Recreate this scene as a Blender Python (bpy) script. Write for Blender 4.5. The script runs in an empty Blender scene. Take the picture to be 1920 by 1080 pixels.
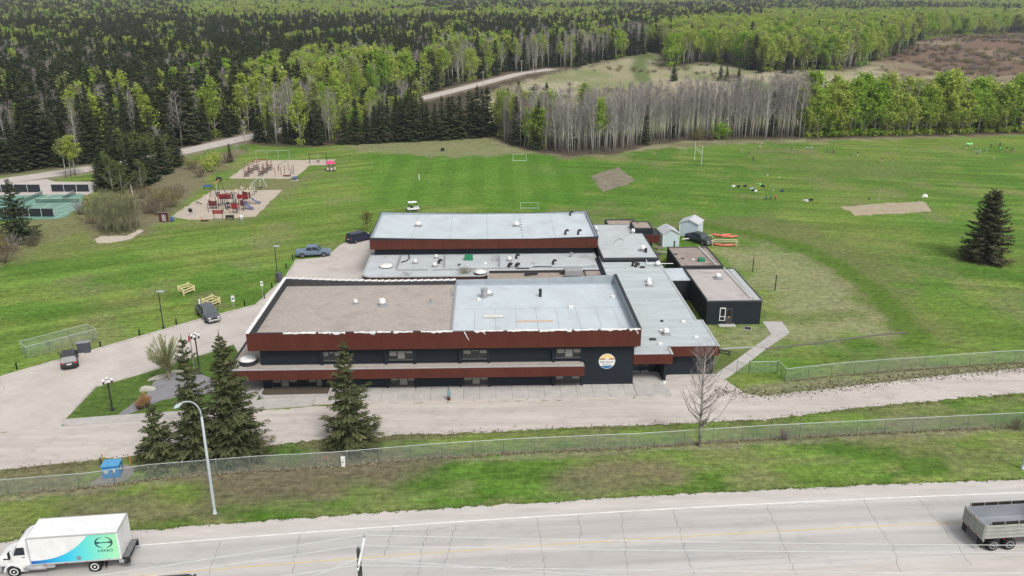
import bpy, bmesh, math, random
import numpy as np
from mathutils import Vector, Matrix, Euler

# ------------------------------------------------------------------ camera, sky, sun, exposure
scene = bpy.context.scene
col = scene.collection
R = math.radians
F_PX, PITCH, YAW, CAM_H = 1587.0, R(19.6), R(1.77), 44.0
cam_d = bpy.data.cameras.new("camera")
cam_d.sensor_width = 36.0
cam_d.lens = F_PX / 1920.0 * 36.0
cam_d.clip_start = 1.0
cam_d.clip_end = 12000.0
cam = bpy.data.objects.new("camera", cam_d)
cam.location = (0, 0, CAM_H)
cam.rotation_euler = (math.pi / 2 - PITCH, 0, -YAW)
col.objects.link(cam)
scene.camera = cam

SUN_EL, SUN_AZ = R(52), R(150)          # azimuth clockwise from +Y (the view direction)
world = bpy.data.worlds.new("World")
scene.world = world
world.use_nodes = True
wn = world.node_tree.nodes
wl = world.node_tree.links
wn.clear()
w_out = wn.new("ShaderNodeOutputWorld")
w_bg = wn.new("ShaderNodeBackground")
w_sky = wn.new("ShaderNodeTexSky")
w_sky.sky_type = 'NISHITA'
w_sky.sun_disc = False
w_sky.sun_elevation = SUN_EL
w_sky.sun_rotation = SUN_AZ
w_sky.air_density = 1.0
w_sky.dust_density = 4.0
w_sky.ozone_density = 1.0
w_hs = wn.new("ShaderNodeHueSaturation")   # an overcast sky is nearly grey
w_hs.inputs["Saturation"].default_value = 0.28
w_bg.inputs["Strength"].default_value = 0.13
wl.new(w_sky.outputs[0], w_hs.inputs["Color"])
wl.new(w_hs.outputs[0], w_bg.inputs["Color"])
wl.new(w_bg.outputs[0], w_out.inputs["Surface"])

sun_d = bpy.data.lights.new("sun", 'SUN')
sun_d.energy = 1.5
sun_d.angle = R(15)
sun_d.color = (1.0, 0.965, 0.92)
sun = bpy.data.objects.new("sun", sun_d)
sdir = Vector((math.sin(SUN_AZ) * math.cos(SUN_EL), math.cos(SUN_AZ) * math.cos(SUN_EL), math.sin(SUN_EL)))
sun.rotation_euler = sdir.to_track_quat('Z', 'Y').to_euler()
sun.location = (60, -60, 120)
col.objects.link(sun)

scene.view_settings.view_transform = 'Standard'
scene.view_settings.look = 'None'
scene.view_settings.exposure = 0.37
scene.view_settings.gamma = 1.0
scene.view_settings.use_curve_mapping = False
scene.render.engine = 'CYCLES'
scene.cycles.max_bounces = 6
scene.cycles.diffuse_bounces = 3
scene.cycles.transparent_max_bounces = 8
scene.cycles.volume_bounces = 0
scene.cycles.use_denoising = True

# ------------------------------------------------------------------ surveying helpers
ct, st, cy, sy = math.cos(PITCH), math.sin(PITCH), math.cos(YAW), math.sin(YAW)

def hz(x, y):
    """height of the land: level round the school, low swells far behind it"""
    def bump(cx, cy_, sx, sy_, h):
        return h * np.exp(-((x - cx) / sx) ** 2 - ((y - cy_) / sy_) ** 2)
    t = np.clip((np.asarray(y, float) - 300.0) / 60.0, 0, 1)
    t = t * t * (3 - 2 * t)
    return t * (bump(330, 640, 170, 200, 7.0) + bump(60, 600, 120, 150, 1.5) + bump(-600, 1500, 700, 500, 6.0))

def G(px, py, z=0.0):
    """the point at height z that stands at this place in the photograph"""
    x = (px - 960.0) / F_PX
    u = -(py - 540.0) / F_PX
    f = ct + u * st
    up = -st + u * ct
    d = (x * cy + f * sy, -x * sy + f * cy, up)
    t = (z - CAM_H) / d[2]
    return Vector((d[0] * t, d[1] * t, z))

def GT(px, py):
    z = 0.0
    for _ in range(25):
        p = G(px, py, z)
        z = 0.5 * z + 0.5 * float(hz(p.x, p.y))
    return Vector((p.x, p.y, z))

def height(px, py, base):
    """height above the ground of a point seen at (px,py) straight above base"""
    x = (px - 960.0) / F_PX
    u = -(py - 540.0) / F_PX
    f = ct + u * st
    up = -st + u * ct
    dy = -x * sy + f * cy
    return CAM_H + up * base.y / dy - base.z

def gp(pts, z=0.0):
    return [(p.x, p.y) for p in (G(a, b, z) for a, b in pts)]

# ------------------------------------------------------------------ numpy noise
_rs = np.random.RandomState(7)
_perm = _rs.rand(256, 256)
def vnoise(x, y):
    xi = np.floor(x).astype(int); yi = np.floor(y).astype(int)
    xf = x - xi; yf = y - yi
    u = xf * xf * (3 - 2 * xf); v = yf * yf * (3 - 2 * yf)
    a = _perm[xi & 255, yi & 255]; b = _perm[(xi + 1) & 255, yi & 255]
    c = _perm[xi & 255, (yi + 1) & 255]; d = _perm[(xi + 1) & 255, (yi + 1) & 255]
    return (a * (1 - u) + b * u) * (1 - v) + (c * (1 - u) + d * u) * v
def fbm(x, y, s, o=4, seed=0):
    x = np.asarray(x, float) / s + seed * 17.3; y = np.asarray(y, float) / s + seed * 9.1
    r = 0; a = 0.5; t = 0
    for _ in range(o):
        r = r + a * vnoise(x, y); t += a; a *= 0.5; x = x * 2.03 + 5.2; y = y * 2.03 + 1.7
    return r / t
def sdpoly(x, y, poly):
    """signed distance to a polygon, positive inside"""
    x = np.asarray(x, float); y = np.asarray(y, float)
    d = np.full(x.shape, 1e9); inside = np.zeros(x.shape, bool)
    n = len(poly)
    for i in range(n):
        ax, ay = poly[i]; bx, by = poly[(i + 1) % n]
        ex, ey = bx - ax, by - ay
        t = np.clip(((x - ax) * ex + (y - ay) * ey) / (ex * ex + ey * ey + 1e-12), 0, 1)
        d = np.minimum(d, np.hypot(x - ax - t * ex, y - ay - t * ey))
        cond = ((ay > y) != (by > y)) & (x < (bx - ax) * (y - ay) / ((by - ay) if by != ay else 1e-12) + ax)
        inside ^= cond
    return np.where(inside, d, -d)
def sstep(a, b, x):
    t = np.clip((x - a) / (b - a), 0, 1)
    return t * t * (3 - 2 * t)

# ------------------------------------------------------------------ materials
MATS = {}
def _new(name):
    m = bpy.data.materials.new(name)
    m.use_nodes = True
    nt = m.node_tree
    b = nt.nodes["Principled BSDF"]
    return m, nt, b

def mat(name, c, rough=0.8, c2=None, scale=2.0, detail=5, stretch=(1, 1, 1), bump=0.0, bscale=None,
        metal=0.0, spec=0.3, rand=0.0, stain=None, coat=0.0):
    """plain procedural material: base colour broken up by noise, optional stains with a shape of their own"""
    if name in MATS:
        return MATS[name]
    m, nt, b = _new(name)
    N, L = nt.nodes, nt.links
    b.inputs["Roughness"].default_value = rough
    b.inputs["Metallic"].default_value = metal
    b.inputs["Specular IOR Level"].default_value = spec
    b.inputs["Coat Weight"].default_value = coat
    tc = N.new("ShaderNodeTexCoord")
    mp = N.new("ShaderNodeMapping")
    mp.inputs["Scale"].default_value = stretch
    L.new(tc.outputs["Object"], mp.inputs["Vector"])
    no = N.new("ShaderNodeTexNoise")
    no.inputs["Scale"].default_value = scale
    no.inputs["Detail"].default_value = detail
    no.inputs["Roughness"].default_value = 0.65
    L.new(mp.outputs[0], no.inputs["Vector"])
    if c2 is None:
        c2 = tuple(v * 0.82 for v in c[:3])
    rp = N.new("ShaderNodeValToRGB")
    rp.color_ramp.elements[0].position = 0.34
    rp.color_ramp.elements[1].position = 0.66
    rp.color_ramp.elements[0].color = (*c2[:3], 1)
    rp.color_ramp.elements[1].color = (*c[:3], 1)
    L.new(no.outputs["Fac"], rp.inputs["Fac"])
    out = rp.outputs["Color"]
    if stain:
        sc, sscale, lo, hi, amt = stain
        n2 = N.new("ShaderNodeTexNoise")
        n2.inputs["Scale"].default_value = sscale
        n2.inputs["Detail"].default_value = 8
        n2.inputs["Roughness"].default_value = 0.7
        L.new(tc.outputs["Object"], n2.inputs["Vector"])
        r2 = N.new("ShaderNodeMapRange")
        r2.inputs["From Min"].default_value = lo
        r2.inputs["From Max"].default_value = hi
        r2.inputs["To Max"].default_value = amt
        L.new(n2.outputs["Fac"], r2.inputs["Value"])
        mx = N.new("ShaderNodeMix"); mx.data_type = 'RGBA'
        L.new(r2.outputs[0], mx.inputs["Factor"])
        L.new(out, mx.inputs["A"])
        mx.inputs["B"].default_value = (*sc, 1)
        out = mx.outputs["Result"]
    if rand:
        oi = N.new("ShaderNodeObjectInfo")
        mr = N.new("ShaderNodeMapRange")
        mr.inputs["To Min"].default_value = 1 - rand
        mr.inputs["To Max"].default_value = 1 + rand
        L.new(oi.outputs["Random"], mr.inputs["Value"])
        hs = N.new("ShaderNodeHueSaturation")
        L.new(mr.outputs[0], hs.inputs["Value"])
        L.new(out, hs.inputs["Color"])
        out = hs.outputs[0]
    L.new(out, b.inputs["Base Color"])
    if bump:
        nb = N.new("ShaderNodeTexNoise")
        nb.inputs["Scale"].default_value = bscale or scale * 6
        nb.inputs["Detail"].default_value = 4
        L.new(tc.outputs["Object"], nb.inputs["Vector"])
        bp = N.new("ShaderNodeBump")
        bp.inputs["Strength"].default_value = bump
        bp.inputs["Distance"].default_value = 0.05
        L.new(nb.outputs["Fac"], bp.inputs["Height"])
        L.new(bp.outputs[0], b.inputs["Normal"])
    MATS[name] = m
    return m

def leaf_mat(name, ca, cb, trans=0.35, tonec=None, spread=0.5):
    """foliage: colour drawn between two leaf colours per tree, leaf by leaf tone from the mesh"""
    m, nt, b = _new(name)
    N, L = nt.nodes, nt.links
    N.remove(b)
    out = N["Material Output"]
    oi = N.new("ShaderNodeObjectInfo")
    at = N.new("ShaderNodeAttribute"); at.attribute_name = "tone"
    mx = N.new("ShaderNodeMix"); mx.data_type = 'RGBA'
    L.new(oi.outputs["Random"], mx.inputs["Factor"])
    mx.inputs["A"].default_value = (*ca, 1)
    mx.inputs["B"].default_value = (*cb, 1)
    hs = N.new("ShaderNodeHueSaturation")
    mr = N.new("ShaderNodeMapRange")
    mr.inputs["To Min"].default_value = 1 - spread
    mr.inputs["To Max"].default_value = 1 + spread
    L.new(at.outputs["Fac"], mr.inputs["Value"])
    L.new(mr.outputs[0], hs.inputs["Value"])
    L.new(mx.outputs["Result"], hs.inputs["Color"])
    c = hs.outputs[0]
    if tonec:
        m2 = N.new("ShaderNodeMix"); m2.data_type = 'RGBA'
        r2 = N.new("ShaderNodeMapRange")
        r2.inputs["From Min"].default_value = 0.78
        r2.inputs["From Max"].default_value = 1.0
        L.new(at.outputs["Fac"], r2.inputs["Value"])
        L.new(r2.outputs[0], m2.inputs["Factor"])
        L.new(c, m2.inputs["A"])
        m2.inputs["B"].default_value = (*tonec, 1)
        c = m2.outputs["Result"]
    d = N.new("ShaderNodeBsdfDiffuse")
    t = N.new("ShaderNodeBsdfTranslucent")
    ms = N.new("ShaderNodeMixShader")
    ms.inputs["Fac"].default_value = trans
    L.new(c, d.inputs["Color"]); L.new(c, t.inputs["Color"])
    L.new(d.outputs[0], ms.inputs[1]); L.new(t.outputs[0], ms.inputs[2])
    L.new(ms.outputs[0], out.inputs["Surface"])
    MATS[name] = m
    return m

def glass_mat(name, c, rough=0.08):
    m, nt, b = _new(name)
    b.inputs["Base Color"].default_value = (*c, 1)
    b.inputs["Roughness"].default_value = rough
    b.inputs["Specular IOR Level"].default_value = 0.6
    MATS[name] = m
    return m

# ------------------------------------------------------------------ mesh collecting
class MB:
    def __init__(s):
        s.v = []; s.f = []; s.mi = []; s.cur = 0
    def mat(s, i):
        s.cur = i; return s
    def face(s, pts):
        n = len(s.v); s.v += [tuple(p) for p in pts]; s.f.append(tuple(range(n, n + len(pts)))); s.mi.append(s.cur); return s
    def add(s, vs, fs):
        n = len(s.v); s.v += [tuple(p) for p in vs]
        for f in fs: s.f.append(tuple(n + i for i in f)); s.mi.append(s.cur)
        return s
    def box(s, x0, x1, y0, y1, z0, z1):
        return s.add([(x0, y0, z0), (x1, y0, z0), (x1, y1, z0), (x0, y1, z0), (x0, y0, z1), (x1, y0, z1), (x1, y1, z1), (x0, y1, z1)],
                     [(0, 3, 2, 1), (4, 5, 6, 7), (0, 1, 5, 4), (1, 2, 6, 5), (2, 3, 7, 6), (3, 0, 4, 7)])
    def bbox(s, x0, x1, y0, y1, z0, z1, b=0.03):
        """a box with chamfered long edges (seen from any side)"""
        xs = (x0, x0 + b, x1 - b, x1); ys = (y0, y0 + b, y1 - b, y1)
        ring = [(xs[1], ys[0]), (xs[2], ys[0]), (xs[3], ys[1]), (xs[3], ys[2]), (xs[2], ys[3]), (xs[1], ys[3]), (xs[0], ys[2]), (xs[0], ys[1])]
        cx, cy_ = (x0 + x1) / 2, (y0 + y1) / 2
        def inset(r): return [(p[0] + (b if p[0] < cx else -b) * 0.9, p[1] + (b if p[1] < cy_ else -b) * 0.9) for p in r]
        L = [(inset(ring), z0), (ring, z0 + b), (ring, z1 - b), (inset(ring), z1)]
        vs = [(p[0], p[1], z) for r, z in L for p in r]
        fs = [tuple(range(7, -1, -1)), tuple(range(24, 32))]
        for k in range(3):
            for i in range(8):
                j = (i + 1) % 8
                fs.append((k * 8 + i, k * 8 + j, k * 8 + 8 + j, k * 8 + 8 + i))
        return s.add(vs, fs)
    def prism(s, poly, z0, z1, top=None):
        n = len(poly); top = top or poly
        a = sum(poly[i][0] * poly[(i + 1) % n][1] - poly[(i + 1) % n][0] * poly[i][1] for i in range(n))
        if a < 0: poly = poly[::-1]; top = top[::-1]
        vs = [(p[0], p[1], z0) for p in poly] + [(p[0], p[1], z1) for p in top]
        fs = [tuple(range(n - 1, -1, -1)), tuple(range(n, 2 * n))] + [(i, (i + 1) % n, n + (i + 1) % n, n + i) for i in range(n)]
        return s.add(vs, fs)
    def tube(s, p0, p1, r0, r1=None, n=6, caps=True):
        r1 = r0 if r1 is None else r1
        p0 = Vector(p0); p1 = Vector(p1)
        d = (p1 - p0)
        if d.length < 1e-6: return s
        d.normalize()
        a = d.orthogonal().normalized(); b = d.cross(a)
        vs = []
        for p, r in ((p0, r0), (p1, r1)):
            for i in range(n):
                t = 2 * math.pi * i / n
                vs.append(p + a * (r * math.cos(t)) + b * (r * math.sin(t)))
        fs = [(i, (i + 1) % n, n + (i + 1) % n, n + i) for i in range(n)]
        if caps: fs += [tuple(range(n - 1, -1, -1)), tuple(range(n, 2 * n))]
        return s.add(vs, fs)
    def path(s, pts, rs, n=6):
        pts = [Vector(p) for p in pts]
        if not isinstance(rs, (list, tuple)): rs = [rs] * len(pts)
        vs = []; prev = None
        for i, p in enumerate(pts):
            d = (pts[min(i + 1, len(pts) - 1)] - pts[max(i - 1, 0)]).normalized()
            a = (prev - d * prev.dot(d)).normalized() if prev is not None and (prev - d * prev.dot(d)).length > 1e-4 else d.orthogonal().normalized()
            prev = a; b = d.cross(a)
            for k in range(n):
                t = 2 * math.pi * k / n
                vs.append(p + a * (rs[i] * math.cos(t)) + b * (rs[i] * math.sin(t)))
        fs = []
        for i in range(len(pts) - 1):
            for k in range(n):
                fs.append((i * n + k, i * n + (k + 1) % n, (i + 1) * n + (k + 1) % n, (i + 1) * n + k))
        m = len(pts) - 1
        fs += [tuple(range(n - 1, -1, -1)), tuple(range(m * n, m * n + n))]
        return s.add(vs, fs)
    def lathe(s, c, prof, n=16, axis='z'):
        """prof: (radius, height) pairs, turned round an axis through c"""
        vs = []
        for r, h in prof:
            for k in range(n):
                t = 2 * math.pi * k / n
                if axis == 'z': vs.append((c[0] + r * math.cos(t), c[1] + r * math.sin(t), c[2] + h))
                elif axis == 'y': vs.append((c[0] + r * math.sin(t), c[1] + h, c[2] + r * math.cos(t)))
                else: vs.append((c[0] + h, c[1] + r * math.cos(t), c[2] + r * math.sin(t)))
        fs = []
        for i in range(len(prof) - 1):
            for k in range(n):
                fs.append((i * n + k, i * n + (k + 1) % n, (i + 1) * n + (k + 1) % n, (i + 1) * n + k))
        m = len(prof) - 1
        fs += [tuple(range(n - 1, -1, -1)), tuple(range(m * n, m * n + n))]
        return s.add(vs, fs)
    def mesh(s, name, mats, smooth=False, off=None):
        me = bpy.data.meshes.new(name)
        vs = s.v if off is None else [(a - off[0], b - off[1], c - off[2]) for a, b, c in s.v]
        me.from_pydata(vs, [], s.f)
        if not isinstance(mats, (list, tuple)): mats = [mats]
        for m in mats: me.materials.append(m)
        if len(mats) > 1: me.polygons.foreach_set("material_index", s.mi)
        if smooth: me.polygons.foreach_set("use_smooth", [True] * len(me.polygons))
        me.update()
        return me
    def build(s, name, mats, parent=None, smooth=False, world=False):
        off = None
        if world and parent is not None:
            off = world_loc(parent)
        o = bpy.data.objects.new(name, s.mesh(name, mats, smooth, off))
        col.objects.link(o)
        o.parent = parent
        return o

def world_loc(o):
    p = Vector((0, 0, 0))
    while o is not None:
        p = p + o.location; o = o.parent
    return p

def tag(o, label, cat=None, group=None, kind=None):
    o["label"] = label
    if cat: o["category"] = cat
    if group: o["group"] = group
    if kind: o["kind"] = kind
    return o
def thing(name, label, cat, loc=(0, 0, 0), rz=0.0, group=None):
    o = bpy.data.objects.new(name, None)
    o.empty_display_size = 0.3
    o.location = loc; o.rotation_euler = (0, 0, rz)
    col.objects.link(o)
    return tag(o, label, cat, group)
def inst(name, me, parent, loc=(0, 0, 0), rot=(0, 0, 0), sc=(1, 1, 1)):
    o = bpy.data.objects.new(name, me)
    o.parent = parent; o.location = loc; o.rotation_euler = rot; o.scale = sc
    col.objects.link(o)
    return o
def struct(o, name=None):
    o["kind"] = "structure"
    return o
def copy_tree(o, parent=None):
    c = o.copy(); col.objects.link(c); c.parent = parent
    for ch in list(o.children): copy_tree(ch, c)
    return c
rnd = random.Random(11)
# ------------------------------------------------------------------ lie of the land (all in metres once read off)
def lerp_y(pts):
    pts = sorted(pts)
    xs = np.array([p[0] for p in pts]); ys = np.array([p[1] for p in pts])
    return lambda x: np.interp(x, xs, ys)
FENCE_NEAR = gp([(-330, 955), (-150, 942), (0, 929), (169, 915), (283, 899), (480, 883), (630, 875), (802, 860), (971, 849), (1198, 839), (1429, 824), (1601, 815), (1915, 799), (2120, 790)])
fence_y = lerp_y([(p[0], p[1]) for p in FENCE_NEAR])
_c = np.polyfit([-28.1, -18.9, 12.7, 41.5], [56.4, 57.3, 59.9, 61.4], 2)
def road_y(x):
    x = np.asarray(x, float); xc = np.clip(x, -60, 65)
    return np.polyval(_c, xc) + (x - xc) * np.polyval(np.polyder(_c), xc)
TREELINE = [G(*p) for p in [(-700, 400), (-260, 352), (0, 330), (90, 318), (180, 309), (337, 281), (463, 268), (560, 277), (700, 266), (925, 254), (945, 268), (990, 281), (1060, 291), (1150, 288), (1230, 270), (1300, 263), (1420, 262), (1920, 250), (2300, 246)]]
tree_y = lerp_y([(p.x, p.y) for p in TREELINE])
BACKROAD = gp([(-560, 425), (-300, 385), (-120, 357), (0, 341), (90, 328), (180, 315), (337, 286), (463, 258), (620, 224), (750, 193), (800, 183), (870, 166), (973, 141), (1035, 133)])
MEADOW = [(p.x, p.y) for p in (GT(*q) for q in [(900, 190), (960, 163), (1035, 137), (1130, 117), (1222, 99), (1250, 104), (1240, 128), (1335, 118), (1420, 135), (1600, 132), (1690, 104), (1730, 78), (1800, 66), (1900, 62), (2150, 66), (2150, 236), (1500, 262), (1300, 264), (1100, 288), (1000, 282), (930, 250)])]
HILL = [(p.x, p.y) for p in (GT(*q) for q in [(1700, 84), (1760, 72), (1800, 67), (1900, 62), (2150, 66), (2150, 160), (1850, 150), (1660, 140), (1640, 124)])]

# ------------------------------------------------------------------ ground
def axis(a, b, step, far_lo, far_hi, g=1.13):
    v = list(np.arange(a, b + 1e-6, step))
    s = step; x = b
    while x < far_hi: s *= g; x += s; v.append(x)
    s = step; x = a; lo = []
    while x > far_lo: s *= g; x -= s; lo.append(x)
    return np.array(lo[::-1] + v)
gx = axis(-135, 175, 0.9, -6500, 6500)
gy = axis(50, 300, 0.8, -900, 9000, 1.06)
GX, GY = np.meshgrid(gx, gy)
X = GX.ravel(); Y = GY.ravel()
Z = hz(X, Y)
def mixc(c, d, m):
    d = np.asarray(d, float)
    return c * (1 - m[:, None]) + (d if d.ndim == 2 else d[None, :]) * m[:, None]
n20 = fbm(X, Y, 26, 4, 1); n6 = fbm(X, Y, 6.5, 4, 2); n2 = fbm(X, Y, 2.2, 3, 3)
LUSH = (.084, .170, .026); MID = (.124, .200, .038); YEL = (.182, .222, .056); DRY = (.20, .19, .095); STRAW = (.31, .275, .18); BROWN = (.145, .125, .080)
C = np.tile(np.array(LUSH), (len(X), 1))
C = mixc(C, MID, sstep(.36, .62, n20))
C = mixc(C, YEL, sstep(.46, .72, n6) * .6)
ang = np.where(X < 0, .45, -.25)
su = X * np.cos(ang) + Y * np.sin(ang); sv = -X * np.sin(ang) + Y * np.cos(ang)
streak = vnoise(su / 22 + 40, sv / 1.4 + 40) * .55 + vnoise(su / 11 + 3, sv / .8) * .45
C *= (1 + (streak - .5) * .72)[:, None]
C = mixc(C, DRY, sstep(.55, .8, fbm(X + 300, Y, 11, 4, 5)) * .55)
def zone(poly, colr, amt, edge=1.2, noise=2.0, seed=6, px=True):
    global C
    p = gp(poly) if px else poly
    d = sdpoly(X, Y, p) + (fbm(X, Y, 3.2, 4, seed) - .5) * 2 * noise
    m = sstep(-edge, edge, d) * amt
    C = mixc(C, colr, m)
def along(pts, colr, amt, w, noise=.5, px=True):
    global C
    p = gp(pts) if px else pts
    d = np.full(X.shape, 1e9)
    for (ax, ay), (bx, by) in zip(p[:-1], p[1:]):
        ex, ey = bx - ax, by - ay
        t = np.clip(((X - ax) * ex + (Y - ay) * ey) / (ex * ex + ey * ey), 0, 1)
        d = np.minimum(d, np.hypot(X - ax - t * ex, Y - ay - t * ey))
    C = mixc(C, colr, sstep(w, w * .4, d + (n2 - .5) * 2 * noise) * amt)
# mown stripes on the middle of the playing field
m = sstep(-2, 4, sdpoly(X, Y, gp([(700, 290), (1090, 290), (1100, 385), (690, 385)])))
C *= (1 + m * .15 * np.sign(np.sin(X * 2 * math.pi / 7.0 + .6 * n6)))[:, None]
zone([(690, 288), (1090, 290), (1100, 390), (680, 390)], (.072, .180, .020), .6, 4, 5)
# verge beside the highway: greener at the road, brown and thin towards the fence
t = (Y - road_y(X) - 6.2) / np.maximum(fence_y(X) - road_y(X) - 6.2, 1)
vm = ((t > -.3) & (t < 1.9)) * sstep(.1, .5, t + (n6 - .5) * 1.1)
C = mixc(C, BROWN, vm * sstep(.40, .58, fbm(X, Y * 1.8, 8, 5, 8)) * np.where(X > 4, .42, .72))
C = mixc(C, DRY, ((t > -.3) & (t < 2)) * sstep(.46, .66, fbm(X, Y * 2.5, 4, 4, 9)) * .42)
C = mixc(C, (.05, .13, .012), ((t > .1) & (t < 2)) * sstep(.62, .72, fbm(X + 80, Y * 1.4, 7, 3, 12)) * .7)
along([(a, b + 6) for a, b in [(0, 929), (169, 915), (283, 899), (480, 883), (630, 875), (802, 860), (971, 849), (1198, 839), (1429, 824), (1601, 815), (1915, 799)]], (.24, .21, .15), .55, .8, .6)
zone([(440, 868), (830, 843), (840, 872), (640, 930), (440, 935), (330, 905)], BROWN, .8, 1.5, 2.5)
zone([(1030, 880), (1180, 850), (1260, 860), (1280, 905), (1120, 925), (1030, 915)], (.17, .145, .09), .7, 1.5, 2.2)
zone([(1650, 792), (1760, 780), (1760, 800), (1650, 806)], (.18, .15, .11), .6, .8, 1)
# round the annex
zone([(1250, 415), (1440, 400), (1640, 470), (1720, 560), (1800, 640), (1650, 640), (1500, 470), (1360, 440)], (.145, .155, .062), .75, 4, 5)
zone([(1362, 475), (1440, 460), (1510, 482), (1560, 515), (1615, 570), (1690, 622), (1600, 630), (1480, 645), (1440, 655), (1350, 655), (1338, 612), (1430, 606), (1430, 560)], (.265, .255, .145), .70, 3.0, 4.5)
along([(1300, 420), (1400, 437), (1500, 462), (1575, 500), (1640, 545), (1690, 600), (1720, 640)], (.070, .140, .016), .75, 3.0, 1.2)
along([(1425, 590), (1480, 600), (1600, 590)], (.075, .135, .02), .5, 2.5, 1.5)
zone([(1330, 660), (1420, 655), (1380, 690), (1330, 706)], (.11, .13, .045), .7, 1, 1.5)
zone([(1340, 740), (1480, 715), (1700, 695), (1930, 676), (1930, 700), (1600, 728), (1430, 748)], (.22, .205, .14), .75, .6, 1.3)
# far side of the field
zone([(640, 262), (925, 252), (1000, 284), (880, 296), (760, 290), (640, 280)], (.235, .215, .125), .7, 3, 5)
zone([(930, 268), (1060, 298), (1250, 276), (1420, 268), (1920, 254), (1920, 246), (1300, 255), (1060, 280)], (.17, .14, .10), .8, 2, 2.5)
zone([(1460, 305), (1600, 298), (1760, 310), (1740, 330), (1520, 335)], (.125, .165, .05), .6, 5, 8)
# slopes and litter on the left
zone([(-200, 640), (-60, 525), (60, 470), (130, 445), (185, 428), (170, 395), (60, 412), (-200, 440)], (.20, .18, .105), .75, 2, 3)
zone([(150, 424), (230, 350), (330, 312), (430, 282), (470, 278), (440, 300), (370, 352), (330, 404), (270, 440), (170, 450)], (.185, .155, .105), .85, 1.5, 3)
zone([(300, 432), (470, 414), (520, 380), (590, 330), (640, 305), (560, 335), (430, 338), (350, 415)], (.18, .175, .085), .6, 2, 3)
zone([(440, 342), (560, 334), (545, 356), (400, 358)], (.17, .17, .08), .55, 2, 3)
zone([(20, 440), (130, 414), (280, 420), (300, 440), (180, 470), (20, 500)], (.16, .165, .07), .5, 2, 4)
zone([(355, 555), (400, 545), (430, 575), (380, 585)], (.15, .135, .075), .6, .6, .8)
# woods and open hill behind
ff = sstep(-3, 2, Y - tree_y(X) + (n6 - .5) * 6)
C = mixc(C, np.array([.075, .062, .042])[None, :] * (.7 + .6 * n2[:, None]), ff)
zone(MEADOW, (.30, .28, .17), .95, 8, 14, 21, False)
mm = sstep(-6, 6, sdpoly(X, Y, MEADOW))
C = mixc(C, (.15, .195, .065), mm * sstep(.46, .62, fbm(X, Y * .6, 38, 4, 22)) * .7)
C = mixc(C, (.38, .34, .24), mm * sstep(.52, .66, fbm(X + 900, Y * .5, 30, 4, 23)) * .7)
zone(HILL, np.array([.150, .094, .072])[None, :] * (.55 + .9 * fbm(X, Y, 9, 4, 24)[:, None]), .9, 8, 22, 25, False)
C = mixc(C, (.28, .235, .165), sstep(-4, 8, sdpoly(X, Y, HILL)) * sstep(.6, .7, fbm(X, Y * .4, 26, 4, 26)) * .8)
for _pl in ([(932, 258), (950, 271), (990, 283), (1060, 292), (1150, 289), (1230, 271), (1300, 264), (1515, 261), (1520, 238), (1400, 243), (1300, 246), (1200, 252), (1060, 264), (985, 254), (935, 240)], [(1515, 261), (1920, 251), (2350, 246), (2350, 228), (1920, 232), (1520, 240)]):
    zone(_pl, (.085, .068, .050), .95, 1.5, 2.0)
along([(p.x, p.y) for p in (GT(*q) for q in [(1206, 152), (1204, 140), (1196, 125), (1203, 112), (1216, 102)])], (.085, .135, .035), .8, 6, 2, False)
along(BACKROAD, (.24, .205, .15), .7, 9, 3, False)
zone([(120, 787), (180, 725), (295, 692), (410, 655), (450, 642), (470, 740), (340, 770), (203, 781)], (.062, .105, .026), .7, .3, .3)
nx, ny = len(gx), len(gy)
idx = np.arange(nx * ny).reshape(ny, nx)
F4 = np.stack([idx[:-1, :-1], idx[:-1, 1:], idx[1:, 1:], idx[1:, :-1]], -1).reshape(-1, 4)
me = bpy.data.meshes.new("ground")
me.vertices.add(nx * ny); me.vertices.foreach_set("co", np.stack([X, Y, Z], -1).ravel())
me.loops.add(F4.size); me.loops.foreach_set("vertex_index", F4.ravel())
me.polygons.add(len(F4)); me.polygons.foreach_set("loop_start", np.arange(0, F4.size, 4))
me.polygons.foreach_set("use_smooth", np.ones(len(F4), bool))
me.update(calc_edges=True)
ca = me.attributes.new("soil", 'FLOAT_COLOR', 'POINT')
ca.data.foreach_set("color", np.concatenate([np.clip(C, 0, 1), np.ones((len(X), 1))], 1).ravel())

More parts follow.
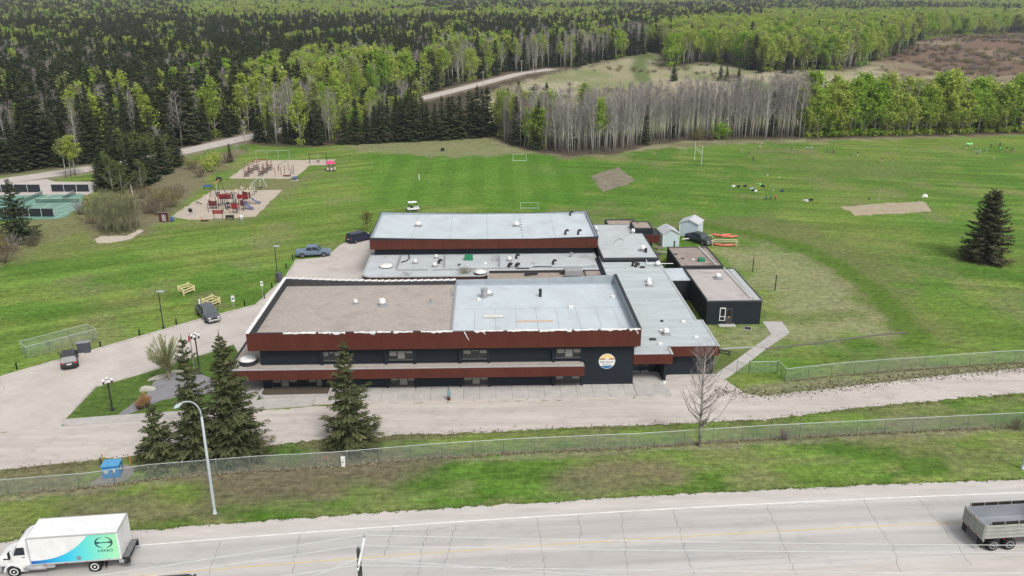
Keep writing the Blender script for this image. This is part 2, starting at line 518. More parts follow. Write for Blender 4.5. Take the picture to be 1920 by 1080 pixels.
def ground_mat():
    m, nt, b = _new("grass_ground")
    N, L = nt.nodes, nt.links
    b.inputs["Roughness"].default_value = 1.0
    b.inputs["Specular IOR Level"].default_value = 0.05
    at = N.new("ShaderNodeAttribute"); at.attribute_name = "soil"
    tc = N.new("ShaderNodeTexCoord")
    def noise(scale, det, stretch=None):
        n = N.new("ShaderNodeTexNoise"); n.inputs["Scale"].default_value = scale; n.inputs["Detail"].default_value = det
        n.inputs["Roughness"].default_value = .7
        if stretch:
            mp = N.new("ShaderNodeMapping"); mp.inputs["Scale"].default_value = stretch; mp.inputs["Rotation"].default_value = (0, 0, .35)
            L.new(tc.outputs["Object"], mp.inputs["Vector"]); L.new(mp.outputs[0], n.inputs["Vector"])
        else:
            L.new(tc.outputs["Object"], n.inputs["Vector"])
        return n
    a = noise(1.3, 7); c = noise(5.5, 6); s = noise(1.0, 5, (.35, 2.2, 1))
    def rng(n, lo, hi, f0=.3, f1=.7):
        r = N.new("ShaderNodeMapRange"); r.inputs["From Min"].default_value = f0; r.inputs["From Max"].default_value = f1
        r.inputs["To Min"].default_value = lo; r.inputs["To Max"].default_value = hi
        L.new(n.outputs["Fac"], r.inputs["Value"]); return r.outputs[0]
    def mul(x, y):
        q = N.new("ShaderNodeMath"); q.operation = 'MULTIPLY'; L.new(x, q.inputs[0]); L.new(y, q.inputs[1]); return q.outputs[0]
    v = mul(mul(rng(a, .55, 1.45), rng(c, .62, 1.38)), rng(s, .72, 1.28))
    hs = N.new("ShaderNodeHueSaturation")
    L.new(v, hs.inputs["Value"]); L.new(at.outputs["Color"], hs.inputs["Color"])
    # dead blades among the green
    d = noise(2.6, 8)
    mx = N.new("ShaderNodeMix"); mx.data_type = 'RGBA'
    L.new(rng(d, 0, .30, .56, .72), mx.inputs["Factor"])
    L.new(hs.outputs[0], mx.inputs["A"]); mx.inputs["B"].default_value = (.19, .17, .095, 1)
    L.new(mx.outputs["Result"], b.inputs["Base Color"])
    bp = N.new("ShaderNodeBump"); bp.inputs["Strength"].default_value = .55; bp.inputs["Distance"].default_value = .12
    L.new(c.outputs["Fac"], bp.inputs["Height"]); L.new(bp.outputs[0], b.inputs["Normal"])
    return m
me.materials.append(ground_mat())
ground = bpy.data.objects.new("ground", me)
col.objects.link(ground)
tag(ground, "mown grass and woodland floor round the school", kind="structure")

# ------------------------------------------------------------------ sheets laid on the ground
def rag(poly, step=1.0, amp=.25, closed=True, seed=0):
    rr = random.Random(seed); out = []
    n = len(poly)
    for i in range(n if closed else n - 1):
        a = Vector(poly[i]); b = Vector(poly[(i + 1) % n]); k = max(1, int((b - a).length / step))
        for j in range(k):
            p = a.lerp(b, j / k)
            q = (rr.gauss(0, amp), rr.gauss(0, amp)) if j else (0, 0)
            out.append((p.x + q[0], p.y + q[1]))
    if not closed: out.append(tuple(poly[-1]))
    return out
def sheet(name, poly, z, m, label=None):
    mb = MB(); mb.face([(p[0], p[1], z) for p in poly])
    o = mb.build(name, m)
    if o.data.polygons[0].normal.z < 0: o.data.flip_normals()
    return tag(o, label, kind="structure") if label else struct(o)
M_asphalt = mat("highway_asphalt", (.53, .505, .48), .9, (.45, .425, .40), scale=1.0, detail=8, stretch=(.05, .9, 1), bump=.15, bscale=20, stain=((.35, .33, .315), .35, .52, .72, .55))
M_shoulder = mat("road_shoulder", (.54, .50, .465), .95, (.43, .40, .375), scale=.9, detail=8, stretch=(.2, 1, 1), bump=.3, bscale=12)
M_gravel = mat("pale_gravel", (.535, .49, .445), .95, (.40, .365, .33), scale=.75, detail=10, stretch=(.09, 1, 1), bump=.4, bscale=9, stain=((.35, .315, .28), .45, .5, .70, .75))
M_drive = mat("driveway_concrete", (.52, .475, .435), .9, (.44, .40, .365), scale=.22, detail=7, bump=.1, bscale=14, stain=((.35, .31, .28), .28, .5, .72, .6))
M_conc = mat("concrete", (.46, .435, .41), .9, (.38, .36, .34), scale=.9, detail=6, bump=.1, rand=.06, stain=((.26, .235, .22), .8, .56, .72, .5))
M_kerb = mat("kerb_concrete", (.47, .44, .40), .9, (.37, .34, .31), scale=1.2, rand=.08)
M_sand = mat("play_sand", (.47, .405, .335), .95, (.385, .325, .265), scale=.5, detail=8, bump=.3, bscale=7)
M_dirt = mat("infield_dirt", (.39, .33, .235), .95, (.30, .255, .17), scale=.6, detail=8, bump=.3, bscale=7)
M_pad = mat("grey_paving", (.25, .245, .26), .9, (.20, .195, .205), scale=.9, bump=.2)
M_white = mat("white_road_paint", (.80, .79, .77), .7, (.55, .53, .51), scale=2.2, detail=9, stretch=(.4, 2, 1))
M_yellow = mat("yellow_road_paint", (.68, .50, .17), .7, (.47, .40, .27), scale=2.0, detail=9, stretch=(.4, 2, 1))
M_crack = mat("crack_filler", (.215, .20, .19), .8, (.30, .285, .275), scale=1.5)

# highway
hx = list(np.arange(-300, 320, 6.0))
def strip(name, o0, o1, z, m, xs=hx, parent=None, ragged=0.0):
    mb = MB(); rr = random.Random(3)
    for a, b in zip(xs[:-1], xs[1:]):
        mb.face([(a, float(road_y(a)) + o0, z), (b, float(road_y(b)) + o0, z), (b, float(road_y(b)) + o1, z), (a, float(road_y(a)) + o1, z)])
    return mb.build(name, m, parent)
hs_ = np.arange(-80, 90, .45); rr = random.Random(5)
edge_far = [(-300, float(road_y(-300)) + 6.3)] + [(x, float(road_y(x)) + 6.25 + rr.gauss(0, .09) + .22 * (float(fbm(np.array([x]), np.array([0.]), 3, 3, 4)[0]) - .5)) for x in hs_] + [(320, float(road_y(320)) + 6.3)]
edge_near = [(320, float(road_y(320)) - 7.6)] + [(x, float(road_y(x)) - 7.4 + rr.gauss(0, .1)) for x in hs_[::-1]] + [(-300, float(road_y(-300)) - 7.6)]
sheet("road_shoulder", edge_far + edge_near, .012, M_shoulder, "gravelly shoulders on both sides of the highway")
def lanes():
    """carriageway with wheel tracks worn into the surface as a colour of the surface itself"""
    nt = M_asphalt.node_tree; N, L = nt.nodes, nt.links; b = N["Principled BSDF"]; src = b.inputs["Base Color"].links[0].from_socket
    at = N.new("ShaderNodeAttribute"); at.attribute_name = "wear"; nn = N.new("ShaderNodeTexNoise"); nn.inputs["Scale"].default_value = .35; nn.inputs["Detail"].default_value = 6
    tc = N.new("ShaderNodeTexCoord"); mp = N.new("ShaderNodeMapping"); mp.inputs["Scale"].default_value = (.12, 1, 1); L.new(tc.outputs["Object"], mp.inputs["Vector"]); L.new(mp.outputs[0], nn.inputs["Vector"])
    ml = N.new("ShaderNodeMath"); ml.operation = 'MULTIPLY'; L.new(at.outputs["Fac"], ml.inputs[0]); L.new(nn.outputs["Fac"], ml.inputs[1])
    mx = N.new("ShaderNodeMix"); mx.data_type = 'RGBA'; L.new(ml.outputs[0], mx.inputs["Factor"]); L.new(src, mx.inputs["A"]); mx.inputs["B"].default_value = (.27, .26, .25, 1); L.new(mx.outputs["Result"], b.inputs["Base Color"])
    mb = MB(); off = np.linspace(-4.9, 4.75, 26); wear = []
    for x_ in hx:
        for o_ in off: mb.v.append((x_, float(road_y(x_)) + o_, .022)); wear.append(sum(a * math.exp(-((o_ - c) / w) ** 2) for c, w, a in ((1.15, .42, .75), (2.95, .42, .75), (2.05, .5, .5), (-1.15, .42, .8), (-2.95, .42, .8), (-2.05, .5, .6))))
    for i in range(len(hx) - 1):
        for j in range(25): mb.f.append((i * 26 + j, (i + 1) * 26 + j, (i + 1) * 26 + j + 1, i * 26 + j + 1)); mb.mi.append(0)
    o = mb.build("highway", M_asphalt); a = o.data.attributes.new("wear", 'FLOAT', 'POINT'); a.data.foreach_set("value", wear); return o
highway = tag(lanes(), "pale two lane highway with yellow centre line across the foreground", kind="structure")
strip("edge_line", 4.0, 4.17, .027, M_white, parent=highway)
strip("centre_line", -.06, .06, .027, M_yellow, parent=highway)
strip("edge_line", -4.3, -4.16, .027, mat("worn_white_paint", (.47, .45, .44), .8, (.40, .38, .37), scale=2, detail=9), parent=highway)
def crack(pts, w0, parent, z=.026, seed=0, m=None):
    rr = random.Random(seed); mb = MB()
    P = [G(*p, 0.0) for p in pts]; q = []
    for a, b in zip(P[:-1], P[1:]):
        k = max(2, int((b - a).length / .35))
        q += [a.lerp(b, j / k) + Vector((rr.gauss(0, .07), rr.gauss(0, .07), 0)) for j in range(k)]
    q.append(P[-1])
    for i in range(len(q) - 1):
        d = (q[i + 1] - q[i]).normalized(); nrm = Vector((-d.y, d.x, 0))
        w = w0 * rr.uniform(.35, 1.25); w2 = w0 * rr.uniform(.35, 1.25)
        mb.face([(q[i] - nrm * w)[:2] + (z,), (q[i] + nrm * w)[:2] + (z,), (q[i + 1] + nrm * w2)[:2] + (z,), (q[i + 1] - nrm * w2)[:2] + (z,)])
    return mb.build("crack", m or M_crack, parent)
cr = [[(1262, 955), (1275, 1000), (1290, 1050), (1302, 1078)], [(1436, 944), (1460, 1000), (1478, 1045), (1492, 1078)], [(1617, 937), (1650, 990), (1672, 1020), (1690, 1072)],
      [(1716, 930), (1765, 985), (1800, 1030), (1822, 1060)], [(1005, 968), (1015, 1020), (1022, 1078)], [(1164, 958), (1170, 1010), (1178, 1078)], [(856, 984), (838, 1040), (828, 1070)],
      [(804, 988), (792, 1030), (784, 1078)], [(737, 990), (728, 1020), (720, 1045)], [(560, 1001), (558, 1030), (548, 1078)], [(415, 1015), (400, 1050), (390, 1078)], [(1084, 962), (1088, 1000), (1086, 1016)]]
for i, c_ in enumerate(cr): crack(c_, .034, highway, seed=i)
for i, c_ in enumerate([[(690, 998), (800, 996), (850, 986), (918, 984)], [(1355, 955), (1405, 956)], [(1440, 948), (1520, 945), (1620, 951)], [(1370, 1050), (1480, 1045), (1528, 1048)], [(900, 1068), (1000, 1062)], [(230, 1060), (330, 1056)]]): crack(c_, .028, highway, seed=40 + i)

# gravel lane before the school
lane_low = rag(gp([(-330, 915), (-120, 893), (0, 881), (244, 855), (495, 837), (595, 825), (720, 817), (900, 811), (1027, 804), (1215, 797), (1440, 786), (1595, 766), (1815, 745), (1920, 737), (2150, 718)]), .5, .13, False, 1)
lane_up = rag(gp([(2150, 668), (1920, 690), (1740, 707), (1577, 726), (1440, 742), (1395, 738), (1360, 712), (1330, 700), (1262, 700), (1190, 720), (1190, 747), (900, 753), (715, 757), (602, 762), (492, 770), (300, 783), (125, 798), (0, 811), (-330, 838)]), .5, .10, False, 2)
sheet("gravel_lane", lane_low + lane_up, .012, M_gravel, "pale gravel lane running in front of the school")
# driveway round the left side
drive = gp([(-200, 768), (0, 709), (75, 687), (110, 677), (232, 642), (370, 602), (480, 574), (537, 520), (557, 487), (600, 483), (622, 472), (640, 458), (660, 450), (690, 446)]) + [(-17, 153), (-17, 117), (-26, 117), (-30.2, 108), (-30.4, 97)] + gp([(438, 646), (410, 655), (295, 692), (180, 725), (120, 787), (114, 801), (0, 811), (-200, 830)])
driveway = sheet("driveway", drive, .020, M_drive, "pale paved driveway curving round the left side of the school")
for i, c_ in enumerate([[(0, 712), (6, 725), (8, 733), (0, 738)], [(130, 735), (165, 728), (190, 728)], [(215, 650), (260, 672)], [(150, 690), (240, 700)], [(255, 702), (245, 695)], [(480, 620), (400, 640), (330, 660)], [(560, 500), (640, 505)]]):
    crack(c_, .03, driveway, z=.025, seed=70 + i, m=mat("hairline_crack", (.36, .315, .28), .9))
# kerb stones
kmesh = {}
def kerb(pts, parent, seg=3.0, w=.32, h=.15, gap=.03, side=1, name="kerb_stone"):
    P = [Vector((p[0], p[1], 0)) for p in pts]
    for a, b in zip(P[:-1], P[1:]):
        Lg = (b - a).length; k = max(1, round(Lg / seg)); s = Lg / k
        key = round(s, 1)
        if key not in kmesh:
            kmesh[key] = MB().bbox(0, 1 * s - gap, -w / 2, w / 2, -.03, h, .03).mesh("kerb_stone", M_kerb)
        rz = math.atan2(b.y - a.y, b.x - a.x)
        for j in range(k):
            o = inst(name, kmesh[key], parent, a.lerp(b, j / k), (0, 0, rz + rnd.gauss(0, .004)))
kerb(gp([(-60, 725), (0, 708), (75, 686), (110, 676), (232, 641), (370, 601), (480, 573), (537, 519), (556, 488)]), driveway)
kerb(gp([(120, 787), (180, 725), (295, 692), (410, 655), (440, 645)]), driveway)
# lawn island with a strip of walk and a grey pad
isl_walk = gp([(117, 789), (117, 797), (125, 799), (250, 791), (340, 784), (492, 770), (492, 752), (470, 756), (340, 772), (203, 781), (127, 787)])
mb = MB(); mb.prism(isl_walk, 0, .12); o = mb.build("island_walk", M_conc); tag(o, "concrete walk along the foot of the lawn island", kind="structure")
sheet("paved_pad", gp([(222, 777), (262, 748), (276, 738), (288, 716), (322, 698), (365, 697), (402, 712), (402, 738), (352, 741), (300, 752), (262, 769), (240, 777)]), .03, M_pad, "grey paved pad on the lawn island")
# front walk of separate slabs
walk = bpy.data.objects.new("sidewalk", None); col.objects.link(walk); tag(walk, "concrete sidewalk of square slabs along the school front", kind="structure")
walk.location = (-5, 87, 0)
x = -19.6; i = 0
while x < 16.6:
    w = min(1.86, 16.92 - x)
    y0 = 85.62 + .012 * (x + 19)
    mb = MB().bbox(x + .009, x + w - .009, y0, 87.6, 0.0, .12, .02); mb.build("slab", M_conc, walk, world=True)
    mb = MB().bbox(x + .009, x + w - .009, 87.63, 89.27, 0.0, .125, .02); mb.build("slab", M_conc, walk, world=True)
    x += w
M_pinkc = mat("pinkish_kerb", (.52, .455, .41), .9, (.43, .375, .34), scale=1)
for k in range(12):
    a = -19.6 + k * 3.0; mb = MB().bbox(a + .01, a + 2.98, 85.30 + .012 * (a + 19), 85.6 + .012 * (a + 19), -.03, .125, .02); mb.build("kerb_stone", M_pinkc, walk, world=True)
mb = MB().prism([(-26.2, 84.2), (-19.62, 85.0), (-19.62, 86.9), (-24.6, 86.9), (-26.2, 86.4)], 0, .11); mb.build("slab", M_conc, walk, world=True)
# walk from the annex down to the lane
def quads(name, pairs, label, z=.10):
    e = bpy.data.objects.new(name, None); col.objects.link(e); tag(e, label, kind="structure")
    pts = [(G(*a), G(*b)) for a, b in pairs]; e.location = (pts[0][0].x, pts[0][0].y, 0)
    for (a, b), (c, d) in zip(pts[:-1], pts[1:]):
        m_ = lambda p, q: p.lerp(q, .015)
        poly = [m_(a, c), m_(b, d), d.lerp(b, .015), c.lerp(a, .015)]
        MB().prism([(p.x, p.y) for p in poly], 0, z).build("slab", M_conc, e, world=True)
    return e
quads("footpath", [((1429, 603), (1466, 603)), ((1446, 627), (1481, 624)), ((1415, 650), (1437, 654)), ((1398, 662), (1414, 672)), ((1382, 674), (1396, 686)), ((1358, 690), (1378, 699)), ((1335, 707), (1360, 711))], "concrete footpath from the annex door down to the gravel lane", .05)
# sand, dirt and plots
sheet("play_sand", rag(gp([(321, 406), (367, 376), (399, 357), (530, 356), (510, 375), (480, 406), (420, 410), (356, 412)]), 1.5, .15), .012, M_sand, "sand of the near playground with the red tower")
sheet("play_sand", rag(gp([(430, 333), (476, 301), (545, 300), (631, 299), (612, 310), (582, 310), (557, 330), (545, 335), (432, 335)]), 1.5, .15, True, 4), .012, M_sand, "sand of the far playground with climbing frames")
sheet("infield_dirt", rag(gp([(1578, 387), (1660, 381), (1733, 378), (1748, 396), (1680, 401), (1602, 405)]), 1.0, .25, True, 5), .012, M_dirt, "bare dirt rectangle in the field right of the school")
plot_m = mat("dug_plot", (.30, .265, .185), .95, (.09, .08, .055), scale=1.1, detail=9, stretch=(.4, 1.6, 1), bump=.6, bscale=4)
sheet("dug_plot", rag(gp([(1108, 330), (1158, 314), (1192, 338), (1175, 347), (1130, 360)]), 1.0, .2, True, 6), .03, plot_m, "bare dug plot in the grass behind the school")
sheet("gravel_patch", rag(gp([(168, 916), (172, 905), (215, 872), (262, 872), (240, 898), (205, 912)]), .5, .1, True, 7), .012, mat("grey_grit", (.27, .25, .23), .95, (.19, .175, .16), scale=2, bump=.5), "grey gravel patch under the blue utility box")
sheet("sand_edge", rag(gp([(177, 449), (188, 443), (240, 442), (262, 430), (270, 432), (246, 448), (205, 456), (182, 456)]), .6, .12, True, 8), .012, mat("pale_grit", (.50, .45, .37), .95, (.4, .35, .28), scale=1, bump=.4), "pale sandy edge below the bushes left of the playground")
# gravel road behind
bl = []; br = []
for i, p in enumerate(BACKROAD):
    a = Vector(BACKROAD[max(i - 1, 0)]); b = Vector(BACKROAD[min(i + 1, len(BACKROAD) - 1)]); d = (b - a).normalized(); nrm = Vector((-d.y, d.x))
    w = 3.6
    bl.append((p[0] + nrm.x * w, p[1] + nrm.y * w)); br.append((p[0] - nrm.x * w, p[1] - nrm.y * w))
mb = MB()
for i in range(len(bl) - 1):
    k = 6
    for j in range(k):
        q = []
        for (s_, jj) in ((br, j), (br, j + 1), (bl, j + 1), (bl, j)):
            t_ = jj / k; xx = s_[i][0] * (1 - t_) + s_[i + 1][0] * t_; yy = s_[i][1] * (1 - t_) + s_[i + 1][1] * t_
            q.append((xx, yy, float(hz(xx, yy)) + .05))
        mb.face(q)
M_back = mat("back_road_gravel", (.50, .46, .42), .95, (.42, .385, .35), scale=.3, detail=6)
tag(mb.build("gravel_road", M_back), "pale gravel road passing through the woods behind the field", kind="structure")
sheet("court_apron", gp([(-260, 384), (-120, 358), (0, 341), (85, 331), (97, 334), (103, 341), (180, 341), (188, 352), (165, 366), (-260, 374)][:0] + [(-230, 374), (-100, 360), (0, 345), (88, 336), (103, 341), (180, 341), (188, 352), (165, 366)]), .035, M_back, "pale paved apron behind the tennis courts")
# ------------------------------------------------------------------ trees
class Leaves:
    """many small leaf or needle faces with a tone per face"""
    def __init__(s): s.v = []; s.f = []; s.t = []
    def quad(s, a, b, c, d, t):
        n = len(s.v); s.v += [a, b, c, d]; s.f.append((n, n + 1, n + 2, n + 3)); s.t.append(t)
    def tri(s, a, b, c, t):
        n = len(s.v); s.v += [a, b, c]; s.f.append((n, n + 1, n + 2)); s.t.append(t)
    def mesh(s, name, m):
        me = bpy.data.meshes.new(name); me.from_pydata([tuple(p) for p in s.v], [], s.f)
        a = me.attributes.new("tone", 'FLOAT', 'FACE'); a.data.foreach_set("value", s.t)
        me.materials.append(m); me.update(); return me
    def scatter(s, centres, size, rr, up=.3, aspect=1.6, tone=None):
        c = np.asarray(centres); n = len(c)
        u = rr.normal(size=(n, 3)); u /= np.linalg.norm(u, axis=1)[:, None]
        w = rr.normal(size=(n, 3)); w[:, 2] *= (1 - up); w -= (w * u).sum(1)[:, None] * u; w /= np.linalg.norm(w, axis=1)[:, None] + 1e-9
        sz = size * rr.uniform(.6, 1.4, n)[:, None]
        for k in range(n):
            a = u[k] * sz[k] * .5; b = w[k] * sz[k] * .5 / aspect
            s.quad(c[k] - a, c[k] - b, c[k] + a, c[k] + b, float(rr.uniform(0, 1) if tone is None else np.clip(tone[k], 0, 1)))

M_needle = leaf_mat("spruce_needles", (.054, .076, .040), (.084, .104, .052), .2, tonec=(.13, .11, .072), spread=.45)
M_needle_near = leaf_mat("near_spruce_needles", (.088, .102, .046), (.106, .118, .055), .2, tonec=(.21, .175, .095), spread=.5)
M_needle_brown = leaf_mat("bronzed_spruce_needles", (.068, .070, .040), (.082, .076, .046), .15, tonec=(.16, .115, .078), spread=.5)
M_leaf = leaf_mat("spring_aspen_leaves", (.31, .43, .07), (.42, .48, .11), .42, spread=.35)
M_leaf2 = leaf_mat("deep_green_leaves", (.23, .39, .045), (.32, .45, .065), .40, spread=.4)
M_leaf3 = leaf_mat("pale_aspen_leaves", (.29, .33, .12), (.34, .37, .15), .42, spread=.3)
M_twig = leaf_mat("grey_twigs", (.25, .22, .215), (.32, .285, .275), .0, spread=.3)
M_willow = leaf_mat("budding_willow_twigs", (.29, .315, .14), (.32, .34, .16), .1, spread=.35)
M_brush = leaf_mat("brown_brush_twigs", (.15, .12, .085), (.19, .16, .11), .1, spread=.4)
M_bark_w = mat("pale_aspen_bark", (.50, .475, .45), .9, (.30, .275, .255), scale=3, stretch=(1, 1, .4), rand=.15)
M_bark_d = mat("spruce_bark", (.13, .10, .08), .95, (.075, .06, .05), scale=5)

def V3(x, y, z): return np.array((x, y, z), float)
def spruce(seed, h=12.0, r=2.3, nw=24, nb=9, nt=9, m=None, full=1.0, w=.13, lop=0.0, pw=.8, rough=(.72, 1.18)):
    rr = random.Random(seed)
    lv = Leaves()
    lean = rr.uniform(-.02, .02)
    for i in range(nw):
        t = .03 + .95 * (i + rr.uniform(-.3, .3)) / nw
        z0 = h * t
        zj = .5 * h / nw
        Lr = r * max(.06, (1 - t) ** pw) * (1 - .35 * max(0, .08 - t) / .08)
        n = max(4, int(nb * (1 - .5 * t)))
        a0 = rr.uniform(0, 6.28)
        for k in range(n):
            if rr.random() > full: continue
            z0 = h * t + rr.uniform(-zj, zj)
            a = a0 + 6.283 * k / n + rr.uniform(-.3, .3)
            L = Lr * rr.uniform(*rough) * (1 + lop * math.cos(a - 1.0))
            dx, dy = math.cos(a), math.sin(a); px, py = -dy, dx
            rise = rr.uniform(-.34, -.12) + .75 * t * t
            tone = min(1, max(0, rr.gauss(.45, .18)))
            ns = max(3, int(nt * (.35 + .65 * L / r)))
            prev = None
            for j in range(ns):
                s = (j + .4) / ns
                d = L * s
                c = V3(lean * z0 + dx * d, dy * d, z0 + rise * d + .10 * L * s * s + rr.uniform(-.05, .05))
                tw = (.20 + .30 * (1 - abs(s - .55))) * min(1.25, .35 + L * .42)
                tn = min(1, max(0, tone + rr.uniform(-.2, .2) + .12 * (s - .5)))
                for sg in (-1, 1):
                    q = rr.uniform(.55, 1.0)
                    e = c + V3(dx * tw * .75 + sg * px * tw * q, dy * tw * .75 + sg * py * tw * q, -tw * rr.uniform(.15, .55))
                    wv = V3(-sg * px * .5 + dx * .6, -sg * py * .5 + dy * .6, rr.uniform(-.5, .3)) * w * rr.uniform(.7, 1.5)
                    mid = (c + e) / 2
                    lv.quad(c - wv * .4, mid - wv, e, mid + wv, tn)
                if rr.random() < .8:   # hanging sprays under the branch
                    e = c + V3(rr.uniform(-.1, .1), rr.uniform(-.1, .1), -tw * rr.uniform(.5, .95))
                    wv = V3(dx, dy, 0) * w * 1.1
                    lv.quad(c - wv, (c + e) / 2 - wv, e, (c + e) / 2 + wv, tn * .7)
            e = V3(lean * z0 + dx * L * 1.05, dy * L * 1.05, z0 + rise * L + .12 * L)
            b = V3(lean * z0 + dx * L * .8, dy * L * .8, z0 + rise * L * .8 + .06 * L)
            lv.quad(b, (b + e) / 2 + V3(px, py, 0) * w, e, (b + e) / 2 - V3(px, py, 0) * w, min(1, tone + .2))
    for k in range(5):   # leader
        a = k * 1.256
        lv.tri(V3(lean * h, 0, h * 1.02), V3(lean * h + .1 * math.cos(a), .1 * math.sin(a), h * .955), V3(lean * h + .1 * math.cos(a + .8), .1 * math.sin(a + .8), h * .955), .5)
    tk = MB().tube((0, 0, -.1), (lean * h, 0, h * .96), .016 * h, .02, 7)
    return tk.mesh("trunk", M_bark_d, True), lv.mesh("crown", m or M_needle)

def limb_set(rr, h, n, z_lo, spread, asc, rtrunk, mb, lean):
    """main limbs of a slim broadleaf; returns their ends and mid points"""
    ends = []
    for k in range(n):
        t = z_lo + (1 - z_lo) * (k + rr.uniform(0, 1)) / n * .93
        a = rr.uniform(0, 6.283); L = spread * (1.15 - t) * rr.uniform(.6, 1.2)
        p0 = Vector((lean * t * h, 0, t * h))
        p1 = p0 + Vector((math.cos(a) * L * .5, math.sin(a) * L * .5, L * asc * .38))
        p2 = p0 + Vector((math.cos(a) * L * .85, math.sin(a) * L * .85, L * asc * 1.0))
        r = rtrunk * (1 - t) * .5 + .012
        mb.tube(p0, p1, r, r * .7, 3, False); mb.tube(p1, p2, r * .7, .006, 3, False)
        ends.append((p0, p1, p2))
    return ends

def aspen(seed, h=16.0, z_lo=.42, spread=3.4, nlimb=26, nleaf=650, leaf=.42, m=None, bark=None, low=0):
    rr = random.Random(seed); nr = np.random.RandomState(seed)
    lean = rr.uniform(-.05, .05)
    mb = MB()
    rt = .0085 * h
    mb.path([(0, 0, -.1), (lean * h * .3 + rr.uniform(-.15, .15), rr.uniform(-.15, .15), h * .33), (lean * h * .66, rr.uniform(-.12, .12), h * .66), (lean * h, 0, h * .97)], [rt * 1.15, rt * .85, rt * .55, .015], 6)
    ends = limb_set(rr, h, nlimb, z_lo, spread, 1.1, rt, mb, lean)
    P = []
    for k in range(nleaf):
        p0, p1, p2 = rr.choice(ends)
        t = rr.uniform(.25, 1.1); q = p0.lerp(p2, t) if t > .5 else p0.lerp(p1, t * 2)
        g = .16 + .28 * t
        P.append((q.x + rr.gauss(0, g), q.y + rr.gauss(0, g), q.z + rr.gauss(0, g)))
    for k in range(low):
        a = rr.uniform(0, 6.28); d = rr.uniform(0, 1.7); P.append((math.cos(a) * d, math.sin(a) * d, rr.uniform(.2, h * z_lo)))
    lv = Leaves(); lv.scatter(P, leaf, nr)
    return mb.mesh("trunk", bark or M_bark_w, True), lv.mesh("crown", m or M_leaf)

def bare(seed, h=16.0, z_lo=.35, spread=2.6, nlimb=30, ntwig=230, m=None, bark=None, asc=1.25, tw=.014, twl=1.0, thick=1.0):
    rr = random.Random(seed)
    lean = rr.uniform(-.05, .05)
    mb = MB(); rt = .0075 * h * thick
    mb.path([(0, 0, -.1), (lean * h * .3 + rr.uniform(-.2, .2), rr.uniform(-.2, .2), h * .33), (lean * h * .66 + rr.uniform(-.1, .1), rr.uniform(-.15, .15), h * .66), (lean * h, 0, h * .98)], [rt * 1.15, rt * .85, rt * .55, .015], 6)
    ends = limb_set(rr, h, nlimb, z_lo, spread, asc, rt, mb, lean)
    lv = Leaves()
    for k in range(ntwig):
        p0, p1, p2 = rr.choice(ends); t = rr.uniform(.15, 1)
        q = p1.lerp(p2, t) if rr.random() < .6 else p0.lerp(p1, t)
        d = (p2 - p0).normalized() + Vector((rr.gauss(0, .45), rr.gauss(0, .45), rr.gauss(.15, .4)))
        L = rr.uniform(.5, 1.3) * twl
        e = q + d.normalized() * L; wv = Vector((rr.uniform(-1, 1), rr.uniform(-1, 1), rr.uniform(-1, 1))) * tw
        lv.tri(q - wv, q + wv, e, rr.random())
        for _ in range(2):
            s = q.lerp(e, rr.uniform(.3, .8)); d2 = d + Vector((rr.gauss(0, .7), rr.gauss(0, .7), rr.gauss(0, .5)))
            lv.tri(s - wv * .7, s + wv * .7, s + d2.normalized() * L * .55, rr.random())
    return mb.mesh("trunk", bark or M_bark_w, True), lv.mesh("crown", m or M_twig)

def bush(seed, h=2.4, r=1.6, n=500, leaf=.22, m=None, stems=16, tw=None):
    rr = random.Random(seed); nr = np.random.RandomState(seed)
    mb = MB(); lv = Leaves(); P = []
    for k in range(stems):
        a = rr.uniform(0, 6.283); d = r * rr.uniform(.15, 1) ; z = h * rr.uniform(.55, 1) * (1 - .35 * (d / r) ** 2)
        b = Vector((math.cos(a) * d * .25, math.sin(a) * d * .25, -.05)); e = Vector((math.cos(a) * d, math.sin(a) * d, z))
        mid = b.lerp(e, .5) + Vector((0, 0, .12 * h))
        mb.tube(b, mid, .03, .02, 3, False); mb.tube(mid, e, .02, .006, 3, False)
        for _ in range(n // stems):
            t = rr.uniform(.25, 1.08); q = b.lerp(mid, t * 2) if t < .5 else mid.lerp(e, t * 2 - 1)
            P.append((q.x + rr.gauss(0, .14 * r), q.y + rr.gauss(0, .14 * r), max(.05, q.z + rr.gauss(0, .1 * h))))
            if tw:
                lv.tri(np.array(q), np.array(q) + nr.normal(size=3) * .02, np.array(P[-1]) + V3(0, 0, .35), rr.random())
    if leaf: lv.scatter(P, leaf, nr)
    return mb.mesh("stem", M_bark_d), lv.mesh("foliage", m or M_leaf)

PROTO = {
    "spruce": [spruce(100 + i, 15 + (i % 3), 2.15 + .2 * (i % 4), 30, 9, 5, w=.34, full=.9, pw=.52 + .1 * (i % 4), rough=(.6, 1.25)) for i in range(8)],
    "leafy": [aspen(200 + i, 16, .36 + .07 * (i % 3), 4.2, 34, 1350, .52, m=(M_leaf, M_leaf, M_leaf3)[i % 3]) for i in range(6)],
    "bushy": [aspen(260 + i, 15.5, .14, 4.5, 44, 1900, .55, m=(M_leaf, M_leaf2, M_leaf)[i % 3], low=140) for i in range(5)],
    "bare": [bare(300 + i, 16.5, .26 + .06 * (i % 4), 3.2, 34, 430, tw=.022, thick=1.2) for i in range(8)],
}
HT = {"spruce": 16, "leafy": 16, "bushy": 15.5, "bare": 16.5}
NAMES = {"spruce": "spruce_tree", "leafy": "leafy_aspen", "bushy": "leafy_aspen", "bare": "bare_aspen"}
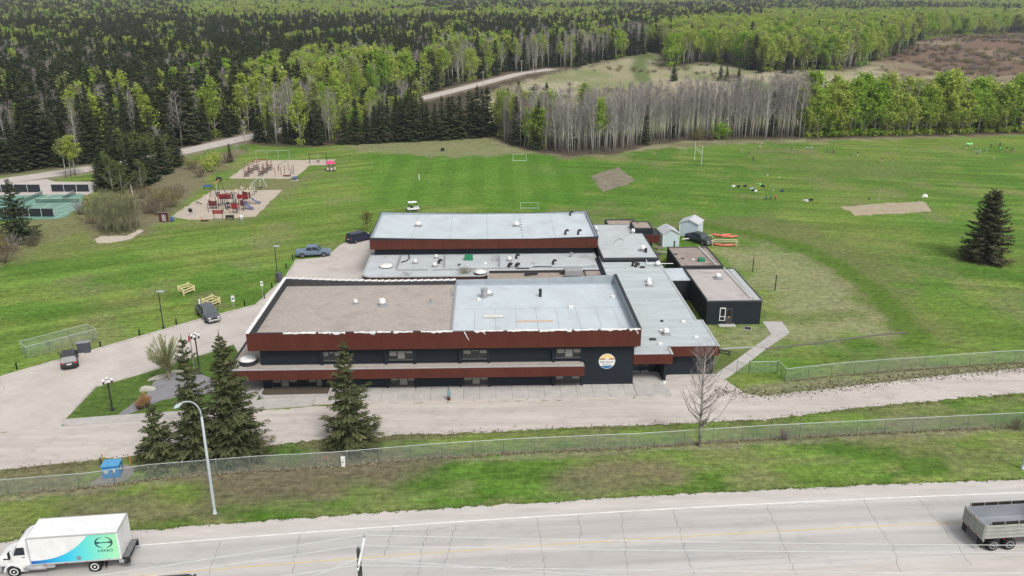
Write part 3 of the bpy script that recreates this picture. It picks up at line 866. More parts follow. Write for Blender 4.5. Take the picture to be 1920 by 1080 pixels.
def tree(kind, i, loc, h, label, cat="tree", group=None, wide=1.0, rz=None, name=None, proto=None, tilt=(0, 0), hp=None):
    tk, cr_ = (proto or PROTO[kind][i % len(PROTO[kind])])
    s = h / (hp or HT[kind])
    o = thing(name or NAMES[kind], label, cat, loc, rnd.uniform(0, 6.28) if rz is None else rz, group)
    o.rotation_euler = (tilt[0], tilt[1], o.rotation_euler[2])
    o.scale = (s * wide, s * wide, s)
    inst("trunk", tk, o); inst("crown", cr_, o)
    return o

# the woods: every trunk its own place; kind by where it stands
def GP(pts): return [(p.x, p.y) for p in (GT(*q) for q in pts)]
SPRUCE_ROW = GP([(640, 272), (925, 256), (925, 243), (700, 250), (640, 258)])
BARE = GP([(932, 258), (950, 271), (990, 283), (1060, 292), (1150, 289), (1230, 271), (1300, 264), (1515, 261), (1520, 242), (1400, 246), (1300, 249), (1200, 256), (1060, 268), (985, 258), (935, 242)])
GREEN_R = GP([(1515, 261), (1920, 251), (2350, 246), (2350, 230), (1920, 234), (1520, 242)])
CLEAR = GP([(765, 266), (925, 250), (1090, 240), (1060, 130), (973, 146), (870, 171), (800, 186)])
P_LEAF = [(GP(q), w) for q, w in [
    ([(1680, 118), (1770, 84), (1770, 36), (1680, 52)], (.08, .78, .14)),
    ([(1180, 150), (1340, 150), (1420, 155), (1560, 150), (1720, 128), (1720, 96), (1222, 112)], (.04, .86, .10)),
    ([(480, 228), (640, 210), (775, 190), (770, 160), (640, 150), (500, 172)], (.22, .60, .18)),
    ([(800, 168), (965, 142), (960, 112), (820, 118)], (.25, .45, .30)),
    ([(960, 146), (1222, 102), (1222, 78), (980, 104)], (.30, .14, .56)),
    ([(1222, 116), (1340, 124), (1420, 132), (1560, 124), (1692, 100), (1700, 58), (1500, 60), (1300, 64), (1222, 86)], (.04, .86, .10)),
    ([(1430, 66), (1760, 70), (2250, 64), (2250, 36), (1430, 42)], (.06, .80, .14)),
    ([(-250, 300), (50, 262), (60, 215), (-250, 230)], (.68, .24, .08)),
    ([(140, 250), (220, 240), (220, 215), (140, 222)], (.6, .32, .08)),
    ([(360, 235), (480, 232), (480, 190), (370, 200)], (.45, .25, .30)),
    ([(-250, 395), (0, 336), (180, 312), (340, 284), (470, 256), (470, 232), (300, 256), (0, 302), (-250, 345)], (.62, .17, .21)),
]]
def projpx(x, y, z):
    Xc = x * cy - y * sy; Yf = x * sy + y * cy; Zc = z - CAM_H
    f = Yf * ct - Zc * st; u = Yf * st + Zc * ct
    return 960 + F_PX * Xc / f, 540 - F_PX * u / f
nr = np.random.RandomState(5)
cand = []
d = 215.0
while d < 2700:
    s = 3.4 if d < 420 else 3.4 + (d - 420) * .0056
    half = d * .80 + 40
    xs = np.arange(-half, half, s)
    n = len(xs)
    xx = xs + nr.uniform(-.45, .45, n) * s; yy = d + nr.uniform(-.45, .45, n) * s
    cand.append(np.stack([xx, yy, np.full(n, s)], 1))
    d += s
# denser stands at the edge of the field
FILL = GP([(462, 268), (560, 278), (640, 273), (640, 240), (560, 246), (470, 258)])
for poly, s in ((BARE, 1.75), (GREEN_R, 2.5), (FILL, 2.6)):
    a = np.array(poly); x0, y0 = a.min(0); x1, y1 = a.max(0)
    q = np.stack(np.meshgrid(np.arange(x0, x1, s), np.arange(y0, y1, s)), -1).reshape(-1, 2)
    q = q + nr.uniform(-.42, .42, q.shape) * s
    q = q[sdpoly(q[:, 0], q[:, 1], poly) > 0]
    cand.append(np.concatenate([q, np.full((len(q), 1), -s)], 1))
cand = np.concatenate(cand)
x, y, sp = cand.T
inB = sdpoly(x, y, BARE) > -1; inG = sdpoly(x, y, GREEN_R) > -1; inS = sdpoly(x, y, SPRUCE_ROW) > -2
inF = sdpoly(x, y, FILL) > -1
keep = (sp < 0) | ~(inB | inG | inF)
keep &= (y > tree_y(x) + 1.5) & ~inS & ((sdpoly(x, y, CLEAR) < 0) | inB)
dr = np.full(x.shape, 1e9)
for (ax, ay), (bx, by) in zip(BACKROAD[:-1], BACKROAD[1:]):
    ex, ey = bx - ax, by - ay; t = np.clip(((x - ax) * ex + (y - ay) * ey) / (ex * ex + ey * ey), 0, 1)
    dr = np.minimum(dr, np.hypot(x - ax - t * ex, y - ay - t * ey))
keep &= dr > np.where(x > -60, 7.0, 5.2) + 2 * fbm(x, y, 14, 2, 30)
keep &= (sdpoly(x, y, MEADOW) < -2) | inB | inG
keep &= sdpoly(x, y, gp([(-300, 460), (-60, 440), (200, 400), (200, 345), (0, 340), (-300, 372)])) < 0
z = hz(x, y)
px_, py_ = projpx(x, y, z)
keep &= (px_ > -330) & (px_ < 2250)
x, y, sp, z, px_, inB, inG = (a[keep] for a in (x, y, sp, z, px_, inB, inG))
n = len(x)
u = nr.uniform(0, 1, n); dist = np.hypot(x, y)
pl = np.full(n, .12); pb = np.full(n, .08)
patch = fbm(x, y, 60, 4, 31)
pl = np.where(patch > .645, .45, .045); pb = np.where(patch < .35, .30, .05)
far = dist > np.where(px_ < 1000, 900, 800) + 300 * (patch - .5)
band = fbm(x, y * .55, 260, 4, 33)
pl = np.where(far, np.where(band > .47, .72, .22), pl); pb = np.where(far, np.where(band < .42, .10, .14), pb)
for poly, w in P_LEAF:
    m = sdpoly(x, y, poly) > 0
    pl = np.where(m, w[1], pl); pb = np.where(m, w[2], pb)
yel = np.clip(1 - np.abs(px_ - 985) / 75, 0, 1)
pl = np.where(inB, .02 + .12 * yel, pl); pb = np.where(inB, .97 - .12 * yel, pb)
inR = sdpoly(x, y, GP([(632, 276), (770, 266), (800, 190), (640, 232)])) > 0; pl = np.where(inR, .30, pl); pb = np.where(inR, .2, pb)
inF = (sdpoly(x, y, FILL) > -1); pl = np.where(inF, .20, pl); pb = np.where(inF, .30, pb)
edge = np.clip((px_ - 1480) / 70, 0, 1)
pl = np.where(inG, .25 + .56 * edge, pl); pb = np.where(inG, .73 - .56 * edge, pb)
kind = np.where(u < pl, 1, np.where(u < pl + pb, 2, 0))
kindn = np.where(kind == 1, np.where(inG | (nr.uniform(0, 1, n) < .4), "bushy", "leafy"), np.where(kind == 2, "bare", "spruce"))
hh = np.where(kind == 0, nr.uniform(12, 21, n), nr.uniform(12.5, 18.5, n)) * np.where(inG, 1.0, 1.0)
edge_d = y - tree_y(x)
hh *= np.where((edge_d < 6) & (kind == 0), .75, 1)
hh = np.where(inB, np.interp(px_, [930, 1060, 1200, 1500], [14.0, 15.2, 16.0, 17.2]) * nr.uniform(.66, 1.12, n), hh)
wide = np.where(sp > 0, np.clip(sp / 3.6, 1.15, 2.5), np.where(inG, 1.3, .95))
hh = np.where(inG, hh * nr.uniform(.62, 1.1, n), hh); hh = np.where(inR, hh * .66, hh)
hh = np.where(inF & (kind == 0), nr.uniform(8, 13.5, n), hh)
LABEL = {"spruce": ("dark spruce among the woods behind the playing field", "spruces of the woods"),
         "leafy": ("slim aspen with fresh spring leaves in the woods behind the field", "leafy aspens of the woods"),
         "bare": ("bare pale grey aspen in the stand behind the field", "bare aspens of the woods")}
inview = (px_ > 5) & (px_ < 1915)
order = np.argsort(np.hypot(x, y))
count = {"spruce": 0, "leafy": 0, "bare": 0}
LIMIT = {"spruce": 230, "leafy": 270, "bare": 290}
rest = {"spruce": [], "leafy": [], "bushy": [], "bare": []}
for i in order:
    k = kindn[i]; b = "leafy" if k == "bushy" else k
    if inview[i] and count[b] < LIMIT[b]:
        count[b] += 1
        if inB[i] and b == "bare": lg = ("bare pale grey aspen in the thicket at the field's edge", "bare aspens at the field edge")
        elif inB[i] and b == "leafy": lg = ("yellow green aspen at the near corner of the bare thicket", "yellow green aspens by the bare thicket")
        elif inG[i] and b == "leafy": lg = ("bright green aspen in the wood edging the field on the right", "green aspens along the right of the field")
        elif inG[i] and b == "bare": lg = ("bare grey aspen standing among the green aspens on the right", "bare aspens in the green wood")
        else:
            q = px_[i]; where = "at the far left" if q < 340 else "left of the spruce row" if q < 640 else "beyond the gravel road" if q < 1200 else "beyond the meadow on the right"
            lg = ({"spruce": "dark spruce of the woods ", "leafy": "fresh green aspen of the woods ", "bare": "bare grey aspen of the woods "}[b] + where, {"spruce": "spruces ", "leafy": "leafy aspens ", "bare": "bare aspens "}[b] + where)
        tree(k, int(nr.randint(99)), (float(x[i]), float(y[i]), float(z[i])), float(hh[i]), lg[0], group=lg[1], wide=float(wide[i]) * rnd.uniform(.85, 1.15), tilt=(rnd.gauss(0, .045 if b == 'bare' else .025), rnd.gauss(0, .045 if b == 'bare' else .025)))
    else:
        rest[k].append(i)

hidden = bpy.data.collections.new("tree_kinds")     # holds the shapes the mass woods repeat; not itself in the scene
def mass(name, kind, label, picks):
    pc = bpy.data.collections.new("kinds_" + kind)
    for j, (tk, cr_) in enumerate(PROTO[kind]):
        bm = bmesh.new(); bm.from_mesh(tk)
        for f in bm.faces: f.material_index = 0
        nf = len(bm.faces)
        bm.from_mesh(cr_)
        bm.faces.ensure_lookup_table()
        for f in bm.faces[nf:]: f.material_index = 1
        me_ = bpy.data.meshes.new("kind"); bm.to_mesh(me_); bm.free()
        me_.materials.append(tk.materials[0]); me_.materials.append(cr_.materials[0])
        pc.objects.link(bpy.data.objects.new(f"{kind}_{j}", me_))
    P = np.stack([x[picks], y[picks], z[picks]], -1)
    me_ = bpy.data.meshes.new(name)
    me_.vertices.add(len(P)); me_.vertices.foreach_set("co", P.ravel())
    s = hh[picks] / HT[kind]
    for nm, ty, val in (("idx", 'INT', nr.randint(0, len(PROTO[kind]), len(P))), ("turn", 'FLOAT', nr.uniform(0, 6.28, len(P)))):
        a = me_.attributes.new(nm, ty, 'POINT'); a.data.foreach_set("value", val.astype(np.int32 if ty == 'INT' else np.float32))
    w = wide[picks] * nr.uniform(.85, 1.2, len(P))
    a = me_.attributes.new("size", 'FLOAT_VECTOR', 'POINT'); a.data.foreach_set("vector", np.stack([s * w, s * w, s], -1).astype(np.float32).ravel())
    me_.update()
    o = bpy.data.objects.new(name, me_); col.objects.link(o)
    ng = bpy.data.node_groups.new(name + "_planting", 'GeometryNodeTree')
    ng.interface.new_socket("Geometry", in_out='INPUT', socket_type='NodeSocketGeometry')
    ng.interface.new_socket("Geometry", in_out='OUTPUT', socket_type='NodeSocketGeometry')
    N, L = ng.nodes, ng.links
    gi = N.new("NodeGroupInput"); go = N.new("NodeGroupOutput")
    ip = N.new("GeometryNodeInstanceOnPoints"); ci = N.new("GeometryNodeCollectionInfo")
    ci.inputs["Collection"].default_value = pc; ci.inputs["Separate Children"].default_value = True; ci.inputs["Reset Children"].default_value = True
    def attr(nm, ty):
        q = N.new("GeometryNodeInputNamedAttribute"); q.data_type = ty; q.inputs["Name"].default_value = nm
        return q.outputs["Attribute"]
    cx = N.new("ShaderNodeCombineXYZ")
    L.new(attr("turn", 'FLOAT'), cx.inputs["Z"])
    L.new(gi.outputs[0], ip.inputs["Points"]); L.new(ci.outputs[0], ip.inputs["Instance"])
    ip.inputs["Pick Instance"].default_value = True
    L.new(attr("idx", 'INT'), ip.inputs["Instance Index"])
    L.new(cx.outputs[0], ip.inputs["Rotation"])
    L.new(attr("size", 'FLOAT_VECTOR'), ip.inputs["Scale"])
    L.new(ip.outputs[0], go.inputs[0])
    md = o.modifiers.new("planting", 'NODES'); md.node_group = ng
    tag(o, label, kind="stuff")
    return o
mass("far_spruce_wood", "spruce", "dark spruce forest filling the distance", np.array(rest["spruce"]))
mass("far_aspen_wood", "leafy", "spring green aspen woods in the distance", np.array(rest["leafy"]))
mass("far_green_thicket", "bushy", "bushy green woods in the distance", np.array(rest["bushy"]))
mass("far_bare_wood", "bare", "grey leafless woods in the distance", np.array(rest["bare"]))

# the planted spruce row at the head of the field
for i, (a, b, top) in enumerate([(648, 270, 200), (668, 270, 196), (688, 269, 206), (704, 268, 196), (722, 267, 192), (742, 266, 198), (762, 265, 176), (781, 264, 182), (802, 263, 190), (828, 262, 178), (848, 260, 172), (862, 259, 176), (878, 258, 168), (895, 257, 164), (912, 255, 166),
                                 (714, 261, 194), (752, 259, 186), (790, 257, 184), (815, 256, 188), (840, 254, 176), (886, 251, 170), (905, 249, 163), (935, 246, 162), (955, 243, 158), (972, 242, 155), (1000, 240, 160), (1024, 240, 152)]):
    p = G(a, b); p.x += rnd.gauss(0, .3)
    tree("spruce", rnd.randrange(9), p, max(9, height(a, top, p)), "dark spruce in the dense planted row at the head of the field", group="planted spruce row", wide=1.5 * rnd.uniform(.9, 1.1))
# ------------------------------------------------------------------ the school
def atY(px, py, Yp):
    x = (px - 960.0) / F_PX; u = -(py - 540.0) / F_PX
    f = ct + u * st; up = -st + u * ct
    dx = x * cy + f * sy; dy = -x * sy + f * cy
    t = Yp / dy
    return Vector((dx * t, Yp, CAM_H + up * t))
M_wall = mat("charcoal_siding", (.0125, .0185, .027), .75, (.0098, .0145, .021), scale=.7, detail=5, stretch=(1, 1, .3))
M_fascia = mat("oxide_red_metal", (.094, .0235, .0135), .65, (.076, .018, .0105), scale=.6, detail=6, stretch=(1, 1, .15), stain=((.045, .016, .013), .5, .55, .75, .5))
M_memb = mat("pale_roof_membrane", (.51, .565, .59), .75, (.44, .488, .51), scale=.35, detail=8, stretch=(1, .5, 1), stain=((.36, .385, .395), .3, .52, .74, .65))
M_memb2 = mat("streaked_roof_membrane", (.475, .52, .535), .75, (.37, .405, .42), scale=.5, detail=8, stretch=(.25, 1.6, 1), stain=((.20, .19, .185), .3, .58, .74, .6))
M_memb3 = mat("stained_roof_membrane", (.475, .51, .525), .75, (.39, .42, .43), scale=.5, detail=8, stain=((.12, .10, .095), .25, .56, .70, .75))
M_rgravel = mat("roof_gravel", (.41, .365, .325), .95, (.32, .285, .255), scale=2.6, detail=10, bump=.6, bscale=11, stain=((.235, .21, .19), .35, .5, .7, .6))
M_rgravel2 = mat("tan_roof_gravel", (.36, .30, .25), .95, (.27, .225, .185), scale=1.2, detail=9, bump=.5, bscale=9)
M_rstain = mat("muddy_roof", (.33, .28, .245), .95, (.255, .215, .19), scale=.4, detail=9, stain=((.115, .075, .058), .3, .52, .66, .85))
M_dark = mat("dark_metal", (.035, .036, .04), .6)
M_inner = mat("dark_parapet_lining", (.055, .058, .063), .8, (.04, .042, .046), scale=.8)
M_innerL = mat("grey_parapet_lining", (.34, .385, .41), .75, (.28, .32, .345), scale=.5, stretch=(2, 2, .3))
M_wht = mat("white_metal", (.78, .78, .77), .55, (.66, .66, .65), scale=2)
M_flash = mat("bare_white_flashing", (.82, .82, .81), .6, (.60, .60, .60), scale=3, detail=8)
M_galv = mat("galvanised_steel", (.40, .41, .42), .5, (.31, .32, .33), scale=3, metal=.3)
M_frame = mat("window_frame", (.045, .047, .05), .6)
M_glass = glass_mat("window_glass", (.014, .017, .02))
M_blind = mat("window_blind", (.26, .255, .235), .85, (.20, .195, .18), scale=4, stretch=(1, 1, 6))
M_green = mat("green_metal", (.03, .22, .11), .6)
M_brick = mat("planter_concrete", (.45, .435, .41), .9, (.36, .35, .33), scale=1.5)
M_wood = mat("new_lumber", (.55, .43, .33), .8, (.45, .34, .25), scale=2, stretch=(.2, 4, 4))

school = thing("school_building", "long dark two storey school with red fascia bands and flat pale roofs", "building", (-5, 98, 0))
def part(name, mb, m, parent=None, smooth=False): return mb.build(name, m, parent or school, smooth, world=True)

def ribbed(name, pts, z0, ztop, m, pitch=.30, depth=.015, parent=None):
    """metal cladding with standing ribs along a path; ztop(s) gives the top edge"""
    mb = MB()
    s_tot = 0
    for a, b in zip(pts[:-1], pts[1:]):
        a = Vector(a); b = Vector(b); d = (b - a); Lg = d.length; d.normalize(); nrm = Vector((d.y, -d.x))
        k = max(1, int(Lg / pitch)); prof = []
        for i in range(k):
            for f_, o_ in ((0, 0), (.55, 0), (.65, depth), (.9, depth)):
                prof.append(((i + f_) / k * Lg, o_))
        prof.append((Lg, 0))
        vs = []
        for s, o_ in prof:
            p = a + d * s + nrm * o_
            zt = ztop(p.x, p.y) if callable(ztop) else ztop
            vs += [(p.x, p.y, z0), (p.x, p.y, zt)]
        mb.add(vs, [(2 * i, 2 * i + 2, 2 * i + 3, 2 * i + 1) for i in range(len(prof) - 1)])
    return part(name, mb, m, parent)

def ring_band(name, poly, thick, z0, ztop, m, parent=None):
    """closed upstand (parapet) round a convex plan, thickness inwards"""
    c = Vector((sum(p[0] for p in poly) / len(poly), sum(p[1] for p in poly) / len(poly)))
    mb = MB(); n = len(poly)
    P = []
    for i in range(n):
        a, b = Vector(poly[i]), Vector(poly[(i + 1) % n]); k = max(1, int((b - a).length / 2.0))
        P += [a.lerp(b, j / k) for j in range(k)]
    def inn(p):
        q = Vector(p)
        q.x += thick if p.x < c.x else -thick; q.y += thick if p.y < c.y else -thick
        x0 = min(a[0] for a in poly) + thick; x1 = max(a[0] for a in poly) - thick; y0 = min(a[1] for a in poly) + thick; y1 = max(a[1] for a in poly) - thick
        return Vector((min(max(p.x, x0), x1), min(max(p.y, y0), y1)))
    N_ = len(P)
    for i in range(N_):
        a, b = P[i], P[(i + 1) % N_]; ai, bi = inn(a), inn(b)
        za = ztop(a.x, a.y) if callable(ztop) else ztop; zb = ztop(b.x, b.y) if callable(ztop) else ztop
        mb.face([(a.x, a.y, za), (b.x, b.y, zb), (bi.x, bi.y, zb), (ai.x, ai.y, za)])
        mb.face([(ai.x, ai.y, za), (bi.x, bi.y, zb), (bi.x, bi.y, z0), (ai.x, ai.y, z0)])
        mb.face([(a.x, a.y, z0), (b.x, b.y, z0), (b.x, b.y, zb), (a.x, a.y, za)])
    return part(name, mb, m, parent)

# --- two storey front block
FX0, FX1, FY0, FY1 = -27.1, 17.45, 88.5, 107.9
def ftop(x, y):
    if y < FY1 - .6: return 7.36
    return float(np.interp(x, [-27.1, -20, -14, -4.2, 7.6, 12, 17.45], [7.36, 7.0, 6.80, 6.84, 6.95, 7.1, 7.36]))
part("wall", MB().box(-26, 16.9, 89.3, 107.4, -.1, 5.9), M_wall)
part("soffit", MB().box(FX0 + .02, FX1 - .02, FY0 + .02, FY1 - .02, 5.22, 5.35), M_dark)
ribbed("fascia", [(FX0, FY1), (FX0, FY0), (FX1, FY0), (FX1, FY1)], 5.24, lambda x, y: ftop(x, y) - .02, M_fascia)
part("fascia", MB().face([(FX1, FY1, 5.24), (FX0, FY1, 5.24), (FX0, FY1, 6.7), (FX1, FY1, 6.7)]), M_fascia)
pb = [(FX0 + .03, FY0 + .03), (-4.25, FY0 + .03), (-4.25, FY1 - .03), (FX0 + .03, FY1 - .03)]
rb = [(-4.19, FY0 + .03), (FX1 - .03, FY0 + .03), (FX1 - .03, FY1 - .03), (-4.19, FY1 - .03)]
def upstand(name, x0, x1, m, sides):
    """upstands lining one half of the front roof"""
    t = .3; mb = MB()
    def seg(a, b, ai, bi):
        k = 8
        for j in range(k):
            q = []
            for (o_, i_) in ((j, 0), (j + 1, 0)):
                s = o_ / k; p = Vector(a).lerp(Vector(b), s); r = Vector(ai).lerp(Vector(bi), s); q.append((p, r, ftop(p.x, p.y)))
            (p, r, zp), (p2, r2, z2) = q
            mb.face([(p.x, p.y, zp), (p2.x, p2.y, z2), (r2.x, r2.y, z2), (r.x, r.y, zp)])
            mb.face([(r.x, r.y, zp), (r2.x, r2.y, z2), (r2.x, r2.y, 6.1), (r.x, r.y, 6.1)])
    y0, y1 = FY0 + .02, FY1 - .02
    seg((x0, y0), (x1, y0), (x0, y0 + t), (x1, y0 + t))
    seg((x1, y1), (x0, y1), (x1, y1 - t), (x0, y1 - t))
    if 'l' in sides: seg((x0, y1), (x0, y0), (x0 + t, y1), (x0 + t, y0))
    if 'r' in sides: seg((x1, y0), (x1, y1), (x1 - t, y0), (x1 - t, y1))
    part(name, mb, m)
upstand("parapet", FX0 + .02, -4.22, M_inner, 'l')
upstand("parapet", -4.2, FX1 - .02, M_innerL, 'r')
part("roof", MB().box(FX0 + .1, -4.22, FY0 + .1, FY1 - .1, 5.9, 6.24), M_rgravel)
part("roof", MB().box(-4.21, FX1 - .1, FY0 + .1, FY1 - .1, 5.9, 6.22), M_memb)
part("roof_curb", MB().bbox(-4.36, -4.06, FY0 + .35, FY1 - .35, 6.15, 6.42, .04), M_galv)
part("roof_curb", MB().bbox(-4.0, FX1 - .35, FY1 - .75, FY1 - .33, 6.15, 6.36, .04), M_innerL)
for yy in (98.4,):   # lapped seam across the pale roof
    part("roof_seam", MB().box(-4.0, 17.1, yy, yy + .10, 6.2, 6.226), M_innerL)
for k, xx in enumerate((-1.6, .9, 3.4, 5.9, 8.4, 10.9, 13.4, 15.6)):
    part("roof_seam", MB().box(xx, xx + .07, 89.0 if k % 2 else 92, 98.3, 6.2, 6.225), M_innerL)
part("cap", MB().box(FX1 - .36, FX1 + .06, FY0 - .03, FY1 + .03, 7.365, 7.40), M_dark)
# white cap flashing, sound on the left edge, torn along the front, lapped like steps at the back
part("cap", MB().box(FX0 - .07, FX0 + .34, FY0 - .05, FY1 + .02, 7.365, 7.415), M_flash)
rr = random.Random(2); x_ = FX0
while x_ < FX1 - .5:
    w = rr.uniform(.8, 4.2); e = min(x_ + w, FX1 - .1)
    if rr.random() < .78:
        mb = MB(); k = max(3, int(w / .35)); top = []; bot = []
        for j in range(k + 1):
            xx = x_ + (e - x_) * j / k
            top.append((xx, FY0 + rr.uniform(.05, .22), 7.40 + rr.uniform(0, .03))); bot.append((xx, FY0 - .055 - rr.uniform(0, .02), 7.34 - (rr.uniform(.05, .22) if rr.random() < .35 else rr.uniform(0, .06))))
        mid = [(t_[0], FY0 - .05, 7.40 + rr.uniform(0, .02)) for t_ in top]
        for j in range(k):
            mb.face([mid[j], mid[j + 1], top[j + 1], top[j]]); mb.face([bot[j], bot[j + 1], mid[j + 1], mid[j]])
        part("cap_flashing", mb, M_flash)
    x_ = e + (rr.uniform(.05, .5) if rr.random() < .8 else rr.uniform(.5, 1.2))
for (px0, py0, px1, py1) in [(613, 623, 622, 627), (871, 622, 879, 637), (902, 621, 911, 627), (1195, 621, 1197, 626), (690, 624, 702, 628)]:   # strips that hang loose
    a = atY(px0, py0, FY0 - .08); b = atY(px1, py1, FY0 - .12); mb = MB(); prev = None
    for j in range(6):
        s = j / 5; p = a.lerp(b, s) + Vector((rr.gauss(0, .05), -.05 * s * rr.random(), rr.gauss(0, .03))); w = .07 * (1 - .4 * s)
        cur = ((p.x - w, p.y, p.z), (p.x + w, p.y, p.z))
        if prev: mb.face([prev[0], prev[1], cur[1], cur[0]])
        prev = cur
    part("loose_flashing", mb, M_flash)
k = 26
for j in range(k):
    xa = FX0 + .2 + (-4.4 - FX0) * j / k; xb = FX0 + .2 + (-4.4 - FX0) * (j + .97) / k
    za, zb = ftop(xa, FY1) + .0, ftop(xb, FY1)
    part("cap_flashing", MB().add([(xa, FY1 - .34, za + .02), (xb, FY1 - .34, zb + .15), (xb, FY1 + .05, zb + .17), (xa, FY1 + .05, za + .04), (xa, FY1 - .34, za - .05), (xb, FY1 - .34, zb + .02)], [(0, 1, 2, 3), (4, 5, 1, 0)]), M_flash)

# --- lower storey roof and its red band
LZ = 3.10
part("lower_roof", MB().prism([(-29.5, 87.85), (11.0, 87.85), (11.0, 89.32), (-25.9, 89.32), (-25.9, 107.5), (-29.5, 107.5)], 2.85, LZ), M_rgravel)
part("roof_edge", MB().box(-29.52, 11.02, 87.80, 88.1, 3.05, 3.16), mat("silver_edge", (.42, .42, .42), .6, (.3, .3, .3), scale=2))
part("roof_edge", MB().box(-29.56, -29.3, 87.84, 107.5, 3.05, 3.19), M_dark)
ribbed("fascia", [(-29.52, 107.5), (-29.52, 87.78), (11.03, 87.78), (11.03, 89.3)], 1.93, 3.13, M_fascia)
part("soffit", MB().prism([(-29.5, 87.85), (11.0, 87.85), (11.0, 89.32), (-25.9, 89.32), (-25.9, 107.5), (-29.5, 107.5)], 1.95, 2.05), M_dark)
for xx, yy in ((-29.2, 88.3), (-29.2, 97), (-29.2, 106)): part("post", MB().box(xx - .1, xx + .1, yy - .1, yy + .1, 0, 1.95), M_dark)

# --- windows
def window(px0, px1, zt, zb, n, blinds, parent=None, Yw=89.3):
    x0 = atY(px0, 690, Yw).x; x1 = atY(px1, 690, Yw).x
    w = MB(); t = .09
    w.box(x0 - t, x1 + t, Yw - .10, Yw - .004, zt, zt + t); w.box(x0 - t, x1 + t, Yw - .10, Yw - .004, zb - t, zb)
    for k in range(n + 1):
        xx = x0 + (x1 - x0) * k / n; w.box(xx - .05, xx + .05, Yw - .09, Yw - .004, zb, zt)
    o = part("window", w, M_frame)
    for k in range(n):
        a = x0 + (x1 - x0) * k / n + .05; b = x0 + (x1 - x0) * (k + 1) / n - .05
        part("pane", MB().box(a, b, Yw - .05, Yw - .01, zb, zt), M_glass, o)
        bl = blinds[k % len(blinds)]
        if bl > 0: part("blind", MB().box(a + .02, b - .02, Yw - .062, Yw - .054, zt - (zt - zb) * bl, zt - .01), M_blind, o)
    part("sill", MB().box(x0 - .15, x1 + .15, Yw - .2, Yw - .003, zb - t - .05, zb - t), mat("sill_grey", (.14, .14, .14), .7), o)
    return o
for a, b, bl in ((731, 776, (.6, .95, .3)), (869, 914, (.45, .12, .4)), (1043, 1089, (.5, 1.0, .45)), (608, 640, (.5, .2))):
    window(a, b, 4.68, 3.72, 3, bl)
for a, b, n, bl in ((509, 555, 3, (.62, 1, .6)), (562, 606, 3, (.1, .6, .95)), (731, 780, 3, (.55, 1, .6)), (869, 916, 3, (.6, 1, .62)), (1042, 1088, 3, (.62, .06, .62))):
    window(a, b, 1.72, .42, n, bl)
for a in (605, 725, 779, 863, 917, 1037, 1091):
    for zt, zb in ((5.2, 3.12), (1.94, 0)):
        xx = atY(a, 690, 89.3).x; part("pier", MB().bbox(xx - .16, xx + .16, 89.02, 89.297, zb, zt, .02), M_wall)
for zz in (4.95, 3.45, 1.88):   # flat boards between storeys
    part("board", MB().box(-25.9, 10.8, 89.24, 89.296, zz - .05, zz + .05), M_wall)
# --- round emblem with the school's name
em_c = (13.78, 89.295, 3.06)
def disc_slice(z0, z1, r, y, m, name, parent, wav=0):
    mb = MB(); top = []; n = 22
    pts = []
    for k in range(n + 1):
        zz = z0 + (z1 - z0) * k / n; hw = math.sqrt(max(0, r * r - zz * zz)); pts.append((hw, zz))
    for (a, za), (b, zb) in zip(pts[:-1], pts[1:]):
        mb.face([(em_c[0] - a, y, em_c[2] + za), (em_c[0] + a, y, em_c[2] + za), (em_c[0] + b, y, em_c[2] + zb), (em_c[0] - b, y, em_c[2] + zb)])
    return part(name, mb, m, parent)
emb = part("emblem", MB().lathe(em_c, [(.95, 0), (.95, -.03), (.93, -.035)], 40, 'y'), mat("emblem_white", (.78, .78, .76), .6, (.74, .74, .72)))
disc_slice(.34, .90, .90, 89.254, mat("emblem_yellow", (.78, .62, .26), .6, (.76, .6, .25)), "sky_field", emb)
disc_slice(.20, .36, .90, 89.252, mat("emblem_brown", (.33, .14, .09), .6, (.31, .13, .085)), "hill_field", emb)
disc_slice(-.90, -.56, .90, 89.254, mat("emblem_blue", (.03, .16, .36), .6, (.028, .15, .34)), "water_field", emb)
em_w = MATS["emblem_white"]
mb = MB(); c0, c2 = em_c[0] + .05, em_c[2]
mb.face([(c0 - .02, 89.25, c2 + .22), (c0 - .02, 89.25, c2 + .66), (c0 - .26, 89.25, c2 + .22)]); mb.face([(c0 + .02, 89.25, c2 + .22), (c0 + .20, 89.25, c2 + .22), (c0 + .02, 89.25, c2 + .58)]); mb.face([(c0 - .3, 89.25, c2 + .2), (c0 + .24, 89.25, c2 + .2), (c0 + .16, 89.25, c2 + .1), (c0 - .2, 89.25, c2 + .1)])
part("sailboat", mb, em_w, emb)
def lettering(txt, size, loc, rot, m, parent, sx=1.0, extr=.004, name="lettering"):
    cu = bpy.data.curves.new(name, 'FONT'); cu.body = txt; cu.size = size; cu.align_x = 'CENTER'; cu.align_y = 'CENTER'; cu.extrude = extr
    ob = bpy.data.objects.new(name, cu); col.objects.link(ob)
    dg = bpy.context.evaluated_depsgraph_get(); me_ = bpy.data.meshes.new_from_object(ob.evaluated_get(dg))
    bpy.data.objects.remove(ob); bpy.data.curves.remove(cu)
    me_.materials.clear(); me_.materials.append(m)
    o = bpy.data.objects.new(name, me_); col.objects.link(o); o.parent = parent
    o.location = loc; o.rotation_euler = rot; o.scale = (sx, 1, 1)
    return o
M_ink = mat("ink_navy", (.03, .07, .13), .7)
wl_ = world_loc(emb)
lettering("SEBA BEACH", .30, Vector((em_c[0], 89.25, em_c[2] - .10)) - wl_, (R(90), 0, 0), M_ink, emb)
lettering("SCHOOL", .27, Vector((em_c[0], 89.25, em_c[2] - .40)) - wl_, (R(90), 0, 0), M_ink, emb)

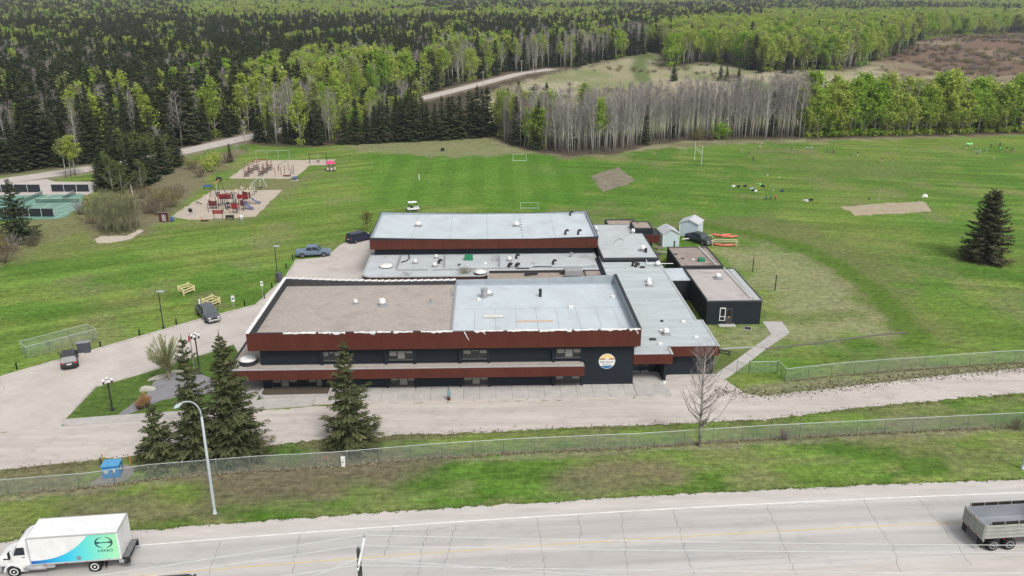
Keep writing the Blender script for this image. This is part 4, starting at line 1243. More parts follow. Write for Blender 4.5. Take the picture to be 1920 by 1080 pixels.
# --- right wing and entrance canopy
WZ = 4.02
wing = [(17.5, 91.1), (27.25, 91.1), (27.25, 99.2), (26.45, 99.2), (26.45, 126.9), (17.6, 126.9)]
part("wall", MB().box(20.85, 27.0, 91.83, 99.0, -.1, 3.7), M_wall)
part("wall", MB().box(17.0, 26.2, 92.4, 126.8, -.1, 3.72), M_wall)
part("roof", MB().prism(wing, 3.75, WZ), M_memb2)
ribbed("fascia", [(21.25, 91.05), (27.32, 91.05), (27.32, 99.25)], 2.74, 4.04, M_fascia)
part("soffit", MB().box(17.5, 27.2, 91.12, 99.1, 2.74, 2.82), M_dark)
part("fascia", MB().box(26.47, 26.6, 99.25, 126.9, 2.9, 4.03), M_dark)
M_edge = mat("pale_edge_flashing", (.44, .46, .46), .6, (.36, .38, .38), scale=2)
part("roof_edge", MB().box(27.10, 27.36, 91.0, 99.3, 4.0, 4.09), M_edge)
part("roof_edge", MB().box(26.38, 27.36, 99.1, 99.3, 4.005, 4.085), M_edge)
part("roof_edge", MB().box(26.36, 26.62, 99.3, 126.9, 4.0, 4.09), M_edge)
part("roof_edge", MB().box(17.6, 26.4, 120.5, 120.75, 4.0, 4.16), M_edge)
part("canopy_roof", MB().box(16.95, 21.3, 89.3, 91.5, 3.5, 3.84), M_memb3)
ribbed("fascia", [(16.82, 92), (16.82, 89.18), (21.45, 89.18), (21.45, 91.05)], 2.66, 3.9, M_fascia)
part("roof_edge", MB().box(21.2, 21.47, 89.15, 91.1, 3.86, 3.95), M_edge)
part("soffit", MB().box(16.95, 21.4, 89.3, 92.4, 2.66, 2.74), M_dark)
part("wing_wall", MB().bbox(20.55, 20.83, 89.5, 92.4, .0, 2.7, .02), M_wall)
part("pier_foot", MB().bbox(20.5, 20.88, 89.35, 89.85, 0, .35, .02), M_wht)
part("wall", MB().box(16.9, 20.8, 92.31, 92.45, 0, 2.7), M_wall)
for k, xx in enumerate((17.25, 18.35)):
    dr_ = part("door", MB().bbox(xx, xx + 1.0, 92.22, 92.30, .05, 2.15, .015), mat("door_navy", (.035, .05, .07), .5))
    part("kick_plate", MB().box(xx + .06, xx + .94, 92.20, 92.217, .08, .42), mat("kick_plate", (.42, .45, .48), .4, metal=.4), dr_)
    part("pane", MB().box(xx + .2, xx + .8, 92.205, 92.217, 1.0, 1.95), M_glass, dr_)
part("notice", MB().box(17.55, 17.8, 92.19, 92.2, 1.5, 1.85), M_wht); part("notice", MB().box(18.62, 18.9, 92.19, 92.2, 1.25, 1.55), mat("orange_notice", (.6, .26, .06), .7))
part("window", MB().box(19.5, 20.4, 92.24, 92.30, .5, 2.1), M_glass)
steps = part("entrance_step", MB().bbox(16.95, 20.6, 88.9, 92.3, 0, .24, .03), M_conc)
part("entrance_step", MB().bbox(16.95, 20.9, 86.1, 88.88, 0, .125, .03), M_conc)
# --- low middle block
MZ = 3.6
def rounded(c, r, a0, a1, n=6): return [(c[0] + r * math.cos(a0 + (a1 - a0) * k / n), c[1] + r * math.sin(a0 + (a1 - a0) * k / n)) for k in range(n + 1)]
mid = [(-18.6, 131)] + rounded((-17.2, 120.1), 1.4, math.pi, 1.5 * math.pi) + rounded((-1.3, 120.2), 1.5, 1.5 * math.pi, 2 * math.pi) + [(.2, 121.4), (17.4, 121.4), (17.4, 131)]
mid_in = [(-18.3, 131)] + rounded((-17.0, 120.3), 1.3, math.pi, 1.5 * math.pi) + rounded((-1.4, 120.4), 1.4, 1.5 * math.pi, 2 * math.pi) + [(0, 121.6), (17.3, 121.6), (17.3, 131)]
part("wall", MB().prism(mid_in, -.1, 2.7), M_wall)
part("fascia", MB().prism(mid, 2.7, MZ - .05), mat("maroon_band", (.06, .022, .017), .7))
part("roof", MB().prism(mid_in, 3.3, MZ), M_memb3)
part("roof_edge", MB().prism(mid, MZ - .05, MZ - .02), M_edge)
rim = MB(); ring = mid[:-4]
for (a, b) in zip(ring[:-1], ring[1:]):
    a = Vector((*a, 0)); b = Vector((*b, 0)); d = (b - a).normalized(); nn = Vector((-d.y, d.x, 0)) * .16
    rim.add([(a.x, a.y, MZ - .02), (b.x, b.y, MZ - .02), (b.x + nn.x, b.y + nn.y, MZ - .02), (a.x + nn.x, a.y + nn.y, MZ - .02), (a.x, a.y, MZ + .1), (b.x, b.y, MZ + .1), (b.x + nn.x, b.y + nn.y, MZ + .1), (a.x + nn.x, a.y + nn.y, MZ + .1)], [(4, 5, 6, 7), (0, 1, 5, 4), (2, 3, 7, 6)])
part("roof_rim", rim, M_edge)
def roof_box(name, px0, py0, px1, py1, z, h, w, m):
    a = G(px0, py0, z); b = G(px1, py1, z); d = (b - a); Lg = d.length; d.normalize(); nn = Vector((-d.y, d.x, 0)) * w / 2
    P = [a - nn, b - nn, b + nn, a + nn]
    return part(name, MB().prism([(p.x, p.y) for p in P], z - .02, z + h), m)
for q in ((752, 479, 743, 505), (743, 507, 803, 507), (811, 507, 914, 505), (914, 504, 1120, 501), (834, 480, 833, 503), (936, 482, 936, 501)): roof_box("roof_curb", *q, MZ, .14, .28, M_galv)
part("roof", MB().box(.25, 18.9, 107.95, 121.3, 2.6, 3.2), M_rgravel2)
part("roof_edge", MB().box(.05, .3, 107.95, 121.5, 3.0, 3.55), M_galv); part("roof_edge", MB().box(18.8, 19.1, 107.95, 121.3, 3.0, 3.9), M_galv); part("roof_edge", MB().box(.3, 18.8, 121.25, 121.45, 3.0, 3.52), M_dark)
for q in ((984, 515, 1008, 513), (1050, 512, 1080, 511), (967, 506, 992, 506), (1000, 503, 1035, 503)): roof_box("roof_curb", *q, MZ - .2, .28, .5, M_dark)
part("roof_hatch", MB().bbox(11.6, 14.3, 119.6, 121.2, 3.2, 4.15, .05), M_galv)
part("roof_tray", MB().box(11.2, 14.0, 117.9, 119.2, 3.2, 3.32), M_dark); part("roof_tray", MB().box(14.7, 17.2, 118.8, 120.9, 3.2, 3.55), M_rstain)

# --- gymnasium
GX0, GX1, GY0, GY1 = -18.5, 17.7, 129.0, 145.3
def gtop(x, y): return float(np.interp(x, [-18.5, -10, -3, 8, 17.7], [6.64, 6.42, 6.28, 6.28, 6.55]))
part("wall", MB().box(-17.9, 17.1, 129.8, 144.6, -.1, 4.9), M_wall)
part("soffit", MB().box(GX0 + .03, GX1 - .03, GY0 + .03, GY1 - .03, 4.72, 4.8), M_dark)
ribbed("fascia", [(GX0, GY1), (GX0, GY0), (GX1, GY0), (GX1, GY1), (GX0, GY1)], 4.74, lambda x, y: gtop(x, y) - .02, M_fascia)
ring_band("parapet", [(GX0 + .02, GY0 + .02), (GX1 - .02, GY0 + .02), (GX1 - .02, GY1 - .02), (GX0 + .02, GY1 - .02)], .26, 6.0, gtop, M_innerL)
ring_band("cap", [(GX0 - .05, GY0 - .05), (GX1 + .05, GY0 - .05), (GX1 + .05, GY1 + .05), (GX0 - .05, GY1 + .05)], .16, 6.3, lambda x, y: gtop(x, y) + .04, M_dark)
part("roof", MB().box(GX0 + .2, GX1 - .2, GY0 + .2, GY1 - .2, 5.8, 6.16), M_memb)
for k in range(7): part("roof_stain", MB().box(5.55 + .1 * rr.random(), 5.8 + .15 * rr.random(), 131 + k * 1.7, 131.3 + k * 1.7 + .2 * rr.random(), 6.14, 6.166), M_dark)
for xx in (-12, -6, 0, 11): part("roof_seam", MB().box(xx, xx + .08, 129.4, 144.9, 6.14, 6.166), M_innerL)
for k in range(9): part("wall_joint", MB().box(-14 + 3.8 * k, -13.95 + 3.8 * k, 129.77, 129.798, 3.65, 4.7), M_dark)

# --- block behind the wing
NYf = G(1118, 492, WZ).y; NZ = atY(1118, 484, NYf).z
nb0 = G(1117, 420, NZ); nb1 = G(1187, 420, NZ)
part("wall", MB().box(17.75, 26.4, NYf, nb1.y, 0, NZ - .25), M_wall)
part("roof", MB().box(17.8, 26.35, NYf + .02, nb1.y - .02, NZ - .25, NZ - .03), M_memb3)
ring_band("roof_rim", [(17.72, NYf - .04), (26.45, NYf - .04), (26.45, nb1.y), (17.72, nb1.y)], .22, NZ - .3, NZ, M_inner)
a_ = G(1189, 428, 5.6); b_ = G(1226, 428, 5.6); c_ = G(1213, 415, 5.6)
part("stair_tower", MB().box(a_.x, b_.x - .1, a_.y, c_.y, 0, 5.4), M_wall)
part("roof", MB().box(a_.x + .1, b_.x - .2, a_.y + .1, c_.y - .1, 5.4, 5.5), M_rgravel2)
ring_band("roof_rim", [(a_.x, a_.y), (b_.x - .1, a_.y), (b_.x - .1, c_.y), (a_.x, c_.y)], .2, 5.35, 5.62, M_inner)
d_ = G(1137, 417, 4.6); e_ = G(1190, 414, 4.6)
part("wall", MB().box(d_.x, e_.x, d_.y - 4, d_.y + 2.2, 0, 4.3), M_wall)
part("roof", MB().box(d_.x + .1, e_.x - .1, d_.y - 3.9, d_.y + 2.1, 4.3, 4.4), M_rgravel2)
ring_band("roof_rim", [(d_.x, d_.y - 4), (e_.x, d_.y - 4), (e_.x, d_.y + 2.2), (d_.x, d_.y + 2.2)], .2, 4.25, 4.6, M_inner)
f0 = atY(1206, 455, a_.y - 1.0); f1 = atY(1233, 442, a_.y - 1.0)
part("porch_roof", MB().box(f0.x, f1.x + .4, a_.y - 1.0, a_.y + 3.5, f0.z + .1, f1.z), M_dark)
ribbed("fascia", [(f0.x, a_.y - 1.05), (f1.x + .45, a_.y - 1.05), (f1.x + .45, a_.y + 3.5)], f0.z, f1.z + .1, M_fascia)

# --- roof ventilators and other roof fittings
def vent_cap(px, py, z, h=.8, w=.6, m=None, name="roof_vent"):
    p = G(px, py, z); mb = MB()
    o = part(name, MB().bbox(p.x - w * .36, p.x + w * .36, p.y - w * .36, p.y + w * .36, z - .02, z + h * .5, .03), M_galv)
    part("hood", MB().lathe((p.x, p.y, z + h * .36), [(w * .50, 0), (w * .52, h * .10), (w * .44, h * .38), (w * .36, h * .48), (.02, h * .51)], 10), m or M_wht, o)
    part("flange", MB().box(p.x - w * .75, p.x + w * .75, p.y - w * .7, p.y + w * .7, z - .01, z + .05), M_galv, o)
def goose(px, py, z, h=.8, r=.18):
    p = G(px, py, z); pts = [(p.x, p.y, z - .02), (p.x, p.y, z + h * .6)] + [(p.x + .28 * (1 - math.cos(t)), p.y - .1 * (1 - math.cos(t)), z + h * .6 + .32 * math.sin(t)) for t in (.6, 1.2, 1.8, 2.5)]
    part("gooseneck_vent", MB().path(pts, [r] * len(pts), 8), M_dark, smooth=True)
def pipe(px, py, z, h=.9, r=.14, m=None): p = G(px, py, z); part("vent_pipe", MB().lathe((p.x, p.y, z), [(r, -.02), (r, h), (r * 1.15, h), (r * 1.15, h * 1.08), (r * .6, h * 1.1)], 10), m or M_dark)
def rbox(px, py, z, w=.5, d=.4, h=.22, m=None): p = G(px, py, z); part("roof_box", MB().bbox(p.x - w / 2, p.x + w / 2, p.y - d / 2, p.y + d / 2, z - .01, z + h, .03), m or M_wht)
for a in ((667, 570, 6.24, .75, .55), (717, 573, 6.24, 1.1, .85), (916, 553, 6.22, .7, .8), (784, 424, 6.16, .9, .9), (968, 424, 6.16, .9, .9), (779, 494, MZ, .8, .6), (818, 484, MZ, .7, .55), (815, 500, MZ, .75, .65), (955, 489, MZ, .8, .6), (1216, 529, WZ, .75, .7), (1217, 536, WZ, .85, .75), (1248, 627, WZ, .95, .75), (1187, 437, NZ, .9, .7), (1205, 470, NZ, 1.0, .9), (1233, 499, WZ, .9, .75), (1346, 521, 3.54, .8, .8), (1117, 433, NZ, 1.0, .6)): vent_cap(*a)
for a in ((1060, 440, 6.16), (1084, 440, 6.16), (1069, 404, 6.16, .7), (1037, 496, MZ, .7), (954, 502, MZ, .6, .24), (968, 502, MZ, .6, .24), (968, 485, MZ, .6), (1186, 499, WZ, .6), (1192, 502, WZ, .55, .24), (823, 494, MZ, .5, .2)): goose(*a)
for a in ((1013, 556, 6.22, .95, .2), (808, 566, 6.24, .4, .09, M_galv), (1071, 482, MZ, .7, .2, M_galv), (908, 558, 6.22, 1.15, .42, M_galv), (1211, 473, NZ, .6, .2), (1195, 427, NZ, .8, .15)): pipe(*a)
for a in ((898, 563, 6.22, .45, .4, .25), (1070, 577, 6.22, .55, .45, .25), (1149, 557, 6.22, .55, .45, .25), (1281, 604, WZ, .5, .4, .2), (1240, 622, WZ, .45, .4, .28), (1305, 633, WZ, .5, .4, .2), (1238, 646, WZ, .5, .4, .22), (1241, 603, WZ, .35, .3, .2, M_dark), (1224, 637, WZ, .8, .5, .15, M_dark), (1204, 502, WZ, .8, .5, .2, M_dark), (861, 497, MZ, .4, .3, .2, M_dark), (910, 494, MZ, .5, .4, .15), (1000, 495, MZ, .5, .4, .2, M_galv), (879, 487, MZ, 1.3, .9, .75, M_green), (808, 570, 6.24, .9, .6, .06, M_galv)): rbox(*a)
M_dome = mat("white_skylight", (.74, .73, .70), .4, (.64, .63, .6), scale=2)
def dome(px, py, z, r, base=.3):
    p = G(px, py, z)
    o = part("skylight", MB().lathe((p.x, p.y, z), [(r * 1.0, -.02), (r * 1.0, base), (r * .96, base + .02)], 24), M_dark)
    part("skylight_dome", MB().lathe((p.x, p.y, z + base), [(r * .98, 0), (r * .9, .12), (r * .6, .26), (r * .25, .33), (.02, .34)], 24), M_dome, o, True)
dome(466, 681, LZ, 1.05, .5); dome(724, 500, MZ, 1.1, .1); dome(901, 513, MZ, 1.0, .25)
a = G(760, 490, MZ); part("hose", MB().path([G(752, 492, MZ + .08), G(762, 489, MZ + .08), G(768, 484, MZ + .08), G(766, 478, MZ + .08)], .09, 6), M_dark)
for q in ([(1203, 476), (1210, 482), (1213, 491), (1213, 494)], [(1213, 494), (1262, 494)]): part("roof_pipe", MB().path([G(*p_, WZ + .35) for p_ in q], .06, 6), M_wht)
for q in ([(1153, 452), (1163, 447)], [(1160, 446), (1170, 451)], [(1150, 456), (1158, 449)]): part("old_cable", MB().path([G(*p_, NZ + .04) for p_ in q], .04, 5), M_galv)
for q in ([(853, 555), (846, 548), (845, 540)], [(846, 556), (847, 545)]): part("bent_strip", MB().path([G(*p_, 6.3) for p_ in q], .05, 5), M_galv)
# loose things lying on the roof
p = G(1001, 603, 6.22); lum = thing("lumber_stack", "long pale timbers lying on the pale front roof", "lumber", (p.x, p.y, 6.22))
for k in range(3): MB().bbox(-2.25 + .1 * k, 2.2 + .06 * k, -.18 + .13 * k, -.06 + .13 * k, 0, .1, .01).build("plank", M_wood, lum)
p = G(926, 596, 6.22); rol = thing("membrane_rolls", "pale rolls of roofing lying on the front roof", "roofing roll", (p.x, p.y, 6.22), R(-2))
for k, (l, yy) in enumerate(((1.3, 0), (1.15, .25), (1.05, .46))): MB().tube((-l, yy, .12), (l, yy + .05, .12), .12, .12, 10).build("roll", mat("pale_roll", (.58, .57, .53), .8), rol)

# --- annexes on the right
annex = thing("classroom_annex", "dark flat roofed annex with gravel roof beside the footpath", "building", (34, 114, 0))
ap = lambda name, mb, m, parent=None, smooth=False: mb.build(name, m, parent or annex, smooth, world=True)
ap("wall", MB().box(30.05, 37.6, 107.55, 121.5, -.1, 3.35), M_wall)
ap("roof", MB().box(30.1, 37.55, 107.6, 121.45, 3.35, 3.44), M_rstain.copy() if False else mat("annex_gravel", (.46, .425, .405), .95, (.37, .34, .325), scale=.5, detail=9, bump=.4, bscale=9, stain=((.20, .175, .165), .28, .54, .72, .6)))
mbx = MB()
for (x0, x1, y0, y1) in ((30.0, 37.7, 107.48, 107.7), (30.0, 37.7, 121.4, 121.6), (30.0, 30.2, 107.7, 121.4), (37.5, 37.7, 107.7, 121.4)): mbx.box(x0, x1, y0, y1, 3.3, 3.56)
ap("roof_rim", mbx, M_inner)
ap("roof_edge", MB().box(29.98, 37.72, 107.45, 107.66, 3.561, 3.59), M_galv)
ap("roof_pipe", MB().path([(36.0, 121.2, 3.7), (36.3, 108.2, 3.7)], .08, 6), M_wht)
ap("roof_panel", MB().box(36.6, 37.5, 107.9, 121.3, 3.44, 3.52), M_edge)
wx0 = atY(1349, 590, 107.5).x; wx1 = atY(1360, 590, 107.5).x
w = ap("window", MB().box(wx0, wx1, 107.42, 107.54, .62, 2.5), M_wht)
ap("pane", MB().box(wx0 + .1, wx1 - .1, 107.40, 107.419, 1.3, 2.4), M_glass, w); ap("pane", MB().box(wx0 + .1, wx1 - .1, 107.40, 107.419, .72, 1.18), M_glass, w)
dd = ap("door", MB().box(wx1 + .06, wx1 + 1.0, 107.44, 107.54, .12, 2.4), mat("door_charcoal", (.05, .052, .06), .5))
ap("pane", MB().box(wx1 + .25, wx1 + .8, 107.42, 107.439, 1.3, 2.2), M_glass, dd); ap("notice", MB().box(wx1 + .4, wx1 + .6, 107.41, 107.419, 1.05, 1.25), MATS["orange_notice"], dd); ap("handle", MB().box(wx1 + .14, wx1 + .2, 107.36, 107.439, 1.0, 1.2), M_galv, dd)
ap("door_step", MB().bbox(wx0 - .1, wx1 + 1.4, 106.6, 107.5, 0, .12, .02), M_conc)
ap("wall", MB().box(26.7, 30.0, 117.3, 122.6, -.1, 3.1), M_wall); ap("roof", MB().box(26.65, 30.0, 117.2, 122.7, 3.1, 3.25), M_memb)
annex2 = thing("storage_annex", "low back annex with muddy stained flat roof in front of the sheds", "building", (33, 128, 0))
bp_ = lambda name, mb, m, parent=None: mb.build(name, m, parent or annex2, False, world=True)
bp_("wall", MB().box(29.75, 36.3, 123.0, 133.0, -.1, 3.3), M_wall)
bp_("roof", MB().box(29.8, 36.25, 123.0, 132.95, 3.3, 3.42), M_rstain)
mbx = MB()
for (x0, x1, y0, y1) in ((29.7, 36.4, 122.9, 123.05), (29.7, 36.4, 132.9, 133.1), (29.7, 29.9, 123.05, 132.9), (36.2, 36.4, 123.05, 132.9)): mbx.box(x0, x1, y0, y1, 3.2, 3.54)
bp_("roof_rim", mbx, M_inner)
bp_("roof_pipe", MB().path([(34.9, 132.8, 3.6), (35.3, 123.2, 3.6)], .08, 6), M_wht)
for (px, py, h, m) in ((1264, 463, .9, M_dark), (1323, 462, .9, M_dark)):
    p = G(px, py, 3.42); bp_("vent_pipe", MB().lathe((p.x, p.y, 3.42), [(.13, 0), (.13, h), (.16, h), (.16, h + .1)], 10), m)
p = G(1315, 490, 3.42); bp_("roof_box", MB().bbox(p.x - .5, p.x + .5, p.y - .4, p.y + .4, 3.42, 4.0, .04), M_green)
for (px, py) in ((1267, 477), (1280, 485), (1300, 487)): p = G(px, py, 3.42); bp_("roof_box", MB().bbox(p.x - .25, p.x + .25, p.y - .2, p.y + .2, 3.41, 3.55, .03), M_dark if px < 1290 else M_wht)

# --- two sheds
M_shed = mat("pale_blue_siding", (.52, .60, .66), .7, (.47, .545, .605), scale=1, stretch=(.2, .2, 3))
M_shingle = mat("grey_shingle", (.50, .52, .55), .9, (.40, .42, .445), scale=1.3, detail=7, bump=.3)
def shed(loc, rz, w, d, h, rise, label):
    o = thing("garden_shed", label, "shed", loc, rz, "garden sheds behind the school")
    n = 12
    b = MB()
    for (x0, x1, y0, y1) in ((-w / 2, w / 2, 0, 0), (w / 2, w / 2, 0, d), (w / 2, -w / 2, d, d), (-w / 2, -w / 2, d, 0)):
        b.face([(x0, y0, 0), (x1, y1, 0), (x1, y1, h), (x0, y0, h)])
    b.face([(-w / 2, 0, h), (w / 2, 0, h), (0, 0, h + rise)]); b.face([(w / 2, d, h), (-w / 2, d, h), (0, d, h + rise)])
    b.build("wall", M_shed, o)
    e = .22
    for s in (-1, 1):
        r = MB(); q = [(0, -e, h + rise), (s * (w / 2 + e), -e, h - rise * e / (w / 2)), (s * (w / 2 + e), d + e, h - rise * e / (w / 2)), (0, d + e, h + rise)]
        r.add([*q, *[(a, b_, c + .09) for a, b_, c in q]], [(0, 1, 2, 3), (4, 5, 6, 7), (0, 1, 5, 4), (1, 2, 6, 5), (2, 3, 7, 6)]); r.build("roof_slope", M_shingle, o)
    for (x0, y0) in ((-w / 2, 0), (w / 2, 0), (w / 2, d), (-w / 2, d)): MB().box(x0 - .07, x0 + .07, y0 - .07, y0 + .07, 0, h).build("corner_trim", M_wht, o)
    for s in (-1, 1):
        t = MB(); t.add([(0, -.02, h + rise), (s * w / 2, -.02, h), (s * w / 2, -.02, h - .14), (0, -.02, h + rise - .14), (0, -.06, h + rise), (s * w / 2, -.06, h), (s * w / 2, -.06, h - .14), (0, -.06, h + rise - .14)], [(4, 5, 6, 7), (0, 1, 5, 4), (3, 2, 6, 7)]); t.build("gable_trim", M_wht, o)
    return o
p = G(1257, 463); shed(p, R(4), 2.9, 3.6, 2.5, .75, "pale blue garden shed with gable end facing the school, nearer of two")
p = G(1291, 446); shed((p.x + .1, p.y + .8, 0), R(-28), 3.4, 3.6, 2.55, .7, "pale blue garden shed with hipped look roof, farther of two")
# ------------------------------------------------------------------ vehicles (local +x is forward)
M_tyre = mat("tyre_rubber", (.022, .022, .023), .9)
M_rim = mat("wheel_alloy", (.42, .42, .43), .4, metal=.5)
M_carglass = glass_mat("car_glass", (.022, .03, .038), .25); M_carglass.node_tree.nodes["Principled BSDF"].inputs["Specular IOR Level"].default_value = .3
M_wind = glass_mat("windscreen_glass", (.06, .078, .088), .35); M_wind.node_tree.nodes["Principled BSDF"].inputs["Specular IOR Level"].default_value = .25
M_black = mat("black_plastic", (.02, .02, .021), .6)
M_chrome = mat("chrome_trim", (.55, .56, .57), .25, metal=.7)
M_tail = mat("tail_light", (.42, .02, .03), .3)
M_lamp = mat("headlight", (.62, .63, .64), .2)
M_plate = mat("number_plate", (.75, .75, .74), .5)
def paint(name, c): return mat(name, c, .42, tuple(v * .85 for v in c), scale=1.0, spec=.4, coat=.15)
def wheel(parent, x, y, r=.38, w=.26, dual=False, rimc=None):
    s = 1 if y > 0 else -1
    o = MB().lathe((0, 0, 0), [(r * .62, -w / 2), (r * .93, -w / 2), (r, -w * .3), (r, w * .3), (r * .93, w / 2), (r * .62, w / 2)], 22, 'y').build("wheel", M_tyre, parent, True)
    o.location = (x, y, r)
    q = MB().lathe((0, s * w * .40, 0), [(r * .64, -.02), (r * .64, s * .03), (r * .5, s * .035), (r * .42, -s * .02), (r * .18, -s * .015), (r * .15, s * .05), (.02, s * .055)], 18, 'y')
    q.build("rim", rimc or M_rim, o, False)
    return o
def loft(secs):
    """secs: list of (x, [(y,z)...]) rings of equal length"""
    mb = MB(); n = len(secs[0][1]); vs = [(x, y, z) for x, r in secs for y, z in r]; fs = []
    for i in range(len(secs) - 1):
        for k in range(n):
            fs.append((i * n + k, (i + 1) * n + k, (i + 1) * n + (k + 1) % n, i * n + (k + 1) % n))
    fs += [tuple(range(n)), tuple(range((len(secs) - 1) * n + n - 1, (len(secs) - 1) * n - 1, -1))]
    return mb.add(vs, fs)
def car(name, label, cat, loc, rz, pm, L=4.7, W=1.85, H=1.68, style="suv", wr=.36, axles=None, group=None):
    o = thing(name, label, cat, loc, rz, group)
    w = W / 2; f = L / 2
    if style == "pickup": tops = [(-f, 1.02, .90), (-f + .06, 1.16, .97), (-.75, 1.18, 1), (.9, 1.17, 1), (1.7, 1.15, .99), (f - .35, 1.08, .95), (f - .05, .96, .86), (f, .78, .84)]; gh = (-1.2, 1.42, -1.05, .72); low = .42
    elif style == "van": tops = [(-f, .85, .90), (-f + .06, 1.0, .96), (-1, 1.03, 1), (.9, 1.03, 1), (1.5, 1.0, .98), (f - .45, .92, .92), (f - .08, .74, .80), (f, .6, .76)]; gh = (-f + .05, 1.62, -f + .32, .62); low = .28
    else: tops = [(-f, .84, .86), (-f + .08, 1.0, .94), (-1, 1.04, 1), (.8, 1.03, 1), (1.3, 1.02, .98), (f - .5, .95, .92), (f - .08, .80, .80), (f, .6, .76)]; gh = (-f + .12, 1.15, -f + .62, .45); low = .30
    secs = []
    for x, t, k in tops:
        ww = w * k
        secs.append((x, [(-ww * .93, low), (-ww, low + .18), (-ww, t - .22), (-ww * .95, t - .04), (-ww * .82, t), (ww * .82, t), (ww * .95, t - .04), (ww, t - .22), (ww, low + .18), (ww * .93, low)]))
    loft(secs).build("body", pm, o)
    xb0, xf0, xb1, xf1 = gh; zb = (1.15 if style == "pickup" else 1.0); wb, wt = w * .93, w * .76
    def ring(t, ex=0):
        z = zb + (H - zb) * t; a = xb0 + (xb1 - xb0) * t; b = xf0 + (xf1 - xf0) * t; ww = wb + (wt - wb) * t
        return a, b, ww, z
    g = MB()
    R_ = [ring(0), ring(.82), ring(.96), ring(1.0)]
    R_[2] = (R_[2][0] + .03, R_[2][1] - .05, R_[2][2] - .03, R_[2][3]); R_[3] = (R_[3][0] + .16, R_[3][1] - .22, R_[3][2] - .14, H)
    vs = []; fs = []
    for a, b, ww, z in R_: vs += [(a, -ww, z), (b, -ww, z), (b, ww, z), (a, ww, z)]
    for i in range(3):
        for k in range(4): fs.append((i * 4 + k, i * 4 + (k + 1) % 4, i * 4 + 4 + (k + 1) % 4, i * 4 + 4 + k))
    fs.append((12, 13, 14, 15)); g.add(vs, fs).build("cabin", pm, o)
    def pane(t0, t1, u0, u1, side, name="window", m=M_carglass, off=.012):
        a0, b0, w0, z0 = ring(t0); a1, b1, w1, z1 = ring(t1); mb = MB()
        if side in ("l", "r"):
            s = 1 if side == "l" else -1
            q = [(a0 + (b0 - a0) * u0, s * (w0 + off), z0), (a0 + (b0 - a0) * u1, s * (w0 + off), z0), (a1 + (b1 - a1) * min(u1, .97), s * (w1 + off), z1), (a1 + (b1 - a1) * max(u0, .03), s * (w1 + off), z1)]
        elif side == "f": q = [(b0 + off, -w0 * u1, z0 + .01), (b0 + off, w0 * u1, z0 + .01), (b1 + off, w1 * u1, z1), (b1 + off, -w1 * u1, z1)]
        else: q = [(a0 - off, -w0 * u1, z0), (a0 - off, w0 * u1, z0), (a1 - off, w1 * u1, z1), (a1 - off, -w1 * u1, z1)]
        mb.face(q).build(name, m, o)
    pane(.06, .90, 0, .90, "f", "windscreen", M_wind); pane(.12, .85, 0, .88, "b", "rear_window")
    cuts = {"pickup": ((.05, .44), (.48, .90)), "van": ((.04, .30), (.33, .60), (.63, .92)), "suv": ((.05, .28), (.31, .58), (.61, .92))}[style]
    for s in ("l", "r"):
        for a, b in cuts: pane(.10, .84, a, b, s)
    ax = axles or (-f + .19 * L, f - .185 * L)
    for x in ax:
        for s in (-1, 1):
            MB().lathe((x, s * (w + .004), wr + .04), [(wr * 1.16, -.03 * s), (wr * 1.16, .008 * s), (.02, .009 * s)], 20, 'y').build("wheel_arch", M_black, o)
            wheel(o, x, s * (w - .07), wr)
    for s in (-1, 1):
        MB().bbox(f - .22, f + .01, s * w * .60 - .19, s * w * .60 + .19, .68 if style != "pickup" else .78, .86 if style != "pickup" else .98, .03).build("headlight", M_lamp, o)
        MB().bbox(-f - .015, -f + .12, s * w * .76 - .14, s * w * .76 + .10, .78, 1.02 if style != "van" else 1.15, .03).build("tail_light", M_tail, o)
        MB().bbox(gh[1] - .42, gh[1] - .24, s * (w + .10) - .11, s * (w + .10) + .11, zb + .06, zb + .26, .03).build("mirror", M_black if style == "pickup" else pm, o)
    MB().bbox(f - .08, f + .05, -w * .78, w * .78, low - .02, low + .24, .03).build("bumper", M_chrome if style == "pickup" else M_black, o)
    MB().bbox(-f - .06, -f + .08, -w * .80, w * .80, low - .02, low + .22, .03).build("bumper", M_chrome if style == "pickup" else M_black, o)
    MB().bbox(f - .06, f + .02, -w * .42, w * .42, .62, .90, .02).build("grille", M_black, o)
    MB().box(-f - .03, -f - .012, -.26, .26, .70, .84).build("number_plate", M_plate, o)
    if style == "pickup":
        MB().box(-f + .12, -1.24, -w * .80, w * .80, 1.12, 1.192).build("bed_cover", pm if "blue" in label else M_black, o)
    else:
        for s in (-1, 1): MB().tube((xb1 + .3, s * wt * .86, H + .03), (xf1 - .3, s * wt * .86, H + .03), .02, .02, 5).build("roof_rail", M_chrome, o)
    MB().box(-f + .3, f - .3, -w * .7, w * .7, .2, low + .1).build("underbody", M_black, o)
    return o
def face_along(p, q): return math.atan2(q.y - p.y, q.x - p.x)
a = G(561, 482); b = G(613, 480); c = (a + b) / 2
car("pickup_truck", "blue grey crew cab pickup parked at the upper kerb of the driveway", "pickup truck", (c.x, c.y + .35, .02), face_along(a, b) + .02, paint("slate_blue_paint", (.13, .19, .26)), 5.85, 2.0, 1.92, "pickup", .40)
a = G(661, 457); b = G(690, 447); c = G(672, 455)
car("minivan", "dark navy minivan parked in front of the gym corner", "minivan", (c.x + .1, c.y + 1.2, .02), R(44), paint("navy_paint", (.020, .022, .055)), 5.1, 1.95, 1.78, "van", .34)
c = G(392, 599); car("pickup_truck", "dark grey pickup nosing into the driveway from the kerb", "pickup truck", (c.x - .3, c.y + .7, .02), R(-56), paint("graphite_paint", (.10, .105, .125)), 5.85, 2.0, 1.92, "pickup", .40)
